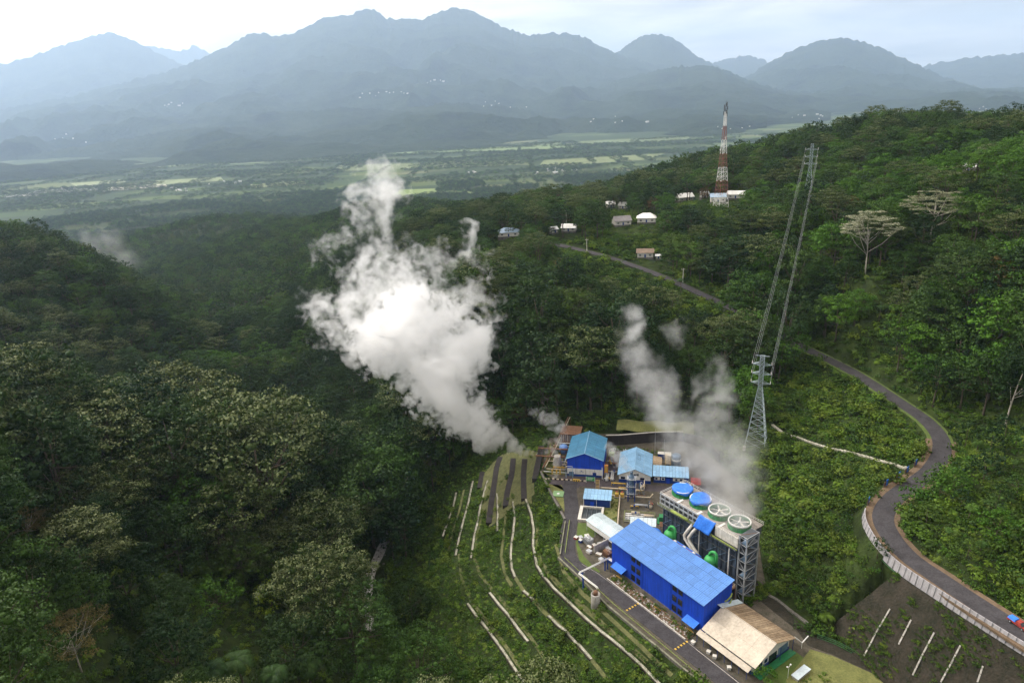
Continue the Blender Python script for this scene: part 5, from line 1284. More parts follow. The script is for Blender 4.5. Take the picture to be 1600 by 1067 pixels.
for dx_ in (0, 2.1): MB().sweep([(19.4 + dx_, 19.4, 19.8), (18.2 + dx_ * 0.9, 18.6, 17.2), (16.9 + dx_ * 0.9, 18.4, 14.6), (17.3 + dx_, 18.3, 13.4), (20.5 + dx_, 18.2, 11.0), (24.0 + dx_, 18.0, 8.4)], 0.52, 10).build('riser_duct', M['offwhite'], t, True)
for x in (22.0, 34.5): MB().bar((x, 20.0, 0), (x, 20.0, 19.6), 0.2).build('support_column', M['white'], t)
# stair tower at the near end
for x, y in ((37.8, 20.6), (40.6, 20.6), (37.8, 26.4), (40.6, 26.4)): MB().box(x - 0.2, x + 0.2, y - 0.2, y + 0.2, 0, 25.3).build('tower_column', M['steel'], t)
for k in range(8):
    z = 0.4 + k * 3.1; z1 = z + 3.1
    MB().box(37.6, 40.8, 20.4, 26.6, z1 - 0.12, z1).build('landing', M['steel_dark'], t)
    for (a, b) in (((40.62, 20.6), (40.62, 26.4)), ((37.8, 20.58), (40.6, 20.58))):
        s = k % 2
        MB().bar((*a, z if s else z1), (*b, z1 if s else z), 0.09).build('tower_brace', M['steel'], t)
        MB().bar((*a, z1), (*b, z1), 0.12).build('tower_beam', M['steel'], t)
    MB().slab([(38.2, 21.2 + (0 if k % 2 else 4.6), z), (39.8, 21.2 + (0 if k % 2 else 4.6), z), (39.8, 25.8 - (0 if k % 2 else 4.6), z1), (38.2, 25.8 - (0 if k % 2 else 4.6), z1)], 0.15).build('stair_flight', M['steel_blue'], t)
for z in (25.3, 24.5): MB().tube([(37.8, 20.6, z), (40.6, 20.6, z), (40.6, 26.4, z), (37.8, 26.4, z)], 0.09, 4).build('top_rail', M['steel'], t)
MB().bar((37.8, 20.6, 25.2), (40.6, 26.4, 25.2), 0.1).build('top_brace', M['rust'], t)
MB().bar((34.5, 20.6, 24.6), (37.8, 20.6, 25.2), 0.09).build('top_brace', M['steel'], t)

def tarp_disc(fx, fy, lab, seed):
    """cloth thrown over a fan stack: sagging middle, scalloped hem"""
    g_ = np.random.default_rng(seed); n, mr_ = 40, 7; vs = [(0, 0, 2.62)]; fs = []
    ph = g_.uniform(0, 6, 4)
    for j in range(1, mr_ + 1):
        for k in range(n):
            an = 2 * math.pi * k / n; r_ = 3.72 * min(1, j / 5)
            w = 0.10 * math.sin(3 * an + ph[0]) * (j / 5) + 0.07 * math.sin(7 * an + ph[1])
            if j <= 5: z = 2.50 + 0.16 * math.cos(an * 2 + ph[2]) * (j / 5) + 0.06 * math.sin(an * 5 + j)
            else: z = 2.42 - (j - 5) * (0.42 + 0.28 * math.sin(4 * an + ph[3]) * math.sin(an + ph[1])); r_ += 0.06 + 0.05 * math.sin(11 * an)
            vs.append((r_ * math.cos(an) + 0.0, r_ * math.sin(an), z + w * 0.6))
    fs += [(0, 1 + k, 1 + (k + 1) % n) for k in range(n)]
    for j in range(mr_ - 1):
        fs += [(1 + j * n + k, 1 + (j + 1) * n + k, 1 + (j + 1) * n + (k + 1) % n, 1 + j * n + (k + 1) % n) for k in range(n)]
    me = MB().add(vs, fs).mesh('tarpaulin', M['tarp'], True); o = link('tarpaulin', me)
    o.location = tuple(W1(fx, fy, 23.5)); o.rotation_euler = (0, 0, F1a)
    md = o.modifiers.new('thick', 'SOLIDIFY'); md.thickness = 0.03
    return tag(o, lab, 'tarpaulin', 'blue tarpaulins on the cooling tower')
tarp_disc(*FANS[0], 'blue tarpaulin over the fan stack nearest the light blue annex', 3)
tarp_disc(*FANS[1], 'blue tarpaulin over the second fan stack, touching the steam', 8)
vs = []; fs = []
for i in range(13):
    for j in range(9):
        u, v = i / 12, j / 8; vs.append((21.6 + 6.9 * u - 1.3 * v, 20.30 - 1.75 * v - 0.12 * math.sin(v * 3.1) + 0.07 * math.sin(u * 9 + v * 3), 24.75 - 4.9 * v + 0.08 * math.sin(u * 14 + v)))
for i in range(12):
    for j in range(8): fs.append((i * 9 + j, i * 9 + j + 1, (i + 1) * 9 + j + 1, (i + 1) * 9 + j))
o = link('tarpaulin', MB().add(vs, fs).mesh('tarpaulin', M['tarp'], True)); o.location = tuple(W1(0, 0)); o.rotation_euler = (0, 0, F1a)
o.modifiers.new('thick', 'SOLIDIFY').thickness = 0.03
tag(o, 'blue tarpaulin hanging from the cooling tower railing', 'tarpaulin', 'blue tarpaulins on the cooling tower')

# green vessels between power house and cooling tower
for vx, lab in ((11.8, 'green vessel with gooseneck pipe nearest the white shed'), (29.9, 'green vessel with gooseneck pipe nearest the stair tower')):
    t = T1('vessel', lab, 'vessel', vx, 16.8, 0, 'green gooseneck vessels behind the power house')
    MB().lathe([(2.0, 0.4), (2.05, 12.6), (1.95, 13.3), (1.6, 13.9), (0.9, 14.3), (0.3, 14.4)], (0, 0, 0), 24).build('body', M['green_bright'], t, True)
    for z in (4, 8, 12.4): MB().lathe([(2.07, 0), (2.16, 0.02), (2.16, 0.22), (2.07, 0.24)], (0, 0, z), 24, caps=False).build('flange', M['green'], t, True)
    MB().sweep([(-0.6, 0, 14.1), (-0.3, 0, 15.3), (0.4, 0, 16.2), (1.4, 0, 16.6), (2.15, 0, 16.2), (2.35, 0, 15.2), (2.35, 0, 11.0)], 0.5, 12).build('gooseneck', M['green_bright'], t, True)
    MB().box(-2.3, 2.3, -2.3, 2.3, 0, 0.4).build('plinth', M['concrete'], t)
t = T1('tank', 'blue cylinder tank beside the first green vessel', 'tank', 3.6, 17.6)
MB().lathe([(2.6, 0), (2.6, 8.6), (2.2, 9.2), (0.4, 9.7)], (0, 0, 0), 24).build('shell', M['tarp'], t, True); MB().lathe([(0.4, 9.7), (0.4, 10.1), (0.1, 10.15)], (0, 0, 0), 10).build('hatch', M['steel'], t)
t = T1('condenser_skid', 'white and red pipe skid behind the middle of the blue roof', 'pipe skid', 20.0, 15.9)
MB().box(-7, 6.2, -1.0, 1.0, 11.0, 11.4).build('frame', M['steel'], t)
for x in (-6.5, -2, 2.5, 6): 
    for y in (-0.9, 0.9): MB().bar((x, y, 0), (x, y, 11), 0.14).build('leg', M['steel_blue'], t)
for k, (y, r_, mm_) in enumerate(((-0.6, 0.42, 'white'), (0.15, 0.3, 'red'), (0.75, 0.32, 'tarp'))): MB().sweep([(-6.8, y, 11.4 + r_), (6.0, y, 11.4 + r_)], r_, 10).build('pipe', M[mm_], t, True)
for x in (-4.4, -0.3, 3.9): MB().box(x - 0.5, x + 0.5, -1.1, -0.2, 11.9, 12.9).build('valve_box', M['offwhite'], t)
t = T1('platform', 'brown railed platform between the power house and stair tower', 'platform', 35.2, 16.2)
MB().box(-2.6, 3.4, -2.0, 3.2, 6.0, 6.25).build('deck', M['rust'], t)
for x in (-2.4, 3.2):
    for y in (-1.8, 3.0): MB().bar((x, y, 0), (x, y, 7.2), 0.12).build('post', M['rust'], t)
for z in (6.7, 7.2): MB().tube([(-2.4, -1.8, z), (3.2, -1.8, z), (3.2, 3.0, z), (-2.4, 3.0, z)], 0.07, 4).build('handrail', M['cream'], t)
MB().sweep([(-1.5, -1, 6.3), (-1.5, -1, 8.4), (0.5, -1, 9.0), (1.8, 0.5, 8.2), (1.8, 1.5, 6.3)], 0.3, 8).build('pipe', M['cream'], t, True)

# pipe bridge over the lane and its concrete tank
t = T1('pipe_bridge', 'white pipes crossing above the lane on dark blue legs', 'pipe bridge', 0, 0)
for dy_, dz in ((0, 0), (0.5, 0.05)): MB().sweep([(0.2 + dy_, -1.2, 4.6 + dz), (-0.2 + dy_, -14.8 - dy_ * 0.5, 4.6 + dz), (0.3, -15.1 - dy_, 4.6 + dz), (9.4, -14.9 - dy_, 4.6 + dz), (9.9, -15.0 - dy_, 4.3)], 0.13, 8).build('pipe', M['white'], t, True)
for x, y in ((0.25, -2.2), (0.25, -3.4), (0.1, -13.6), (2.3, -15.2)):
    o = MB().box(x - 0.18, x + 0.18, y - 0.18, y + 0.18, -4.0 if y < -10 else 0, 4.45).build('leg', M['navy'], t)
for y in (-2.8, -14.4): MB().box(-0.9, 1.3, y - 0.1, y + 0.1, 4.2, 4.42).build('cross_beam', M['navy'], t)
for k in range(5): MB().box(-0.7, 1.1, -4.6 - k * 2.2, -4.5 - k * 2.2, 4.36, 4.42).build('pipe_rest', M['steel'], t)
t = thing('concrete_tank', 'round stained concrete tank standing below the lane parapet', 'tank', tuple(W1(10.4, -16.6, 0)), 0)
MB().lathe([(1.6, -5.5), (1.6, 3.2), (1.5, 3.35), (1.25, 3.35), (1.25, 2.7)], (0, 0, 0), 24).build('shell', M['concrete'], t, True)
MB().lathe([(0.75, 3.0), (0.75, 4.3), (0.4, 4.5), (0.1, 4.5)], (0, 0, 0), 12).build('inlet', M['rust'], t, True)

# lower right: flat roofed box, lamp post, drain walls, green fence
t = T1('pump_box', 'small box with a flat grey white lid on the lower lawn', 'pump box', 69.2, 9.8)
MB().box(-0.9, 1.0, -2.8, 3.0, 0, 0.95).build('wall', M['concrete'], t); MB().slab([(-1.1, -3.0, 1.1), (1.2, -3.0, 1.1), (1.2, 3.2, 1.25), (-1.1, 3.2, 1.25)], 0.14).build('lid', M['white_roof'], t)
t = T1('lamp_post', 'white twin lamp post on the lower lawn', 'lamp post', 67.7, 6.0)
MB().bar((0, 0, 0), (0, 0, 4.3), 0.07, 6).build('pole', M['white'], t)
for s in (-1, 1): MB().bar((0, 0, 4.2), (0.0, s * 0.7, 4.45), 0.05, 5).build('arm', M['white'], t); MB().lathe([(0.05, 0), (0.24, 0.1), (0.26, 0.3), (0.1, 0.45)], (0, s * 0.75, 4.35), 8).build('lamp_head', M['white'], t)
t = T1('gutter', 'bent white roof gutter reaching from the workshop to the drain', 'gutter', 0, 0)
MB().sweep([(61.8, 17.2, 4.1), (63.4, 18.9, 2.2), (63.1, 22.4, 2.5)], 0.17, 6).build('channel', M['white'], t)
MB().bar((63.4, 18.9, 0), (63.4, 18.9, 2.2), 0.08).build('post', M['white'], t)
# ------------------------------------------------------------ blue gabled hall
t = T2('process_hall', 'tall blue hall with a teal gabled roof behind the lane', 'hall', -39.5, 266.0)
gable_walls(0.35, 16.0, 0.3, 20.6, 8.8, 11.75, 'y').build('wall', M['blue_wall'], t)
MB().box(0.3, 16.05, 0.20, 0.29, 1.1, 3.9).build('white_band', M['white'], t)
for x in (4.1, 8.4, 12.4): MB().box(x - 0.05, x + 0.05, 0.14, 0.2, 1.1, 3.9).build('band_joint', M['steel_dark'], t)
MB().box(0.3, 16.05, 0.2, 0.29, 0, 1.08).build('wall_base', M['navy'], t)
MB().box(11.6, 13.2, 0.1, 0.19, 0.0, 2.4).build('door', M['navy'], t)
MB().box(1.0, 3.2, 0.1, 0.19, 0.0, 2.2).build('door', M['steel_blue'], t)
MB().slab([(6.3, 0.135, 2.75), (6.9, 0.135, 2.75), (6.9, 0.135, 3.1), (6.3, 0.135, 3.1)], 0.03).build('wall_sign', M['navy'], t)
MB().box(5.7, 7.6, 0.13, 0.19, 2.35, 2.5).build('wall_sign', M['steel_blue'], t)
roof_panels(t, (-0.25, 21.2, 8.75), (-0.25, -0.3, 8.75), (8.17, -0.3, 12.05), (8.17, 21.2, 12.05), 10, 2, M['teal_roof'])
roof_panels(t, (16.6, -0.3, 8.75), (16.6, 21.2, 8.75), (8.17, 21.2, 12.05), (8.17, -0.3, 12.05), 10, 2, M['teal_roof'])
MB().bar((8.17, -0.35, 12.08), (8.17, 21.25, 12.08), 0.18, 6).build('ridge_cap', M['light_roof'], t)
for s in ((-0.25, 8.17), (8.17, 16.6)):
    a = (s[0], -0.36, 8.72 if s[0] < 0 else 12.02); b = (s[1], -0.36, 12.02 if s[0] < 0 else 8.72); MB().bar(a, b, 0.16, 4).build('barge_board', M['light_roof'], t)
for x in (-0.1, 2.9): MB().bar((x, -1.3, 0), (x, -1.3, 5.6), 0.12).build('frame_post', M['light_roof'], t)
MB().bar((-0.1, -1.3, 5.6), (2.9, -1.3, 5.6), 0.12).build('frame_beam', M['white'], t)
MB().bar((15.9, -0.9, 0), (15.9, -0.9, 5.8), 0.22).build('vent_stack', M['white'], t)
MB().bar((17.2, 1.2, 0), (17.2, 1.2, 5.0), 0.35, 8).build('side_duct', M['steel_blue'], t)
for x in (16.06,):
    for k in range(5): window(t, (x, 3 + k * 3.6, 5.4), 1.6, 1.2, 'y', 1, M['navy'])
# light blue control building and annex
t = T2('control_building', 'light blue gabled control building in the middle of the yard', 'control building', -16.7, 263.3)
gable_walls(0.5, 14.0, 0.5, 19.6, 3.9, 6.75, 'y').build('wall', M['white'], t)
MB().box(0.42, 14.08, 0.40, 0.49, 0, 1.5).build('wall_base', M['navy'], t)
roof_panels(t, (-0.2, 20.1, 3.85), (-0.2, -0.2, 3.85), (7.25, -0.2, 7.05), (7.25, 20.1, 7.05), 9, 2, M['light_roof'])
roof_panels(t, (14.7, -0.2, 3.85), (14.7, 20.1, 3.85), (7.25, 20.1, 7.05), (7.25, -0.2, 7.05), 9, 2, M['light_roof'])
MB().bar((7.25, -0.25, 7.08), (7.25, 20.15, 7.08), 0.16, 6).build('ridge_cap', M['light_roof'], t)
MB().tube([(8.2, 9.5, 6.9), (8.2, 13.5, 6.9), (9.4, 13.5, 6.4), (9.4, 9.5, 6.4), (8.2, 9.5, 6.9)], 0.06, 4).build('roof_rail', M['steel_blue'], t)
for x in (2.2, 10.5): window(t, (x, 0.36, 2.3), 1.8, 1.1, 'x', -1, M['navy'])
MB().box(6.9, 9.0, 0.42, 0.49, 3.6, 4.6).build('gable_vent', M['steel_dark'], t)
MB().box(5.9, 7.6, 0.32, 0.39, 0, 2.3).build('door', M['navy'], t)
t = T2('annex', 'long low annex with a pale blue mono pitch roof', 'annex', -1.8, 264.4)
MB().box(0.4, 15.0, 0.9, 7.6, 0, 3.5).build('wall', M['navy'], t)
roof_panels(t, (0.0, -0.1, 3.7), (15.3, -0.1, 3.7), (15.3, 8.2, 4.5), (0.0, 8.2, 4.5), 11, 2, M['light_roof'])
for x0, x1 in ((0.8, 3.1), (3.6, 5.2), (8.6, 13.2)): MB().box(x0, x1, 0.79, 0.88, 1.4, 2.9).build('wall_panel', M['white'], t)
for x in (1.6, 4.4, 10.0, 12.0): window(t, (x, 0.74, 2.1), 0.9, 0.9, 'x', -1, M['navy'])
MB().box(5.9, 7.3, 0.8, 0.88, 0, 2.3).build('door', M['blue_wall'], t)
t = T2('hut', 'small hut with a red sheet roof at the end of the annex', 'hut', 14.2, 261.4)
MB().box(0.3, 3.8, 0.4, 4.3, 0, 2.4).build('wall', M['rust'], t); roof_panels(t, (0, 0, 2.5), (4.2, 0, 2.5), (4.2, 4.7, 3.2), (0, 4.7, 3.2), 4, 1, M['red'])
MB().box(1.4, 2.4, 0.3, 0.39, 0, 2.0).build('door', M['steel_dark'], t)
t = T2('store', 'narrow store with a brown sheet roof behind the control building', 'store', -1.9, 273.4)
MB().box(0.3, 3.6, 0.3, 7.6, 0, 3.6).build('wall', M['cream'], t); roof_panels(t, (4.0, 0, 3.6), (4.0, 8, 3.6), (0, 8, 4.3), (0, 0, 4.3), 5, 1, M['tan_rust']); MB().box(1.2, 2.2, 0.2, 0.29, 0, 2.1).build('door', M['navy'], t)
t = T2('tank', 'upright blue tank with a white band by the rear wall', 'tank', 8.4, 281.2)
MB().lathe([(2.1, 0), (2.1, 5.0), (1.7, 5.5), (0.5, 5.8)], (0, 0, 0), 24).build('shell', M['steel_blue'], t, True); MB().lathe([(2.12, 0), (2.14, 0.02), (2.14, 0.9), (2.12, 0.92)], (0, 0, 2.9), 24, caps=False).build('band', M['white'], t, True)
t = T2('scaffold', 'yellow timber scaffold beside the upright blue tank', 'scaffold', 4.6, 279.6)
for x in (0, 2.2):
    for y in (0, 2.2): MB().bar((x - 1, y, 0), (x - 1, y, 5.6), 0.1).build('pole', M['yellow'], t)
for z in (1.4, 2.8, 4.2, 5.5): MB().box(-1.2, 1.4, -0.1, 2.3, z, z + 0.12).build('board', M['cream'], t)
t = T2('mast', 'thin grey lightning mast behind the control building', 'mast', -1.2, 291); MB().bar((0, 0, 0), (0, 0, 13), 0.12, 6, 0.05).build('pole', M['steel'], t)
t = T2('mast', 'thin grey lightning mast beside the yellow scaffold', 'mast', 3.0, 283); MB().bar((0, 0, 0), (0, 0, 12), 0.12, 6, 0.05).build('pole', M['steel'], t)
t = T2('container', 'dark blue container behind the light blue gable', 'container', 3.2, 287.2)
MB().box(-3, 3, -1.2, 1.2, 0.15, 2.6).build('body', M['navy'], t)
for k in range(20): MB().box(-2.9 + k * 0.3, -2.78 + k * 0.3, -1.25, -1.2, 0.2, 2.5).build('rib', M['navy'], t)
MB().box(-3.05, 3.05, -1.25, 1.25, 2.6, 2.68).build('lid', M['offwhite'], t)
# pump house and basin
t = T2('pump_house', 'small pump house with a light blue roof beside the basin', 'pump house', -29.6, 242.5)
MB().box(0.5, 11.0, 0.7, 6.8, 0, 3.6).build('wall', M['navy'], t)
roof_panels(t, (0, 0, 3.85), (11.6, 0, 3.85), (11.6, 7.3, 4.35), (0, 7.3, 4.35), 8, 2, M['light_roof'])
for x in (0.3, 5.6, 11.2): MB().bar((x, 0.25, 0), (x, 0.25, 3.85), 0.1).build('post', M['white'], t)
MB().box(3.0, 4.4, 0.6, 0.69, 0, 2.2).build('door', M['blue_wall'], t)
t = T2('basin', 'sunken water basin with thick white rim walls', 'basin', -30.6, 232.2)
MB().box(0, 1.3, 0, 9.9, 0, 0.9).build('rim_wall', M['concrete_white'], t); MB().box(8.9, 9.8, 0, 9.9, 0, 0.9).build('rim_wall', M['concrete_white'], t)
MB().box(1.3, 8.9, 9.3, 9.9, 0, 0.9).build('rim_wall', M['concrete_white'], t); MB().box(1.3, 8.9, 0, 0.7, 0, 0.9).build('rim_wall', M['concrete_white'], t)
MB().box(1.3, 8.9, 0.7, 9.3, 0.02, 0.12).build('water', mat('basin_water', (0.05, 0.06, 0.065), 0.12, var=0.2, spec=0.5), t)
for x in (3.2, 5.1, 7.0): MB().box(x - 0.12, x + 0.12, 0.7, 9.3, 0.4, 0.55).build('walk_beam', M['steel_dark'], t)
# scrubber tower with venting top
t = T2('scrubber_tower', 'slim blue grey steel tower venting steam in front of the control building', 'scrubber tower', -10.2, 250.2)
for x in (-1.35, 1.35):
    for y in (-1.2, 1.2): MB().box(x - 0.2, x + 0.2, y - 0.2, y + 0.2, 0, 10.6).build('leg', M['navy'], t)
MB().lathe([(0.9, 2.2), (1.15, 3.0), (1.15, 11.0), (0.8, 11.9), (0.6, 12.0), (0.6, 13.2), (0.72, 13.3)], (0, 0, 0), 20).build('column', M['steel_blue'], t, True)
for z in (3.6, 7.0, 10.4): MB().box(-1.9, 1.9, -1.75, 1.75, z, z + 0.14).build('platform', M['steel'], t)
for z in (4.6, 8.0, 11.4): MB().tube([(-1.85, -1.7, z), (1.85, -1.7, z), (1.85, 1.7, z), (-1.85, 1.7, z), (-1.85, -1.7, z)], 0.05, 4).build('handrail', M['steel'], t)
for z in (0.3, 3.7, 7.1):
    MB().bar((-1.35, -1.35, z), (1.35, -1.35, z + 3.2), 0.09).build('brace', M['navy'], t); MB().bar((1.55, -1.2, z), (1.55, 1.2, z + 3.2), 0.09).build('brace', M['navy'], t)
# pipework in the yard
def pipe_run(label, pts, r, m, sup=True, cat='pipe', group=None):
    w = [W2(*p) for p in pts]; o_ = thing('pipe_run', label, cat, tuple((w[0] * np.array([1, 1, 0]))), 0, group); b = w[0] * np.array([1, 1, 0])
    MB().sweep([p - b for p in w], r, 8).build('pipe', m, o_, True)
    if sup:
        for p, q in zip(w[:-1], w[1:]):
            L = np.linalg.norm(q - p)
            if abs(q[2] - p[2]) > 1: continue
            for k in range(int(L / 4) + 1):
                s = p + (q - p) * min(1, (k * 4 + 0.5) / max(L, 0.6)); MB().bar((s[0] - b[0], s[1] - b[1], 0), (s[0] - b[0], s[1] - b[1], s[2]), 0.11).build('support', M['steel_blue'], o_)
    return o_
pipe_run('cream pipe crossing from the pump house roof to the scrubber tower', [(-23.5, 256, 1.4), (-12.2, 256, 1.4), (-5.3, 256, 1.4), (-5.3, 256, 4.6)], 0.28, M['cream'])
pipe_run('cream pipe gate standing before the control building', [(-5.2, 261.2, 0.8), (-5.2, 261.2, 3.2), (-5.2, 256.6, 3.2), (-6.6, 255.4, 3.2), (-6.6, 255.4, 0.6)], 0.22, M['cream'])
pipe_run('cream pipe low on the ground right of the scrubber tower', [(-19.5, 251.8, 0.7), (-10.8, 251.6, 0.8), (-2.6, 251.9, 0.8), (-1.4, 252.6, 2.2)], 0.26, M['cream'])
pipe_run('long cream pipe running down from the yellow valves to the white shed', [(-15.0, 251.4, 0.9), (-14.8, 240, 0.9), (-14.6, 231, 0.9), (-14.6, 229.5, 0.4)], 0.24, M['cream'])
t = T2('valve_station', 'pair of yellow valve housings at the pipe corner', 'valve station', -15.2, 251.6)
for s in (-1.1, 1.1): MB().box(s - 0.75, s + 0.75, -0.7, 0.7, 0.5, 1.9).build('housing', M['yellow'], t); MB().bar((s, 0, 1.9), (s, 0, 2.7), 0.12, 8).build('stem', M['steel'], t); MB().lathe([(0.36, 0), (0.42, 0.05), (0.36, 0.1)], (s, 0, 2.65), 12).build('hand_wheel', M['red'], t)
MB().box(-2.2, 2.2, -0.9, 0.9, 0, 0.5).build('plinth', M['concrete'], t)
t = T2('ladder_rack', 'short yellow ladder rack behind the pump house roof', 'rack', -24.7, 254.6)
for s in (-0.75, 0.75): MB().bar((s, 0, 0), (s, 1.2, 5.2), 0.1).build('rail', M['cream'], t)
for k in range(8): MB().bar((-0.75, 0.14 + 0.14 * k, 0.6 + 0.62 * k), (0.75, 0.14 + 0.14 * k, 0.6 + 0.62 * k), 0.12).build('rung', M['yellow'], t)
t = T2('pipe_manifold', 'green railed pipe manifold behind the power house roof', 'manifold', -12.4, 233.8)
MB().box(0, 12.0, 0, 6.4, 0.0, 0.35).build('slab', M['concrete_dark'], t)
for y in (1.2, 2.4, 3.7, 5.0): MB().sweep([(0.5, y, 0.9), (11.6, y, 0.9), (11.6, y, 0.35)], 0.2, 8).build('pipe', M['steel' if y < 3 else 'white'], t, True)
for x in (1.6, 4.2, 6.8, 9.6): MB().box(x - 0.3, x + 0.3, 0.7, 5.5, 0.35, 0.7).build('sleeper', M['concrete'], t)
for z in (0.8, 1.3): MB().tube([(0, 0, z), (12, 0, z), (12, 6.4, z), (0, 6.4, z), (0, 0, z)], 0.06, 4).build('handrail', M['yellow_green'], t)
for x, y in ((0, 0), (4, 0), (8, 0), (12, 0), (12, 6.4), (8, 6.4), (4, 6.4), (0, 6.4)): MB().bar((x, y, 0), (x, y, 1.35), 0.06).build('rail_post', M['yellow_green'], t)
t = T2('pump_shelter', 'low shelter with a white roof behind the far end of the power house', 'shelter', -9.8, 226.8)
for x in (0.3, 9.6):
    for y in (0.3, 4.6): MB().bar((x, y, 0), (x, y, 3.8), 0.12).build('post', M['steel'], t)
roof_panels(t, (0, 0, 3.8), (10, 0, 3.8), (10, 5, 4.3), (0, 5, 4.3), 6, 1, M['white_roof'])
MB().box(3.0, 6.4, 1.0, 3.6, 0, 1.9).build('pump', M['green'], t)
t = T2('cabin', 'small brown roofed cabin beside the white shelter', 'cabin', 1.6, 229.2)
gable_walls(0, 3.4, 0, 3, 2.6, 3.5, 'x').build('wall', M['cream'], t); roof_panels(t, (-0.2, -0.2, 2.55), (3.6, -0.2, 2.55), (3.6, 1.5, 3.6), (-0.2, 1.5, 3.6), 3, 1, M['rust']); roof_panels(t, (3.6, 3.2, 2.55), (-0.2, 3.2, 2.55), (-0.2, 1.5, 3.6), (3.6, 1.5, 3.6), 3, 1, M['rust'])
t = T2('green_skid', 'dark green machinery skid between manifold and cooling tower', 'machinery', 2.0, 236.5)
MB().box(-1.5, 5.5, -2.2, 2.2, 0, 0.4).build('base', M['green'], t); MB().box(-0.8, 2.2, -1.4, 1.2, 0.4, 2.6).build('housing', M['green'], t); MB().sweep([(2.6, 0, 1.2), (5.0, 0, 1.2), (5.0, 0, 3.8)], 0.55, 10).build('duct', M['green_bright'], t, True)
gp = np.random.default_rng(61)
for k in range(26):
    zone = k % 4
    x0, y0, dx0, dy0, nm = [(-40, 268, 0, 16, 'left of the teal roofed hall'), (-19, 252.5, 16, 8, 'round the scrubber tower'), (-12, 236, 12, 14, 'between manifold and scrubber tower'), (-21.5, 264, 3, 20, 'in the alley between the two halls')][zone]
    if zone == 0: x0 -= 7; dx0 = 6
    x, y = x0 + gp.uniform(0, dx0), y0 + gp.uniform(0, dy0); L = gp.uniform(2.5, 7.0); an = 0 if gp.random() < 0.6 else R(90); z = gp.uniform(0.5, 2.4)
    t = T2('pipe_rack', 'short low pipe run with elbows ' + nm, 'pipe', x, y, 0, 'small pipe runs ' + nm, an); mm_ = M[['cream', 'steel', 'white', 'rust', 'yellow'][gp.integers(0, 5)]]
    for j in range(gp.integers(1, 4)):
        q = j * 0.45; r_ = gp.uniform(0.09, 0.18); MB().sweep([(-L / 2, q, 0.1), (-L / 2, q, z), (L / 2, q, z), (L / 2, q + gp.uniform(-1, 1), z * 0.4)], r_, 6).build('pipe', mm_, t, True)
    for s in (-0.35, 0.35): MB().box(s * L - 0.08, s * L + 0.08, -0.25, 1.2, 0, z - 0.1).build('stand', M['steel_blue'], t)
    if gp.random() < 0.5: MB().box(-0.35, 0.35, -0.3, 0.3, z - 0.2, z + 0.5).build('valve', M[['red', 'yellow', 'navy'][gp.integers(0, 3)]], t)
# striped kerbs, sign, green sump
for x0, n_, lab in ((-48.5, 18, 'striped kerb along the front of the teal roofed hall'), (-17.6, 6, 'striped kerb at the corner of the control building')):
    t = T2('striped_kerb', lab, 'kerb', x0, 262.2, 0.0, 'black and pale striped kerbs')
    for k in range(n_): MB().box(k * 1.0 + 0.02, k * 1.0 + 0.98, -0.25, 0.25, 0, 0.5).build('kerb_block', M['cream'] if k % 2 else M['black'], t)
t = T2('striped_kerb', 'striped kerb closing the left end of the yard paving', 'kerb', -48.2, 258, 0.0, 'black and pale striped kerbs', R(90))
for k in range(4): MB().box(k * 1.0 + 0.02, k * 1.0 + 0.98, -0.25, 0.25, 0, 0.5).build('kerb_block', M['cream'] if k % 2 else M['black'], t)
t = T2('sign_board', 'green sign board in a white frame before the teal roofed hall', 'sign', -28.4, 261.6)
for s in (-1.9, 1.9): MB().bar((s, 0, 0), (s, 0, 2.9), 0.12).build('post', M['white'], t)
MB().box(-1.78, 1.78, -0.06, 0.06, 0.9, 2.8).build('board', M['green_bright'], t)
for z in (2.35, 1.9, 1.45): MB().box(-1.3, 1.3 - (2.35 - z) * 0.6, -0.10, -0.061, z, z + 0.2).build('text_line', M['white'], t)
t = T2('barrier', 'yellow barrier block on the kerb beside the sign board', 'barrier', -34.6, 262.0)
MB().add([(-1.6, -0.4, 0), (1.6, -0.4, 0), (1.6, 0.4, 0), (-1.6, 0.4, 0), (-1.5, -0.15, 1.1), (1.5, -0.15, 1.1), (1.5, 0.15, 1.1), (-1.5, 0.15, 1.1)], [(3, 2, 1, 0), (4, 5, 6, 7), (0, 1, 5, 4), (1, 2, 6, 5), (2, 3, 7, 6), (3, 0, 4, 7)]).build('block', M['yellow'], t)
for k in (-1, 0, 1): MB().box(k - 0.2, k + 0.2, -0.42, -0.3, 0.1, 0.8).build('stripe', M['black'], t)
t = T2('sump_cover', 'pale green square sump cover on the yellowish lawn', 'cover', -41.0, 250.4)
MB().box(-2.3, 2.3, -2.1, 2.1, 0.03, 0.45).build('slab', mat('pale_green_paint', (0.20, 0.33, 0.16), 0.8, var=0.15), t); MB().lathe([(0.6, 0.45), (0.6, 0.62), (0.3, 0.7)], (0, -0.2, 0), 12).build('hatch', M['white'], t)
t = T2('orange_cabinet', 'tall orange cabinet on posts right of the teal roofed hall', 'cabinet', -21.9, 266.4)
MB().box(-0.8, 0.8, -0.7, 0.7, 3.0, 6.4).build('body', M['orange'], t)
for s in (-0.6, 0.6): MB().bar((s, 0, 0), (s, 0, 3.0), 0.11).build('post', M['cream'], t)
MB().box(-0.5, 0.5, -0.74, -0.705, 3.6, 5.8).build('door', M['yellow'], t)
t = T2('red_drum_rack', 'red pipe rack under a green box behind the orange cabinet', 'rack', -20.4, 278)
for s in (-0.8, 0.8): MB().bar((s, 0, 0), (s, 0, 5), 0.16).build('post', M['red'], t)
MB().box(-1.2, 1.2, -1, 1, 5.0, 6.4).build('box', M['yellow_green'], t)
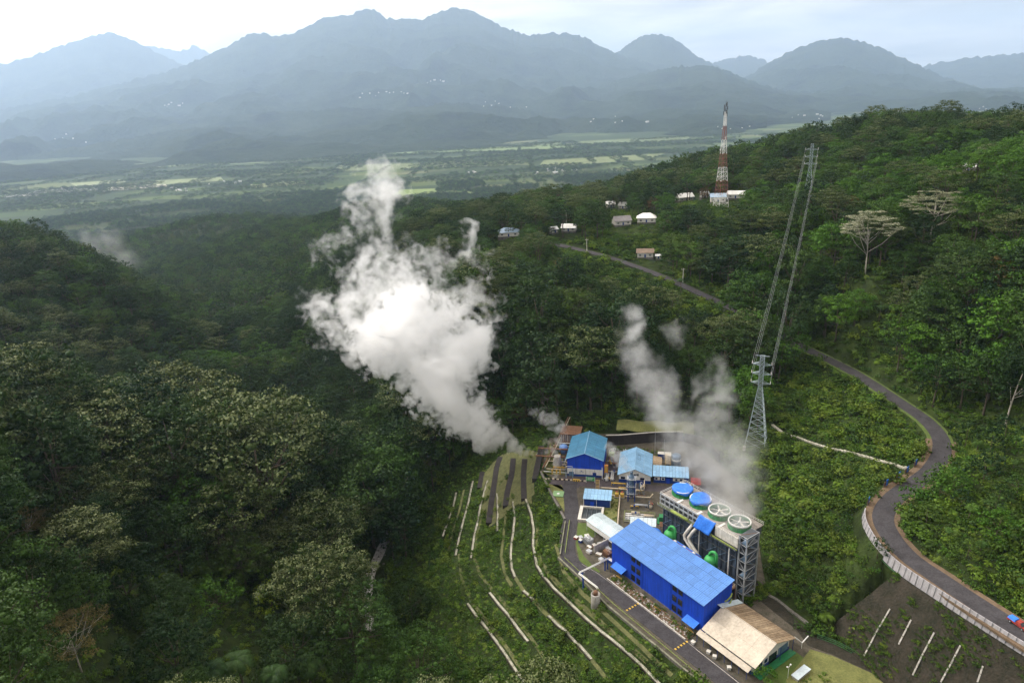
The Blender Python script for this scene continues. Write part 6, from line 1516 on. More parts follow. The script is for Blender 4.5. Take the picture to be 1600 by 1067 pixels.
# well head and vents on the left
for vx0, vy0, lab in ((-55.6, 284.4, 'upper rusty vent pipe blowing the great steam plume'), (-55.6, 277.0, 'lower rusty vent pipe blowing the great steam plume')):
    a = W2(vx0, vy0, 3.0); b = W2(-41.6, vy0 + 0.2, 3.0); base = np.array([b[0], b[1], 0])
    t = thing('vent_pipe', lab, 'pipe', tuple(base), 0, 'vent pipes on the left edge of the yard')
    MB().sweep([a - base, b - base, b - base + np.array([1.2, 0, -1.0])], 0.42, 12).build('pipe', M['rust'], t, True)
    for f in (0.25, 0.5, 0.75, 0.95):
        s = a + (b - a) * f - base; MB().bar((s[0] - 0.5, s[1], -6), (s[0], s[1], 2.7), 0.14).build('trestle_leg', M['rust'], t); MB().bar((s[0] + 0.5, s[1], -6), (s[0], s[1], 2.7), 0.14).build('trestle_leg', M['rust'], t)
t = T2('long_trestle', 'rusty pipe trestle climbing along the left yard edge', 'trestle', -51.0, 270)
MB().sweep([(0, 0, 1.0), (2.6, 16, 2.6), (6.5, 40, 7.5)], 0.35, 8).build('pipe', M['rust'], t, True); MB().sweep([(0.9, 0, 1.0), (3.5, 16, 2.6), (7.4, 40, 7.5)], 0.22, 8).build('pipe', M['cream'], t, True)
for k in range(7):
    f = k / 6; y = 40 * f; x = 6.5 * f; z = 1 + 6.5 * f * f
    MB().bar((x, y, -2), (x, y, z), 0.12).build('post', M['rust'], t); MB().bar((x + 1.2, y, -2), (x + 1.2, y, z), 0.12).build('post', M['rust'], t)
t = T2('silencer', 'grey steaming separator drum left of the teal roofed hall', 'separator', -44.6, 272.5)
MB().lathe([(1.9, 0), (1.9, 4.6), (1.5, 5.2), (1.5, 6.2), (1.3, 6.2)], (0, 0, 0), 20).build('drum', M['concrete'], t, True)
MB().lathe([(1.95, 2), (2.05, 2.02), (2.05, 2.2), (1.95, 2.22)], (0, 0, 0), 20, caps=False).build('hoop', M['steel'], t, True)
for y in (-3.6, 3.4): MB().sweep([(-4.5, y, 1.3), (4.0, y, 1.3), (4.0, y * 0.4, 1.3)], 0.22, 8).build('pipe', M['cream'], t, True)
for x in (-1.6, 0.4, 2.0): MB().bar((x, -5.6, 0), (x, -5.6, 2.0), 0.35, 8).build('valve', M['yellow'], t)
MB().sweep([(-5.5, -5.6, 1.0), (5.2, -5.6, 1.0)], 0.16, 8).build('pipe', M['white'], t, True)
for x in (-5, -2.5, 0, 2.5, 5): MB().bar((x, -4.6, 0), (x, -4.6, 3.0), 0.09).build('frame_post', M['steel_blue'], t)
for z in (1.6, 3.0): MB().bar((-5, -4.6, z), (5, -4.6, z), 0.08).build('frame_rail', M['rust'], t)
t = T2('tank', 'small pale blue domed tank behind the steaming separator', 'tank', -43.9, 287.4)
MB().lathe([(2.0, 0), (2.1, 2.6), (1.8, 3.4), (1.0, 3.9), (0.2, 4.1)], (0, 0, 0), 20).build('shell', mat('pale_blue_paint', (0.20, 0.36, 0.72), 0.5), t, True)
t = T2('cooler_bank', 'long rusty cooler bank with pale upright fins behind the teal roof', 'cooler', -46.2, 293)
MB().box(0, 9.6, 0, 9.0, 2.2, 2.6).build('deck', M['rust'], t)
for x in (0.3, 3.3, 6.3, 9.3):
    for y in (0.3, 8.7): MB().bar((x, y, 0), (x, y, 6.6), 0.16).build('post', M['rust'], t)
for k in range(9): MB().box(0.5 + k * 1.0, 0.85 + k * 1.0, 0.2, 0.5, 2.7, 6.0).build('fin', M['offwhite'] if k % 2 else M['steel'], t)
MB().box(-0.2, 9.8, 0.0, 9.2, 6.4, 6.7).build('roof', M['rust'], t); MB().sweep([(-0.3, -0.4, 2.0), (6, -0.4, 2.0)], 0.3, 8).build('pipe', M['white'], t, True)
pipe_run('cream pipe between the cooler bank and the small domed tank', [(-49, 289.5, 2.2), (-39.8, 289.3, 2.2)], 0.25, M['cream'])
gj = np.random.default_rng(23)
for k in range(9):
    x, y = -22.5 + gj.uniform(0, 19), 286.5 + gj.uniform(0, 6.5); c = ['cream', 'white', 'rust', 'wood'][k % 4]
    t = T2('cable_drum', ['cream', 'white', 'rusty brown', 'wooden'][k % 4] + ' cable drum lying below the dark rear wall', 'cable drum', x, y, 0, 'cable drums stored along the rear wall', gj.uniform(0, 3))
    for s in (-0.5, 0.5): MB().lathe([(0.3, -0.06), (0.95, -0.06), (0.95, 0.06), (0.3, 0.06)], (0, 0, 0), 14).build('flange', M[c], t).matrix_local = Matrix.Translation((0, s, 0.95)) @ Matrix.Rotation(R(90), 4, 'X')
    MB().bar((0, -0.5, 0.95), (0, 0.5, 0.95), 0.5, 10).build('core', M['black'], t)

M['moss'] = mat('mossy_concrete', (0.20, 0.19, 0.15), 0.95, var=0.25, scale=0.5, col2=(0.07, 0.08, 0.035))
# ------------------------------------------------------------ yard edge walls
def wall_thing(name, label, pts, h0, h1, th, m, cat='wall', panel=None, off=0.0, cap=None):
    """wall along (x, y, z) points from z+h0 to z+h1, in bays"""
    base = np.array([pts[0][0], pts[0][1], 0.0]); o_ = thing(name, label, cat, tuple(base))
    q = resample(pts, panel or 3.0); P3 = [np.array(p, float) for p in pts]
    def zat(p): return float(dist_poly([(a[0], a[1]) for a in P3], np.array([p[0]]), np.array([p[1]]), zs=[a[2] for a in P3])[1][0])
    for i in range(len(q) - 1):
        a, b = q[i], q[i + 1]; d = (b - a) / np.linalg.norm(b - a); n = np.array([-d[1], d[0]]); za, zb = zat(a), zat(b); a2 = a + d * 0.02; b2 = b - d * 0.02
        c = [a2 + n * (off), b2 + n * off, b2 + n * (off + th), a2 + n * (off + th)]; zz_ = [za, zb, zb, za]
        MB().hexa([(p[0] - base[0], p[1] - base[1], z + h0) for p, z in zip(c, zz_)] + [(p[0] - base[0], p[1] - base[1], z + h1) for p, z in zip(c, zz_)]).build('wall_panel', m, o_)
        if cap is not None:
            c = [a2 + n * (off - 0.08), b2 + n * (off - 0.08), b2 + n * (off + th + 0.08), a2 + n * (off + th + 0.08)]
            MB().hexa([(p[0] - base[0], p[1] - base[1], z + h1) for p, z in zip(c, zz_)] + [(p[0] - base[0], p[1] - base[1], z + h1 + 0.12) for p, z in zip(c, zz_)]).build('coping', cap, o_)
    return o_
def line_px(pts, z=0): return [P(x, y, z) for x, y in pts]
wall_thing('retaining_wall', 'grey weathered retaining wall below the yellowish lawn', line_px([(846, 737), (857, 761), (884, 812)]), -4.5, 0.5, 0.7, M['concrete_dark'], cap=M['concrete_dark'], off=-0.7)
wall_thing('parapet', 'short parapet beside the straight part of the lane', line_px([(884, 816), (876, 868)]), -3.0, 0.7, 0.4, M['moss'], off=-0.4)
wall_thing('parapet', 'long mossy parapet along the outer edge of the lane', line_px([(873, 872), (902, 899), (950, 947), (1010, 997), (1086, 1060), (1140, 1102)]), -4.0, 0.65, 0.45, M['concrete_dark'], cap=M['moss'], off=-0.45)
def rail_thing(label, pts, m, h=1.1, step=2.4, name='guard_rail', rails=(0.55, 1.05)):
    base = np.array([pts[0][0], pts[0][1], 0]); o_ = thing(name, label, 'guard rail', tuple(base)); q = resample(pts, step)
    zs = [float(dist_poly([(a[0], a[1]) for a in pts], np.array([p[0]]), np.array([p[1]]), zs=[a[2] for a in pts])[1][0]) for p in q]
    for r_ in rails: MB().sweep([(p[0] - base[0], p[1] - base[1], z + r_) for p, z in zip(q, zs)], 0.09, 5).build('rail', m, o_)
    for p, z in zip(q, zs): MB().bar((p[0] - base[0], p[1] - base[1], z - 0.3), (p[0] - base[0], p[1] - base[1], z + h), 0.06).build('post', m, o_)
    return o_
rail_thing('yellow green pipe rail inside the short parapet', line_px([(890, 815), (883, 866)]), M['yellow_green'])
rail_thing('yellow green pipe rail inside the long mossy parapet', line_px([(882, 872), (910, 898), (958, 944), (1018, 994), (1095, 1058)]), M['yellow_green'], rails=(0.45,))
wall_thing('rear_wall', 'dark stained retaining wall behind the control building', [W2(-24.5, 296.4), W2(-18, 297.4), W2(-0.5, 302.6), W2(12, 304.5)], -0.5, 5.2, 0.8, M['black_wall'], cap=M['concrete'])
wall_thing('rear_wall', 'dark wall stretching behind the steam right of the blue tank', [W2(12.6, 304.4), W2(22, 300), W2(27, 286)], -0.5, 4.5, 0.8, M['black_wall'])
t = T2('garden_heap', 'low grassy earth bank above the dark retaining wall', 'bank', -20, 304)
bm_ = MB(); vs = []; fs = []
for i in range(24):
    for j in range(7): vs.append((i * 1.6, j * 1.6, 4.6 + 1.6 * math.sin(j / 6 * 2.4) + 0.4 * math.sin(i * 0.7 + j)))
for i in range(23):
    for j in range(6): fs.append((i * 7 + j, (i + 1) * 7 + j, (i + 1) * 7 + j + 1, i * 7 + j + 1))
bm_.add(vs, fs).build('turf', M['lawn_dry'], t, True)

# ------------------------------------------------------------ bench slope: drains and dark terrace walls
DRAINS = [
 ('pale concrete drain highest on the far left of the bench slope', [(713,770),(708,794),(700,815),(692,838)]),
 ('pale concrete drain second from the forest edge', [(739,752),(732,786),(724,815),(718,838),(712,868)]),
 ('broken concrete drain starting beside the first dark terrace', [(762,751),(751,790),(747,814),(741,838),(736,872)]),
 ('short concrete drain between two dark terraces', [(777,771),(778,803),(777,829)]),
 ('winding concrete drain in the middle of the bench slope', [(802,784),(804,812),(802,833),(799,852),(798,870),(800,889),(805,902)]),
 ('longest concrete drain curving below the lane to the bottom edge', [(819,745),(822,781),(830,803),(834,827),(833,852),(839,884),(848,899),(865,919),(910,961),(941,988),(977,1017),(1006,1043),(1032,1070)]),
 ('concrete drain below the pale stub wall', [(765,926),(780,945),(796,963),(810,983),(825,1002)]),
 ('lowest concrete drain near the dark forest edge', [(731,943),(745,963),(760,981),(789,1021),(820,1066)]),
 ('concrete drain beside the bright grass patch', [(857,962),(872,977),(887,989),(905,1008),(924,1030)]),
 ('short concrete stub drain in the shrubs', [(818,923),(826,930),(833,937)]),
]
def zg(p): return float(hz(np.array([p[0]]), np.array([p[1]]))[0])
DRAIN_LINES = []
for lab, pts in DRAINS:
    q = resample([PG(*p) for p in pts], 1.5); DRAIN_LINES.append(q)
    base = np.array([q[0][0], q[0][1], 0]); t = thing('drain', lab, 'drain', tuple(base), 0, 'concrete drains on the bench slope')
    zs = [zg(p) for p in q]; n = side_normals(q)
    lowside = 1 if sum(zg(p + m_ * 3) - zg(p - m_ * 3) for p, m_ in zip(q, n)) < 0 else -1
    mb = MB(); ribbon(mb, [np.array([p[0] - base[0], p[1] - base[1]]) for p in q], *sorted((lowside * 0.42, lowside * 0.75)), lambda i, a: zs[i] + 0.15 - 0.0, 2.2); mb.build('shadow_strip', M['slope'], t)  # added dark strip on the downhill side, its colour standing in for a shadow line
    for w0, w1, up, nm in ((-0.40, -0.20, 0.42, 'side_wall'), (0.20, 0.40, 0.42, 'side_wall'), (-0.20, 0.20, 0.30, 'channel_bed')):
        mb = MB(); ribbon(mb, [np.array([p[0] - base[0], p[1] - base[1]]) for p in q], w0, w1, lambda i, a: zs[i] + up, 0.8)
        mb.build(nm, M['drain'], t)
M['bench'] = mat('worn_grass', (0.110, 0.112, 0.045), 0.95, var=0.25, scale=0.5, col2=(0.042, 0.052, 0.018), bump=0.6, bscale=2)
TERR_W = [
 ('first dark terrace wall at the forest edge', [(754,739),(752,750),(750,764)], 2.6), ('long dark terrace wall curving down the bench slope', [(782,717),(776,734),(772,762),(767,795),(764,820)], 3.6),
 ('dark terrace wall below the steam jet', [(802,719),(800,743),(793,771),(790,793)], 3.4), ('dark terrace wall nearest the yard edge', [(820,720),(818,747),(819,782)], 3.2), ('dark retaining wall under the vent pipes', [(846,700),(842,722),(836,752)], 4.0),
]
for lab, pts, h in TERR_W:
    q = resample([PG(*p) for p in pts], 2.5); p3 = [(p[0], p[1], zg(p)) for p in q]; DRAIN_LINES.append(q)
    wall_thing('terrace_wall', lab, p3, -1.5, h * 0.36, 2.6, M['black_wall'], panel=2.6, off=-1.3)

BENCH_PX = [(752,745),(770,722),(786,708),(815,702),(846,704),(838,742),(834,792),(806,792),(790,806),(764,826),(752,790)]
_bx, _by = np.meshgrid(np.arange(-30, 12, 1.4), np.arange(222, 312, 1.4)); _bz = hz(_bx, _by); _in = inside(BENCH_PX, *proj(_bx, _by, _bz))
_ix = np.arange(_bx.size).reshape(_bx.shape); _q = _in[:-1, :-1] & _in[1:, :-1] & _in[1:, 1:] & _in[:-1, 1:]
_fq = np.stack([_ix[:-1, :-1], _ix[:-1, 1:], _ix[1:, 1:], _ix[1:, :-1]], -1)[_q]
o = link('terrace_bench', np_mesh('terrace_bench', np.stack([_bx, _by, _bz + 0.22 + 0.12 * np.sin(_bx * 1.3 + _by)], -1).reshape(-1, 3), _fq, M['bench'], True)); tag(o, 'worn olive grass benches between the dark terrace walls', kind='structure')

for lab, pts, o_ in (('long worn path following the middle drain down the bench slope', [(805,902),(818,923),(833,937),(857,962),(887,989),(924,1030),(955,1070)], 0.0), ('worn path from the dark terraces down to the bottom edge', [(736,872),(745,900),(765,926),(796,963),(825,1001),(872,1068)], 1.3), ('worn path along the forest edge of the bench slope', [(712,868),(716,905),(731,943),(760,981),(790,1021),(822,1068)], 1.4),
                     ('worn path beside the longest concrete drain', [(834,827),(833,852),(839,884),(848,899),(865,919),(910,961),(941,988),(977,1017),(1006,1043)], 1.5), ('worn path between the upper drains', [(751,790),(747,814),(741,838),(736,872)], 1.3), ('worn path below the parapet', [(868,850),(880,892),(908,925),(950,962),(1000,1008),(1050,1055)], 0.0), ('worn path above the highest drain', [(725,765),(717,800),(706,835),(697,870)], 0.0), ('worn path in the middle of the bench slope', [(790,806),(787,835),(783,868),(790,900),(800,915)], 0.0)):
    q = resample([PG(*p) for p in pts], 1.5); zs = [zg(p) for p in q]; DRAIN_LINES.append(q[::1] if False else q)
    tag(ribbon(MB(), q, o_ - 0.55, o_ + 0.55, lambda i, a: zg(a) + 0.10, 0.5).build('bench_path', M['bench']), lab, kind='structure')

# stream in the gorge
mb = MB(); _r1, _r2 = PG(593, 866), PG(583, 890)
rv = smooth_line([_r1[:2] + (_r1 - _r2)[:2] * 1.6 + np.array([1.5, 0]), _r1[:2] + (_r1 - _r2)[:2] * 0.7] + [PG(*p)[:2] for p in [(593, 866), (580, 893), (574, 930), (577, 985)]], 5); rv = resample(rv, 2.0)
ribbon(mb, rv, -2.2, 2.2, lambda i, a: zg(rv[i]) + 0.5 + 0.2 * math.sin(i), 0.9)
tag(mb.build('stream', mat('stream_water', (0.46, 0.45, 0.43), 0.25, var=0.5, scale=0.7, col2=(0.11, 0.095, 0.08), bump=0.6, bscale=1.2)), 'narrow white stream at the bottom of the gorge', kind='structure')
gb = np.random.default_rng(12); mb = MB()
for k in range(110):
    p = rv[gb.integers(0, len(rv))] + gb.normal(0, 2.0, 2); s = gb.uniform(0.3, 0.9); z = zg(p) + 0.3
    c = [(p[0] + s * math.cos(j * 1.57 + k) * gb.uniform(.6, 1.2), p[1] + s * math.sin(j * 1.57 + k) * gb.uniform(.6, 1.2), z) for j in range(4)]; mb.hexa(c + [(a[0] * .5 + p[0] * .5, a[1] * .5 + p[1] * .5, z + s * gb.uniform(0.5, 0.9)) for a in c])
tag(mb.build('boulders', M['concrete_dark']), 'boulders lying in the white stream', kind='stuff')

# ------------------------------------------------------------ public road
rl = resample(ROAD_XY, 2.0); rz = dist_poly(ROAD_XY, np.array([p[0] for p in rl]), np.array([p[1] for p in rl]), zs=ROAD_Z)[1]
tag(ribbon(MB(), rl, -3.2, 3.2, lambda i, a: rz[i] + 0.06, 0.7).build('road', M['asphalt']), 'winding asphalt road on the hillside right of the plant', kind='structure')
lo = [i for i, p in enumerate(rl) if p[1] < 240]; mid_ = [i for i, p in enumerate(rl) if 235 <= p[1] < 345]
a, b = lo[0], lo[-1] + 1
tag(ribbon(MB(), rl[a:b], -5.4, -3.1, lambda i, q: rz[a + i] + 0.03, 0.7).build('road_shoulder', M['earth']), 'reddish earth shoulder on the plant side of the road bend', kind='structure')
tag(ribbon(MB(), rl[a:b], 3.1, 4.9, lambda i, q: rz[a + i] + 0.03, 0.7).build('road_shoulder', M['earth']), 'reddish earth shoulder on the hill side of the road bend', kind='structure')
a2, b2 = mid_[0], mid_[-1] + 1
tag(ribbon(MB(), rl[a2:b2], -4.6, -3.1, lambda i, q: rz[a2 + i] + 0.03, 0.7).build('road_verge', M['lawn']), 'grass verge on the valley side of the upper road', kind='structure')
tag(ribbon(MB(), rl[a2:b2], 3.1, 4.3, lambda i, q: rz[a2 + i] + 0.03, 0.7).build('road_verge', M['lawn']), 'grass verge on the hill side of the upper road', kind='structure')
t = None
# which side is the plant: sample an offset
_nrm = side_normals(rl)
def road_side(px_side):
    i = len(rl) - 20; p = rl[i]; q1, _ = proj(*(p + _nrm[i] * 5), rz[i]); q2, _ = proj(*(p - _nrm[i] * 5), rz[i]); return (1 if q1 < q2 else -1) * (1 if px_side == 'left' else -1)
SL = road_side('left')
M['concrete_pale'] = mat('pale_panel', (0.33, 0.32, 0.335), 0.85, var=0.12, scale=0.5, col2=(0.20, 0.19, 0.185), streak=0.4)
# parapet of pale panels with dark posts on the slope side
i0 = min(range(len(rl)), key=lambda i: abs(proj(rl[i][0], rl[i][1], rz[i])[1] - 805) + (0 if rl[i][1] < 215 else 1e3))
pw = [rl[i] + _nrm[i] * SL * (5.35 if i < i0 + 16 else 5.35 - min(1.6, (i - i0 - 16) * 0.1)) for i in range(i0, len(rl))]; pz = [rz[i] for i in range(i0, len(rl))]
WALL_LINE = pw
base = np.array([pw[0][0], pw[0][1], 0]); t = thing('roadside_wall', 'pale panelled wall with dark posts along the road above the bare slope', 'wall', tuple(base))
for i in range(len(pw) - 1):
    a_, b_ = pw[i], pw[i + 1]; d = (b_ - a_) / np.linalg.norm(b_ - a_); n_l = np.array([-d[1], d[0]]) * SL; za, zb = pz[i], pz[i + 1]
    lean = n_l * 0.5; a_ = a_ + d * 0.012; b_ = b_ - d * 0.012
    bot = [a_ + lean + n_l * 0.3, b_ + lean + n_l * 0.3, b_ + lean - n_l * 0.1, a_ + lean - n_l * 0.1]; top = [a_ + n_l * 0.2, b_ + n_l * 0.2, b_ - n_l * 0.1, a_ - n_l * 0.1]
    MB().hexa([(p[0] - base[0], p[1] - base[1], z - 2.2) for p, z in zip(bot, (za, zb, zb, za))] + [(p[0] - base[0], p[1] - base[1], z + 1.0) for p, z in zip(top, (za, zb, zb, za))]).build('wall_panel', M['concrete_pale'], t)
    c = pw[i]; MB().bar((c[0] + lean[0] * 1.3 + n_l[0] * 0.35 - base[0], c[1] + lean[1] * 1.3 + n_l[1] * 0.35 - base[1], za - 2.4), (c[0] + n_l[0] * 0.32 - base[0], c[1] + n_l[1] * 0.32 - base[1], za + 1.3), 0.055).build('post', M['steel_dark'], t)
for zo, off in ((-2.4, 1.0),):
    MB().sweep([(p[0] + _nrm[i0 + k][0] * SL * off - base[0], p[1] + _nrm[i0 + k][1] * SL * off - base[1], z + zo) for k, (p, z) in enumerate(zip(pw, pz))], 0.09, 5).build('rail', M['fence_green'], t)
# blue boards at the bend
BOARDS = []
for k, (bx_, by_) in enumerate([(1423, 731), (1406, 746), (1391, 758), (1374, 772), (1357, 786)]):
    i = min(range(len(rl)), key=lambda i: (lambda q: abs(q[0] - bx_ - 12) + abs(q[1] - by_ - 4))(proj(*(rl[i] + _nrm[i] * SL * 5.2), rz[i])))
    p = rl[i] + _nrm[i] * SL * 5.3; d = rl[min(i + 1, len(rl) - 1)] - rl[i - 1]; an = math.atan2(d[1], d[0])
    BOARDS.append((p[0], p[1]))
    t = thing('blue_board', ['blue sheet board at the upper end of the bend, by the hillside drain', 'second blue sheet board from the upper end of the bend', 'middle blue sheet board of the bend', 'blue sheet board fourth down the bend', 'blue sheet board lowest on the bend, next to the pale wall'][k], 'board', (p[0], p[1], rz[i]), an, 'blue boards along the road bend')
    MB().box(-1.5, 0.2, -0.05, 0.05, -0.5, 2.3).build('panel', M['tarp'], t)
    MB().box(0.3, 1.5, -0.04, 0.04, -0.4, 1.9).build('panel', M['rust'], t)['label'] = 'rust brown half of the board'
    for s in (-1.4, 0.25, 1.45): MB().bar((s, 0.08, -0.9), (s, 0.08, 2.4), 0.07).build('post', M['steel_dark'], t)
# bare slope with pale ribs
vs = []; fs = []; ns = 0
W0 = [p + _nrm[i0 + k] * SL * 1.2 for k, p in enumerate(pw)]; k0 = min(range(len(pw)), key=lambda k: abs(proj(*pw[k], pz[k])[0] - 1408) + (0 if k > 12 else 1e3))
foot = resample(_ft, 1.0); m_ = len(pw) - k0
for k in range(k0, len(pw)):
    f = foot[min(len(foot) - 1, int((k - k0) / max(1, m_ - 1) * (len(foot) - 1)))]
    for j in range(9):
        u = j / 8; p = W0[k] * (1 - u) + f * u; z = (pz[k] - 2.1) * (1 - u) + 0.1 * u
        vs.append((p[0], p[1], z + 0.5 * math.sin(u * 3.14) + 0.35 * math.sin(k * 1.3 + j * 2.1) * math.sin(u * 3.14)))
for k in range(m_ - 1):
    for j in range(8): fs.append((k * 9 + j, k * 9 + j + 1, (k + 1) * 9 + j + 1, (k + 1) * 9 + j))
bs_ = MB().add(vs, fs).build('bare_slope', M['slope'], None, True); tag(bs_, 'dark bare cut slope between the road wall and the plant', kind='structure')
SLV = np.array(vs).reshape(m_, 9, 3)
def PG_slope(px, py):
    bpy.context.view_layer.update(); ok, loc, *_ = SC.ray_cast(bpy.context.evaluated_depsgraph_get(), Vector((0, 0, CAM_H)), Vector(ray(px, py)).normalized(), distance=2000); return np.array(loc)
for lab, pts in (('pale slope rib next to the green shrubs', [(1391, 951), (1371, 985), (1350, 1025)]), ('short pale slope rib second from the shrubs', [(1424, 968), (1404, 1007)]), ('long pale slope rib in the middle of the bare slope', [(1460, 988), (1443, 1020), (1426, 1055)]), ('pale slope rib crossing the bottom edge of the picture', [(1501, 1008), (1486, 1037), (1470, 1066)]), ('faint short slope rib below the red pickup', [(1536, 1040), (1527, 1066)])):
    q = [PG_slope(*p) for p in pts]; b = q[0]; t = thing('slope_rib', lab, 'slope rib', tuple(b), 0, 'pale ribs on the bare slope')
    for p0, p1 in zip(q[:-1], q[1:]):
        n_ = max(2, int(np.linalg.norm(p1 - p0) / 2.0))
        for k in range(n_):
            a_ = p0 + (p1 - p0) * (k + 0.03) / n_ - b; c_ = p0 + (p1 - p0) * (k + 0.97) / n_ - b; MB().bar(a_ + np.array([0, 0, 0.12]), c_ + np.array([0, 0, 0.12]), 0.27, 4).build('rib_block', M['concrete'], t)
# green fence at the slope's foot, hillside drain
q = [P(*p, 0.0) for p in [(1277, 996), (1310, 1008), (1350, 1031), (1420, 1062), (1490, 1092)]]
o = rail_thing('dark green fence along the foot of the bare slope', q, M['fence_green'], h=1.5, step=2.5, name='green_fence', rails=(0.1, 0.8, 1.4)); o['category'] = 'fence'
for lab, pts in (('pale stepped drain from the pylon to the road bend', [(1207, 664), (1225, 678), (1260, 689), (1300, 702), (1322, 706), (1360, 716), (1400, 727), (1420, 733)]), ('dark ditch wall along the foot of the wooded slope', [(1192, 925), (1215, 938), (1240, 958), (1262, 974)])):
    q = resample([PG(*p) for p in pts], 1.8); base = np.array([q[0][0], q[0][1], 0]); t = thing('hillside_drain', lab, 'drain', tuple(base)); zs = [zg(p) for p in q]; DRAIN_LINES.append(q)
    for i in range(len(q) - 1):
        a_, b_ = q[i] - base[:2], q[i + 1] - base[:2]; d = (b_ - a_) / np.linalg.norm(b_ - a_); n_ = np.array([-d[1], d[0]]) * 0.55; z = max(zs[i], zs[i + 1])
        MB().hexa([(a_[0] - n_[0], a_[1] - n_[1], z - 0.7), (b_[0] - n_[0], b_[1] - n_[1], z - 0.7), (b_[0] + n_[0], b_[1] + n_[1], z - 0.7), (a_[0] + n_[0], a_[1] + n_[1], z - 0.7), (a_[0] - n_[0], a_[1] - n_[1], z + 0.35), (b_[0] - n_[0], b_[1] - n_[1], z + 0.35), (b_[0] + n_[0], b_[1] + n_[1], z + 0.35), (a_[0] + n_[0], a_[1] + n_[1], z + 0.35)]).build('step', M['drain'] if 'pale' in lab else M['concrete_dark'], t)

# red pickup with a blue covered load, leaving the picture on the right
i = min(range(len(rl)), key=lambda i: abs(proj(rl[i][0], rl[i][1], rz[i] + 1)[0] - 1583) + abs(proj(rl[i][0], rl[i][1], rz[i] + 1)[1] - 977))
d = rl[i - 1] - rl[i]; an = math.atan2(d[1], d[0]); p = rl[i] - _nrm[i] * SL * 1.5
t = thing('pickup_truck', 'red pickup truck with a blue covered load on the road at the right edge', 'pickup truck', (p[0], p[1], rz[i] + 0.06), an + math.pi)
v = [(-2.5, -0.85, 0.45), (2.5, -0.85, 0.45), (2.5, 0.85, 0.45), (-2.5, 0.85, 0.45), (-2.5, -0.88, 0.95), (2.45, -0.85, 0.9), (2.45, 0.85, 0.9), (-2.5, 0.88, 0.95)]
MB().hexa(v).build('body', M['red'], t)
MB().hexa([(-0.3, -0.8, 0.96), (1.4, -0.8, 0.93), (1.4, 0.8, 0.93), (-0.3, 0.8, 0.96), (-0.15, -0.68, 1.62), (0.7, -0.68, 1.62), (0.7, 0.68, 1.62), (-0.15, 0.68, 1.62)]).build('cab', M['red'], t)
MB().hexa([(0.78, -0.7, 1.5), (1.42, -0.74, 0.98), (1.42, 0.74, 0.98), (0.78, 0.7, 1.5), (0.81, -0.7, 1.53), (1.46, -0.74, 1.0), (1.46, 0.74, 1.0), (0.81, 0.7, 1.53)]).build('windscreen', M['glass'], t)
MB().hexa([(-2.45, -0.84, 0.96), (-0.4, -0.84, 0.96), (-0.4, 0.84, 0.96), (-2.45, 0.84, 0.96), (-2.3, -0.6, 1.5), (-0.5, -0.6, 1.6), (-0.5, 0.6, 1.6), (-2.3, 0.6, 1.5)]).build('load_cover', M['tarp'], t)
for x in (-1.55, 1.6):
    for y in (-0.86, 0.86): w = MB().bar((x, y - 0.12, 0.38), (x, y + 0.12, 0.38), 0.38, 14).build('wheel', M['black'], t); MB().bar((x, y - 0.13, 0.38), (x, y + 0.13, 0.38), 0.2, 10).build('rim', M['steel'], w)
for y in (-0.6, 0.6): MB().box(2.46, 2.52, y - 0.18, y + 0.18, 0.62, 0.8).build('headlight', M['white'], t)

# utility poles by the upper road
for px_, py_, h, lab in ((917, 396, 10, 'pale utility pole left of the small road house'), (1067, 441, 9, 'pale utility pole on the road below the hamlet'), (885, 352, 12, 'pale utility pole in front of the white roofs')):
    p = PG(px_, py_); t = thing('utility_pole', lab, 'utility pole', (p[0], p[1], p[2]), 0, 'utility poles by the upper road')
    MB().bar((0, 0, -0.5), (0, 0, h), 0.24, 6, 0.15).build('pole', M['concrete_white'], t); MB().box(-1.1, 1.1, -0.08, 0.08, h - 0.9, h - 0.7).build('cross_arm', M['concrete'], t)
    for s in (-0.9, 0.9): MB().bar((s, 0, h - 0.7), (s, 0, h - 0.35), 0.09, 6).build('insulator', M['offwhite'], t)
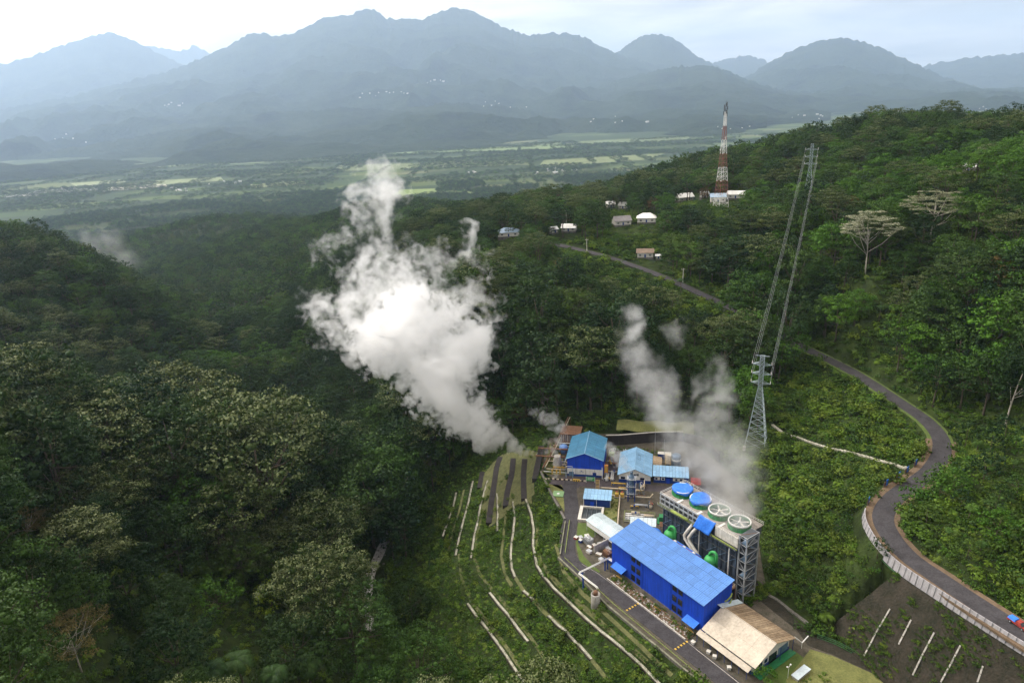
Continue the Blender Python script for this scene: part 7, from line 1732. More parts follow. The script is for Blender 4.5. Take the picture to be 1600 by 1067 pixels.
# ------------------------------------------------------------ power line
def lattice_tower(t, h, wb, wt, waist, arms, m, panels=11, leg=0.11):
    def wid(z):
        return wb + (wt - wb) * (z / waist) if z < waist else wt
    zs = [waist * (1 - (1 - k / panels) ** 1.25) for k in range(panels + 1)]; z = waist
    while z < h - 0.6: z += 1.9; zs.append(min(z, h))
    cs = [(-1, -1), (1, -1), (1, 1), (-1, 1)]
    for sx, sy in cs:
        mb = MB()
        for a, b in zip(zs[:-1], zs[1:]): mb.bar((sx * wid(a) / 2, sy * wid(a) / 2, a), (sx * wid(b) / 2, sy * wid(b) / 2, b), leg * 1.25, 4)
        mb.build('leg', m, t)
    for a, b in zip(zs[:-1], zs[1:]):
        for k in range(4):
            c0, c1 = cs[k], cs[(k + 1) % 4]; wa, wb_ = wid(a) / 2, wid(b) / 2
            mb = MB().bar((c0[0] * wa, c0[1] * wa, a), (c1[0] * wb_, c1[1] * wb_, b), leg * 0.8, 3).bar((c1[0] * wa, c1[1] * wa, a), (c0[0] * wb_, c0[1] * wb_, b), leg * 0.8, 3).bar((c0[0] * wb_, c0[1] * wb_, b), (c1[0] * wb_, c1[1] * wb_, b), leg * 0.7, 3)
            mb.build('brace', m, t)
    for z, L in arms:
        for s in (-1, 1):
            mb = MB()
            for sy in (-1, 1): mb.bar((s * wt / 2, sy * wt / 2, z), (s * L, 0, z + 0.25), leg, 4); mb.bar((s * wt / 2, sy * wt / 2, z + 1.2), (s * L, 0, z + 0.3), leg * 0.8, 3)
            o = mb.build('cross_arm', m, t)
            MB().lathe([(0.06, 0), (0.22, 0.15), (0.06, 0.3), (0.22, 0.45), (0.06, 0.6), (0.22, 0.75), (0.06, 0.9), (0.22, 1.05), (0.06, 1.3)], (s * L, 0, z + 0.25), 8).build('insulator', M['offwhite'], o)
PYL_STEEL = mat('pylon_steel', (0.36, 0.43, 0.46), 0.5, metal=0.3, var=0.15, scale=0.8)
pb = PG(1181, 694); p2b = None
def up_to(x, y, z, ytarget):
    lo_, hi_ = 1.0, 200.0
    for _ in range(40):
        m_ = (lo_ + hi_) / 2
        if proj(x, y, z + m_)[1] > ytarget: lo_ = m_
        else: hi_ = m_
    return lo_
az2 = math.atan2(*ray(1266, 262)[:2]); d2 = 520.0; p2 = np.array([d2 * math.sin(az2), d2 * math.cos(az2), 0]); p2[2] = zg(p2)
line_an = math.atan2(p2[1] - pb[1], p2[0] - pb[0]) - math.pi / 2
ARMS = [(28.6, 3.9), (32.8, 3.9), (37.0, 3.9)]
H1 = up_to(*pb, 556)
t = thing('pylon', 'tall lattice power pylon standing on the bushy slope behind the steam', 'pylon', tuple(pb), line_an, 'pylons of the power line')
lattice_tower(t, H1, 8.6, 1.7, H1 * 0.66, [(z * H1 / 41, L) for z, L in ARMS], PYL_STEEL)
MB().bar((-2.9, 0, H1), (2.9, 0, H1), 0.14, 4).build('top_beam', PYL_STEEL, t)
for s in (-1, 1):
    for s2 in (-1, 1): MB().box(s * 4.3 - 0.6, s * 4.3 + 0.6, s2 * 4.3 - 0.6, s2 * 4.3 + 0.6, -1.5, 0.35).build('footing', M['concrete'], t)
H2 = up_to(*p2, 224)
t2 = thing('pylon', 'distant lattice pylon where the wires meet the wooded ridge', 'pylon', tuple(p2), line_an, 'pylons of the power line')
lattice_tower(t2, H2, 6.5, 1.7, H2 * 0.66, [(z * H2 / 41, L) for z, L in ARMS], PYL_STEEL, panels=8, leg=0.075)
ca, sa = math.cos(line_an), math.sin(line_an)
def arm_pt(b, H_, z, x): return np.array([b[0] + ca * x, b[1] + sa * x, b[2] + z * H_ / 41 + (1.55 if z < 40 else 0)])
CABLE = mat('cable', (0.34, 0.36, 0.37), 0.5, metal=0.3, var=0.05)
names = {0: 'lowest', 1: 'middle', 2: 'upper', 3: 'topmost'}
for k, (z, L) in enumerate(ARMS):
    for s in (-1, 1):
        a = arm_pt(pb, H1, z, s * L); b = arm_pt(p2, H2, z, s * L); pts = []
        for i in range(29):
            u = i / 28; p = a * (1 - u) + b * u; p[2] -= 4 * u * (1 - u) * 4.0; pts.append(p - a)
        t = link('power_cable', MB().sweep(pts, 0.036, 4).mesh('power_cable', CABLE)); t.location = tuple(a)
        tag(t, '%s power cable strung from the %s arm of the near pylon to the ridge' % (names[k], 'steam side' if s < 0 else 'hill side'), 'cable', 'power cables between the pylons')

# ------------------------------------------------------------ telecom tower and hamlet
tb = PG(1126, 324); HT = up_to(*tb, 158)
t = thing('telecom_tower', 'tall red and white lattice telecom tower rising from the hamlet', 'telecom tower', tuple(tb), 0.3)
BANDS = 7
def tw(f): return 7.4 * (1 - f) ** 1.5 + 0.9
for k in range(BANDS):
    f0, f1 = k / BANDS * 0.9, (k + 1) / BANDS * 0.9; m_ = M['white'] if k % 2 == 0 else M['tower_red']
    o = MB()
    for (sx, sy) in ((-1, -1), (1, -1), (1, 1), (-1, 1)): o.bar((sx * tw(f0) / 2, sy * tw(f0) / 2, f0 * HT), (sx * tw(f1) / 2, sy * tw(f1) / 2, f1 * HT), 0.16, 4)
    o = o.build('tower_section', m_, t)
    n_ = 3 if k < 4 else 2
    for j in range(n_):
        g0 = f0 + (f1 - f0) * j / n_; g1 = f0 + (f1 - f0) * (j + 1) / n_; cs = ((-1, -1), (1, -1), (1, 1), (-1, 1)); mb = MB()
        for q in range(4):
            c0, c1 = cs[q], cs[(q + 1) % 4]; a_, b_ = tw(g0) / 2, tw(g1) / 2
            mb.bar((c0[0] * a_, c0[1] * a_, g0 * HT), (c1[0] * b_, c1[1] * b_, g1 * HT), 0.06, 3).bar((c1[0] * a_, c1[1] * a_, g0 * HT), (c0[0] * b_, c0[1] * b_, g1 * HT), 0.06, 3).bar((c0[0] * b_, c0[1] * b_, g1 * HT), (c1[0] * b_, c1[1] * b_, g1 * HT), 0.10, 3)
        mb.build('bracing', m_, o)
MB().bar((0, 0, HT * 0.88), (0, 0, HT), 0.22, 6, 0.1).build('mast', M['steel_dark'], t)
for k in range(9):
    an = k * 2.4; z = HT * (0.86 + 0.012 * k); r_ = 1.3; x, y = r_ * math.cos(an), r_ * math.sin(an)
    o = MB().box(x - 0.25, x + 0.25, y - 0.25, y + 0.25, z, z + 2.6).build('antenna', M['steel_dark'], t)
    MB().bar((x * 0.2, y * 0.2, z + 1), (x, y, z + 1), 0.1).build('bracket', M['steel_dark'], o)
for k, (f, an) in enumerate(((0.66, 0.5), (0.55, 2.6), (0.60, 4.0))):
    x, y = (tw(f) / 2 + 0.6) * math.cos(an), (tw(f) / 2 + 0.6) * math.sin(an)
    o = MB().lathe([(0.2, 0), (0.7, 0.2), (0.95, 0.45), (0.9, 0.5)], (0, 0, 0), 14).build('dish', M['white'], t, True); o.matrix_local = Matrix.Translation((x, y, f * HT)) @ Matrix.Rotation(an, 4, 'Z') @ Matrix.Rotation(R(90), 4, 'Y')


HOUSES = []
def house(label, px, py, wpx, depth, h, roof, wall, rot=0.0, cat='house', hip=False, group=None, rise=0.32):
    b = PG(px, py); dist = math.hypot(math.hypot(b[0], b[1]), CAM_H - b[2]); w = wpx * dist / F_PX
    b[2] += 0.9; HOUSES.append((b[0], b[1]))
    t = thing('house', label, cat, tuple(b), -math.atan2(b[0], b[1]) + rot, group)
    hr = h + min(w, depth) * rise
    gable_walls(-w / 2 + 0.3, w / 2 - 0.3, 0.3, depth - 0.3, h, hr - 0.25 if not hip else h + 0.05, 'x').build('wall', wall, t)
    MB().box(-w / 2 + 0.1, w / 2 - 0.1, 0.1, depth - 0.1, -2.6, 0.25).build('plinth', M['concrete_dark'], t)
    e = 0.45
    if hip:
        k = min(w * 0.3, depth / 2)
        v = [(-w / 2 - e, -e, h), (w / 2 + e, -e, h), (w / 2 + e, depth + e, h), (-w / 2 - e, depth + e, h), (-w / 2 + k, depth / 2, hr), (w / 2 - k, depth / 2, hr)]
        MB().add(v, [(0, 1, 5, 4), (2, 3, 4, 5), (1, 2, 5), (3, 0, 4), (3, 2, 1, 0)]).build('roof', roof, t)
    else:
        for q in (((-w / 2 - e, -e, h - 0.1), (w / 2 + e, -e, h - 0.1), (w / 2 + e, depth / 2, hr), (-w / 2 - e, depth / 2, hr)), ((w / 2 + e, depth + e, h - 0.1), (-w / 2 - e, depth + e, h - 0.1), (-w / 2 - e, depth / 2, hr), (w / 2 + e, depth / 2, hr))):
            MB().slab(q, 0.14).build('roof', roof, t)
    MB().box(-0.6, 0.5, 0.2, 0.29, 0.2, 2.2).build('door', M['navy'], t)
    for x in (-w * 0.3, w * 0.3): window(t, (x, 0.26, 1.7), min(1.6, w * 0.2), 1.2, 'x', -1, M['white'])
    return t
LB = mat('pale_blue_house_roof', (0.36, 0.47, 0.60), 0.6, var=0.1)
house('single house with a pale blue hipped roof on the middle hill', 795, 372, 34, 10, 3.2, LB, M['house_wall'], hip=True, rise=0.3)
house('white walled roadside house with a brown roof and blue trim', 1008, 405, 25, 7, 3.4, M['brown_roof'], M['house_wall'])
house('tiny white shed beside the roadside house', 1029, 407, 9, 3, 2.2, M['house_roof'], M['house_wall'], cat='shed')
house('hamlet house with a white roof above the banana plants', 1010, 350, 28, 10, 3.4, M['white'], M['house_wall'], hip=True)
house('hamlet house with a dark grey roof left of the white one', 974, 354, 26, 10, 3.2, M['grey_roof'], M['house_wall'], 0.3)
house('low white roofed house behind the utility pole', 888, 364, 22, 8, 2.8, M['white'], M['house_wall'], -0.2)
house('small pale roofed house at the upper road end', 868, 366, 10, 7, 2.8, M['house_roof'], M['house_wall'], 0.4)
house('white roofed house high left in the hamlet', 955, 326, 13, 9, 3, M['white'], M['house_wall'], 0.2)
house('white roofed house in the trees right of the rusty tree', 973, 328, 14, 9, 3, M['white'], M['house_wall'], -0.3)
house('small white house between the hamlet trees', 1016, 325, 8, 7, 3, M['house_roof'], M['house_wall'])
house('white gabled house left of the telecom tower', 1073, 316, 24, 10, 3.6, M['white'], M['house_wall'], 0.5)
house('pale house half hidden left of the white gable', 1042, 322, 16, 9, 3.2, M['house_roof'], M['house_wall'], 0.2)
house('pale blue equipment house at the foot of the telecom tower', 1122, 318, 22, 8, 4.2, LB, M['house_wall'], 0.1)
house('white roofed shed on the right side of the telecom tower', 1149, 312, 24, 8, 3.2, M['white'], M['house_wall'], -0.1)
house('small white house left of the tower foot', 1102, 311, 12, 7, 3, M['house_roof'], M['house_wall'], 0.3)
house('small white building on the bright hillside far right', 1512, 272, 14, 6, 3.4, M['white'], M['house_wall'], -0.4)
house('low grey house under the ridge trees at the upper right', 1524, 200, 10, 7, 3.0, M['grey_roof'], M['house_wall'], 0.2)

# far settlements: each house a small mesh of its own
gh = np.random.default_rng(41)
def far_house_mesh(w, d, h, roof):
    mb = MB(); mb.hexa([(-w, -d, -6), (w, -d, -6), (w, d, -6), (-w, d, -6), (-w, -d, h), (w, -d, h), (w, d, h), (-w, d, h)]); mb.m = 1
    mb.add([(-w * 1.1, -d * 1.15, h - 0.2), (w * 1.1, -d * 1.15, h - 0.2), (w * 1.1, d * 1.15, h - 0.2), (-w * 1.1, d * 1.15, h - 0.2), (-w * 1.1, 0, h + d * 0.5), (w * 1.1, 0, h + d * 0.5)], [(0, 1, 5, 4), (2, 3, 4, 5), (1, 2, 5), (3, 0, 4)])
    return mb.mesh('far_house', [M['house_wall'], roof])
FH = [far_house_mesh(7, 4.5, 4, M['white']), far_house_mesh(9, 5.5, 4.5, M['house_roof']), far_house_mesh(6, 4.5, 3.6, M['white']), far_house_mesh(8, 5, 5, M['grey_roof']), far_house_mesh(14, 7, 6, M['house_roof'])]
CLUST = [(876, 267, 14, 26, 5, 'in the valley village beyond the forest ridge', 1.0), (838, 272, 4, 10, 3, 'on the near edge of the valley village', 1.0), (742, 271, 4, 10, 2, 'among the fields behind the top of the steam', 1.0), (280, 297, 10, 16, 3, 'beside the pale fields at the left', 0.9), (360, 287, 8, 24, 4, 'in the fields left of the steam top', 0.9), (440, 286, 6, 22, 3, 'on the valley floor just left of the steam', 0.9),
         (120, 296, 6, 30, 3, 'along the pale fields at the far left', 0.9), (590, 148, 12, 38, 6, 'high on the middle mountain flank', 1.8), (690, 128, 5, 24, 4, 'below the twin summits', 2.0), (770, 165, 7, 60, 8, 'on the foothill below the twin summits', 1.7), (280, 165, 6, 40, 8, 'on the left mountain flank', 1.8), (120, 215, 5, 60, 8, 'on the lower left mountain flank', 1.7), (1255, 182, 8, 34, 5, 'on the plain behind the ridge trees', 1.3), (1420, 178, 8, 40, 4, 'on the high plain right of the ridge', 1.3), (1545, 172, 9, 36, 5, 'in the town at the far right', 1.3), (1150, 200, 5, 24, 4, 'on the plain left of the telecom mast top', 1.2), (960, 190, 6, 50, 6, 'at the foot of the rounded cone hill', 1.5)]
for cx, cy__, n_, sx, sy, ww, sc in CLUST:
    for k in range(n_):
        b = PG(cx + gh.normal(0, sx * 0.6), cy__ + gh.normal(0, sy * 0.5))
        if math.hypot(b[0], b[1]) < 2400: continue
        o = link('far_house', FH[gh.integers(0, 5)]); s = sc * gh.uniform(0.5, 0.95); o.location = (b[0], b[1], b[2] + 3.0); o.rotation_euler = (0, 0, gh.uniform(0, 3.1)); o.scale = (s, s, s)
        tag(o, 'tiny pale house ' + ww, 'house', 'distant houses ' + ww)
# pale and bright fields of the valley floor
def field(px_quad, col, label, name='field'):
    m_ = mat('field_%d' % len(bpy.data.materials), col, 0.9, var=0.18, scale=0.012, col2=tuple(c * 0.6 for c in col))
    q = [PG(*p) for p in px_quad]; n_ = 10; vs = []; fs = []
    for i in range(n_ + 1):
        for j in range(5):
            u, v = i / n_, j / 4; p = (q[0] * (1 - u) + q[1] * u) * (1 - v) + (q[3] * (1 - u) + q[2] * u) * v; vs.append((p[0], p[1], zg(p) + 1.6))
    for i in range(n_):
        for j in range(4): fs.append((i * 5 + j, (i + 1) * 5 + j, (i + 1) * 5 + j + 1, i * 5 + j + 1))
    o = MB().add(vs, fs).build(name, m_, None, True); tag(o, label, kind='structure')
for q, c, lab in [([(40,303),(150,299),(155,294),(60,297)], (0.40, 0.41, 0.37), 'pale flooded fields at the far left'), ([(160,300),(262,292),(258,288),(170,293)], (0.46, 0.45, 0.36), 'pale harvested strip left of the village'), ([(120,292),(200,285),(190,281),(110,287)], (0.22, 0.26, 0.13), 'pale green field at the left'), ([(0,309),(60,306),(60,303),(0,306)], (0.45, 0.45, 0.40), 'thin pale field at the left border'),
                  ([(400,294),(480,288),(474,283),(390,289)], (0.24, 0.28, 0.13), 'pale green field left of the steam top'), ([(610,308),(745,303),(720,294),(625,297)], (0.16, 0.22, 0.06), 'bright green meadow right of the steam top'), ([(200,262),(520,250),(515,244),(210,256)], (0.15, 0.20, 0.09), 'long green field strip below the mountains'), ([(520,268),(830,258),(825,250),(530,259)], (0.135, 0.17, 0.07), 'long pale green field behind the steam top'),
                  ([(560,243),(900,232),(895,226),(565,236)], (0.15, 0.21, 0.08), 'green field strip in the middle of the valley'), ([(840,262),(1010,250),(1040,240),(850,251)], (0.15, 0.185, 0.075), 'yellowish field beside the wooded ridge'), ([(760,232),(1080,219),(1075,213),(770,225)], (0.12, 0.16, 0.065), 'far green field strip reaching the ridge'), ([(240,290),(350,283),(345,277),(240,283)], (0.18, 0.22, 0.10), 'green field above the pale strip')]:
    field(q, c, lab)
# hedges and groves between the fields
fx, fy = grid(24.0, 3000, 6600, -40, 40, 77); mk = (fbm(fx / 420 + 11, fy / 150 + 4, 4) > 0.52) | (fbm(fx / 60, fy / 900, 3) > 0.66); fx, fy = fx[mk], fy[mk]; fz = hz(fx, fy); n_ = len(fx); fs_ = g3.uniform(0.6, 1.3, n_)
scatter('valley_groves', 'hedgerows and groves of trees between the valley fields', np.stack([fx, fy, fz - 1], -1), g3.uniform(0, 6.28, n_), np.stack([fs_ * 1.2, fs_ * 1.2, fs_ * 0.75], -1), np.array(PROTO_IX['far'])[g3.integers(0, len(PROTO_IX['far']), n_)], PROTO)

# ------------------------------------------------------------ trees that stand out
for nm, lab, cat, kd, px_, py_, pos, sc, grp in SPECIAL:
    cm, tm, H_, R_ = SPECIAL_KIND[kd]; s = sc
    o = thing(nm, lab, cat, tuple(pos), 0.7 * px_ % 6.28, grp); o.scale = (s, s, s); link('crown', cm, o); link('trunk', tm, o)
# small trees and tree ferns on the open slopes
kx, ky = grid(7.0, 120, 400, -18, 46, 63); kz = hz(kx, ky); kpx, kpy = proj(kx, ky, kz)
inr = in_any([SHRUB_R], kpx, kpy); inb = in_any([BUSH_RR], kpx, kpy); okk = (inr | inb) & (dist_poly(ROAD_XY, kx, ky) > 7) & (dist_poly(YARD, kx, ky, closed=True) > 4) & ~inside(YARD, kx, ky)
for q in DRAIN_LINES: okk &= dist_poly(q, kx, ky) > 3.0
for q in BOARDS: okk &= np.hypot(kx - q[0], ky - q[1]) > 9
okk &= np.hypot(kx - pb[0], ky - pb[1]) > 9
pr = np.where(inb, 0.58, np.where(kpy > 820, 0.36, 0.10)); okk &= g3.random(len(kx)) < pr
for i in np.where(okk)[0]:
    fern = g3.random() < 0.5; kd = 'fern' if fern else 'small'; v = int(g3.integers(0, len(KINDS[kd]))); cm, tm, H_, R_ = KINDS[kd][v]
    ww, nm_ = near_mark(float(kpx[i]), float(kpy[i]) - 8)
    o = thing('tree_fern' if fern else 'small_tree', ('feathery tree fern ' if fern else ['young mid green tree ', 'young bright green tree ', 'young dark green tree '][v]) + ww, 'tree fern' if fern else 'tree', (kx[i], ky[i], kz[i]), g3.uniform(0, 6), ('tree ferns near ' if fern else 'young trees near ') + nm_)
    s = g3.uniform(0.55, 0.95) * (1.1 if fern else (1.25 if inb[i] else 0.8)); o.scale = (s, s, s); link('crown', cm, o); link('trunk', tm, o)

# ------------------------------------------------------------ undergrowth
uxx, uyy, uzz, upx_, upy_ = UNDER
ok = np.ones(len(uxx), bool)
for k, q in enumerate(DRAIN_LINES): ok &= (dist_poly(q, uxx, uyy) > (2.0 if k >= len(DRAIN_LINES) - 2 else 1.2)) | ((k < len(DRAIN_LINES) - 2) & (g3.random(len(uxx)) < 0.75) & (fbm(uxx / 7, uyy / 7, 2) > 0.48))
ok &= dist_poly([(p[0], p[1]) for p in WALL_LINE], uxx, uyy) > 2.6
for q in BOARDS: ok &= np.hypot(uxx - q[0], uyy - q[1]) > 4.0
ok &= np.hypot(uxx - W1(10.4, -16.6)[0], uyy - W1(10.4, -16.6)[1]) > 2.5
tr_ = inside(TERRACE, upx_, upy_)
# the terraces are barer near the steam jet and have grassy gaps lower down
bare = (tr_ & inside(BENCH_PX, upx_, upy_) & (g3.random(len(uxx)) < 0.78)) | (tr_ & (upy_ < 790) & (fbm(uxx / 6, uyy / 6, 3) < 0.5)); grass = tr_ & (fbm(uxx / 13 + 5, uyy / 13, 3) > 0.57)
ok &= ~bare & ~(grass & (g3.random(len(uxx)) < 0.75))
uxx, uyy, uzz, tr_, upy_ = uxx[ok], uyy[ok], uzz[ok], tr_[ok], upy_[ok]; n_ = len(uxx)
us = g3.uniform(0.6, 1.5, n_) * (0.45 + 1.5 * fbm(uxx / 11, uyy / 11, 3)) * np.where(tr_, 0.8, 1.15); ui = g3.integers(0, BUSH_N, n_); ui = np.where(tr_ & (ui == 4) & (g3.random(n_) < 0.7), 1, ui)
scatter('undergrowth', 'dense bushes, ferns and creepers on the open slopes', np.stack([uxx, uyy, uzz - 0.15], -1), g3.uniform(0, 6.28, n_), np.stack([us, us, us * g3.uniform(0.7, 1.2, n_)], -1), ui, BUSH)
# plants under and between the trees of the near slopes
wx, wy = grid(3.1, 60, 640, -46, 46, 51); mk = ~in_any([TERRACE, SHRUB_R, BUSH_RR, SLOPE, RIVER_PX], *proj(wx, wy, hz(wx, wy))) & ~inside(YARD, wx, wy) & (dist_poly(YARD, wx, wy, closed=True) > 1.5) & (dist_poly(ROAD_XY, wx, wy) > 5.6) & (np.hypot(wx - pb[0], wy - pb[1]) > 6)
for q in DRAIN_LINES + [rv]: mk &= dist_poly(q, wx, wy) > 2.6
wx, wy = wx[mk], wy[mk]; wz = hz(wx, wy); n_ = len(wx); ws = g3.uniform(0.8, 2.0, n_) * (0.6 + fbm(wx / 14, wy / 14, 3))
ws = np.where(np.hypot(wx, wy) < 230, np.minimum(ws, 1.1), ws)
for q in HOUSES: hd = np.hypot(wx - q[0], wy - q[1]); ws = np.where((hd < 9) | ((hd < 20) & (np.hypot(wx, wy) < math.hypot(*q)) & (np.abs(np.arctan2(wx, wy) - math.atan2(*q)) < 0.02)), ws * 0.4, ws)
scatter('forest_floor', 'bushes and saplings under the trees of the near slopes', np.stack([wx, wy, wz - 0.2], -1), g3.uniform(0, 6.28, n_), np.stack([ws, ws, ws * g3.uniform(0.8, 1.3, n_)], -1), np.array([0, 1, 3, 3, 5, 4, 3])[g3.integers(0, 7, n_)], BUSH)
# grass tufts in the gaps, low plants in beds, garden and bank edges
gx, gy = grid(0.9, 140, 330, -10, 14, 88); gz_ = hz(gx, gy); gpx, gpy = proj(gx, gy, gz_); mk = inside(TERRACE, gpx, gpy) & ~inside(BENCH_PX, gpx, gpy) & ~inside(YARD, gx, gy)
for q in DRAIN_LINES: mk &= dist_poly(q, gx, gy) > 0.9
mk &= (g3.random(len(gx)) < 0.75); gx, gy, gz_ = gx[mk], gy[mk], gz_[mk]; n_ = len(gx); gs_ = g3.uniform(0.35, 0.75, n_)
scatter('tall_grass', 'tall grass and low weeds covering the bench slope', np.stack([gx, gy, gz_ - 0.1], -1), g3.uniform(0, 6.28, n_), np.stack([gs_ * 1.2, gs_ * 1.2, gs_], -1), np.array([2, 6, 7, 6, 2, 4])[g3.integers(0, 6, n_)], BUSH)
bx_, by_ = [], []
for k in range(150): p = W1(4.5 + g3.uniform(0, 36), -4 + g3.uniform(-1.3, 2.2)); bx_.append((*p[:2], 0.15, g3.uniform(0.22, 0.62)))
for k in range(260): p = W1(g3.uniform(71, 92), g3.uniform(-2, 16)); bx_.append((*p[:2], 0.0, g3.uniform(0.2, 0.75))) if g3.random() < 0.8 else None
for k in range(120): p = W2(g3.uniform(-22, 3), g3.uniform(289, 295)); bx_.append((*p[:2], 0.0, g3.uniform(0.25, 0.6)))
for k in range(90): p = W2(g3.uniform(-50, -46), g3.uniform(258, 300)); bx_.append((*p[:2], 0.0, g3.uniform(0.3, 0.8)))
for k in range(60): p = W2(g3.uniform(-20, -15.5), g3.uniform(229, 255)); bx_.append((*p[:2], 0.0, g3.uniform(0.2, 0.45)))
for k in range(70): p = W1(g3.uniform(0, 2), g3.uniform(-1, 1)) if False else W1(g3.uniform(38, 43), g3.uniform(22, 34)); bx_.append((*p[:2], 0.0, g3.uniform(0.4, 1.0)))
bq = np.array(bx_); n_ = len(bq)
scatter('yard_plants', 'low plants and weeds in the beds and corners of the yard', bq[:, :3], g3.uniform(0, 6.28, n_), np.repeat(bq[:, 3:4], 3, 1), g3.integers(0, BUSH_N, n_), BUSH)
# scrub on the bare slope and the rear bank
q = SLV.reshape(-1, 3); pick = g3.random((2200, 3)); pts = []
for a, b, c in pick:
    i = int(a * (SLV.shape[0] - 2)); j = int(b * 8) % 8; w_ = b * 8 - int(b * 8); pts.append((SLV[i, j] * (1 - c) + SLV[i + 1, j] * c) * (1 - w_) + (SLV[i, j + 1] * (1 - c) + SLV[i + 1, j + 1] * c) * w_)
pts = np.array(pts); mk = fbm(pts[:, 0] / 5, pts[:, 1] / 5, 3) > 0.49; pts = pts[mk]; n_ = len(pts); s_ = g3.uniform(0.12, 0.55, n_)
scatter('slope_scrub', 'sparse dry scrub clinging to the dark bare slope', pts, g3.uniform(0, 6, n_), np.stack([s_ * 1.3, s_ * 1.3, s_], -1), np.array([7, 3, 1, 7])[g3.integers(0, 4, n_)], BUSH)

# ------------------------------------------------------------ steam
def steam(name, label, blobs, dens, group, warp=7.0, wscale=0.045, fine=0.5, fscale=0.10, edge=0.4, base=None, voxel=2.0, step=0.24, aniso=0.5, part_of=None, grow=1.0, bias=0.0, melt=0.3, calm=40.0):
    """steam in a closed hull: soft balls melted together, stirred by noise"""
    B = []
    for px_, py_, y, rp in blobs:
        c = PY(px_, py_, y); f = c[1] * cP - (c[2] - CAM_H) * sP; B.append((c[0], c[1], c[2], rp * grow * f / F_PX))
    B = np.array(B); base = B[0, :3] if base is None else base
    m, t = new_mat('steam_' + str(len(bpy.data.materials)))
    o = N(t, 'ShaderNodeOutputMaterial'); v = N(t, 'ShaderNodeVolumePrincipled'); v.inputs['Color'].default_value = (1, 1, 1, 1); v.inputs['Anisotropy'].default_value = aniso
    tcn = N(t, 'ShaderNodeTexCoord')
    nw = N(t, 'ShaderNodeTexNoise', inp={'Scale': wscale, 'Detail': 3.0, 'Roughness': 0.6}); t.links.new(tcn.outputs['Object'], nw.inputs['Vector'])
    s1 = N(t, 'ShaderNodeVectorMath', operation='SUBTRACT', inp={1: (0.5, 0.5, 0.5)}); t.links.new(nw.outputs['Color'], s1.inputs[0])
    ln_ = N(t, 'ShaderNodeVectorMath', operation='LENGTH'); t.links.new(tcn.outputs['Object'], ln_.inputs[0])
    wm = N(t, 'ShaderNodeMapRange', inp={1: 0.0, 2: calm, 3: warp * 0.12, 4: warp * 2}); t.links.new(ln_.outputs['Value'], wm.inputs[0])     # the jet leaves its vent straight
    s2 = N(t, 'ShaderNodeVectorMath', operation='SCALE'); t.links.new(s1.outputs[0], s2.inputs[0]); t.links.new(wm.outputs[0], s2.inputs['Scale'])
    s3 = N(t, 'ShaderNodeVectorMath', operation='ADD'); t.links.new(tcn.outputs['Object'], s3.inputs[0]); t.links.new(s2.outputs[0], s3.inputs[1])
    last = None
    for x, y, z, r in B:
        d = N(t, 'ShaderNodeVectorMath', operation='DISTANCE', inp={1: (x - base[0], y - base[1], z - base[2])}); t.links.new(s3.outputs[0], d.inputs[0])
        q = N(t, 'ShaderNodeMath', operation='MULTIPLY_ADD', inp={1: 1 / r, 2: 0.0}); t.links.new(d.outputs['Value'], q.inputs[0])
        if last is None: last = q.outputs[0]
        else:
            k = N(t, 'ShaderNodeMath', operation='SMOOTH_MIN', inp={2: melt}); t.links.new(last, k.inputs[0]); t.links.new(q.outputs[0], k.inputs[1]); last = k.outputs[0]
    acc = None
    for sc_, am in ((fscale, 1.0), (fscale * 2.6, 0.5)):      # rounded puffs with creases between
        nf = N(t, 'ShaderNodeTexNoise', inp={'Scale': sc_, 'Detail': 3.0 if acc else 1.5, 'Roughness': 0.6}); t.links.new(s3.outputs[0] if acc is None else tcn.outputs['Object'], nf.inputs['Vector'])
        q = N(t, 'ShaderNodeMath', operation='MULTIPLY_ADD', inp={1: 2.0, 2: -1.0}); t.links.new(nf.outputs[0], q.inputs[0])
        q2 = N(t, 'ShaderNodeMath', operation='ABSOLUTE'); t.links.new(q.outputs[0], q2.inputs[0])
        q3 = N(t, 'ShaderNodeMath', operation='MULTIPLY_ADD', inp={1: am * 2.2, 2: 0.0}); t.links.new(q2.outputs[0], q3.inputs[0])
        if acc is not None: t.links.new(acc, q3.inputs[2])
        acc = q3.outputs[0]
    a = N(t, 'ShaderNodeMath', operation='MULTIPLY_ADD', inp={1: fine, 2: 1.0 + bias - fine * 0.8}); t.links.new(acc, a.inputs[0])
    b = N(t, 'ShaderNodeMath', operation='SUBTRACT'); t.links.new(a.outputs[0], b.inputs[0]); t.links.new(last, b.inputs[1])
    mr_ = N(t, 'ShaderNodeMapRange', interpolation_type='SMOOTHSTEP', inp={1: 0.0, 2: edge, 3: 0.0, 4: dens}); t.links.new(b.outputs[0], mr_.inputs[0])
    t.links.new(mr_.outputs[0], v.inputs['Density']); t.links.new(v.outputs[0], o.inputs['Volume'])
    m.cycles.volume_step_rate = step
    mb = bmesh.new()
    for x, y, z, r in B:
        rr = r * 1.12 + warp * 0.2
        bmesh.ops.create_icosphere(mb, subdivisions=2, radius=rr, matrix=Matrix.Translation((x - base[0], y - base[1], z - base[2])))
    me = bpy.data.meshes.new(name); mb.to_mesh(me); mb.free(); me.materials.append(m)
    ob = link(name, me, part_of); 
    if part_of is None: ob.location = tuple(base); tag(ob, label, 'steam', group)
    md = ob.modifiers.new('fuse', 'REMESH'); md.mode = 'VOXEL'; md.voxel_size = voxel
    return ob, base
JET = [(839,708,280,2.2), (832,707,280.5,3.5), (823,706,281,5.5), (811,704,281.5,8), (797,699,282.5,11), (781,689,283.5,15), (763,677,285,20), (742,660,287,26), (719,638,290,33), (696,613,293,41), (674,588,296,45)]
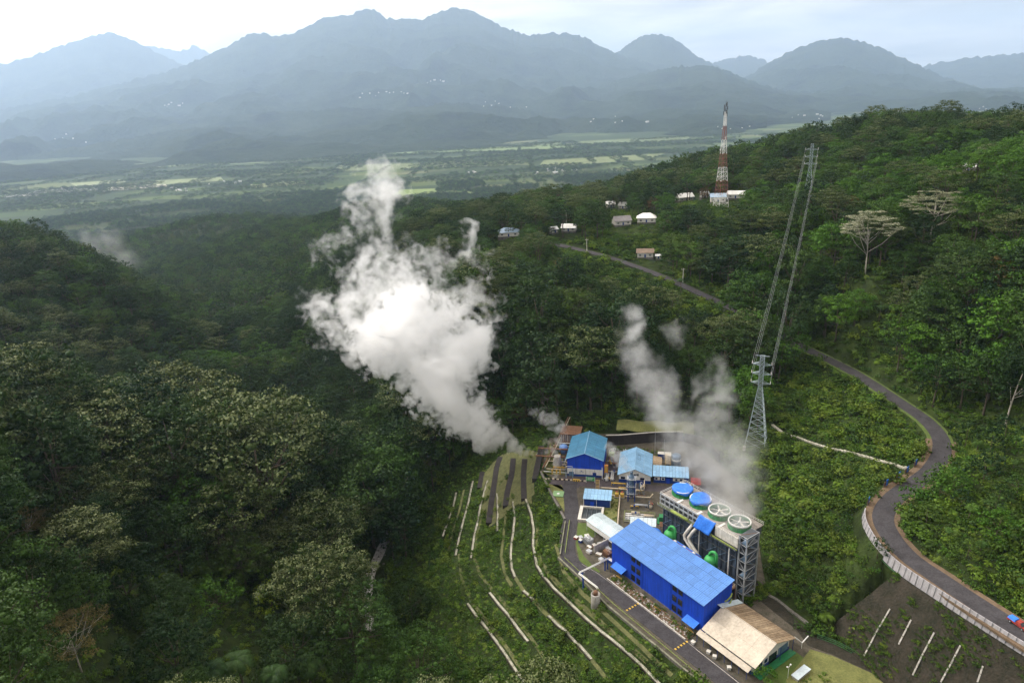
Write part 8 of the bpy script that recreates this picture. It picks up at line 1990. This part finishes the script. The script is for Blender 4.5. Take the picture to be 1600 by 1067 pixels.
BODY = [(700,560,298,52), (640,556,300,50), (596,556,303,40), (735,535,300,36), (690,505,302,44), (640,508,304,56), (596,515,307,46), (722,490,302,28), (640,470,307,42), (752,560,300,20)]
root = thing('steam_plume', 'huge white steam plume blown from the rusty vent pipes', 'steam plume', tuple(PY(836, 707, 280)), 0, 'steam rising from the plant')
b0 = PY(836, 707, 280)
steam('dense_steam', None, [(a, b, c, r * 1.14) for a, b, c, r in JET] + BODY, 0.22, None, warp=15.0, wscale=0.05, fine=0.8, fscale=0.10, edge=0.22, base=b0, voxel=1.6, step=0.22, part_of=root, grow=1.12, bias=0.10)
WISP = [(520,520,312,22), (500,470,313,22), (545,455,314,28), (580,450,314,34), (560,310,328,16), (595,320,328,26), (548,395,321,22), (660,400,310,22), (730,385,308,18), (770,425,306,10), (775,500,303,14), (600,470,312,46), (560,500,312,36), (520,490,314,24), (590,425,316,42), (640,430,312,34), (572,385,320,34), (600,370,320,28), (560,345,324,28), (575,315,327,30), (585,290,330,24), (610,275,331,12), (530,372,322,20), (504,388,322,13), (690,430,308,30), (715,405,308,24), (742,392,308,20), (760,412,308,12), (745,470,304,26), (765,520,302,24), (560,555,308,30), (540,535,310,22)]
steam('thin_steam', None, WISP, 0.13, None, warp=26.0, wscale=0.042, fine=1.0, fscale=0.07, edge=0.9, base=b0, voxel=2.2, step=0.28, part_of=root, grow=1.45, bias=0.12)
steam('steam_plume', 'grey half transparent steam plume drifting up from the cooling tower fans', [(1155,806,189.5,17), (1124,788,196,15), (1142,790,191,15), (1158,812,190,14), (1128,797,197,14), (1112,775,203,15), (1150,808,190.5,16), (1166,790,193,18), (1158,806,192,15), (1152,785,194,20), (1126,788,199,14), (1140,762,200,26), (1120,735,205,30), (1152,722,204,26), (1160,750,198,22), (1145,700,206,24), (1095,706,210,32), (1122,690,210,26), (1068,690,214,28), (1085,660,217,26), (1048,650,220,24), (1118,650,216,20), (1026,622,224,24), (1012,594,228,21), (1000,562,231,18), (992,528,234,16), (986,502,236,12), (1128,615,220,20), (1122,585,223,15), (1092,610,222,12), (1055,518,238,13), (1040,612,224,14)], 0.12, 'steam rising from the plant', warp=12.0, wscale=0.055, fine=0.55, fscale=0.09, edge=1.25, voxel=1.6, step=0.24, grow=1.6, bias=0.25, melt=0.45)
steam('steam_puff', 'small white steam curl rising from the separator drum', [(868,742,266,4), (869,725,267,5), (866,706,268,6), (872,688,270,7), (874,670,272,8), (864,656,273,8), (850,650,274,7), (836,646,275,6), (852,705,268,4), (853,690,270,4)], 0.16, 'steam rising from the plant', warp=5.0, wscale=0.16, fine=0.9, fscale=0.3, edge=0.6, voxel=0.7, grow=1.7, bias=0.2)
steam('steam_puff', 'little steam cloud blowing from the scrubber tower top', [(986,733,244, 3), (979,729,244.5,5), (970,722,245.5,7), (963,712,247,7), (956,704,248,6), (950,696,249,4.5), (974,716,246,5)], 0.22, 'steam rising from the plant', warp=3.5, wscale=0.2, fine=0.8, fscale=0.35, edge=0.5, voxel=0.6, grow=1.7, bias=0.2)
steam('mist', 'low mist patch lying in the gorge by the left hill', [(150,378,1150,18), (172,388,1080,22), (195,398,1020,18), (125,368,1250,14), (215,412,980,14)], 0.007, None, warp=20.0, wscale=0.012, fine=0.8, fscale=0.02, edge=1.2, voxel=7.0, step=0.25, grow=1.5, bias=0.2)
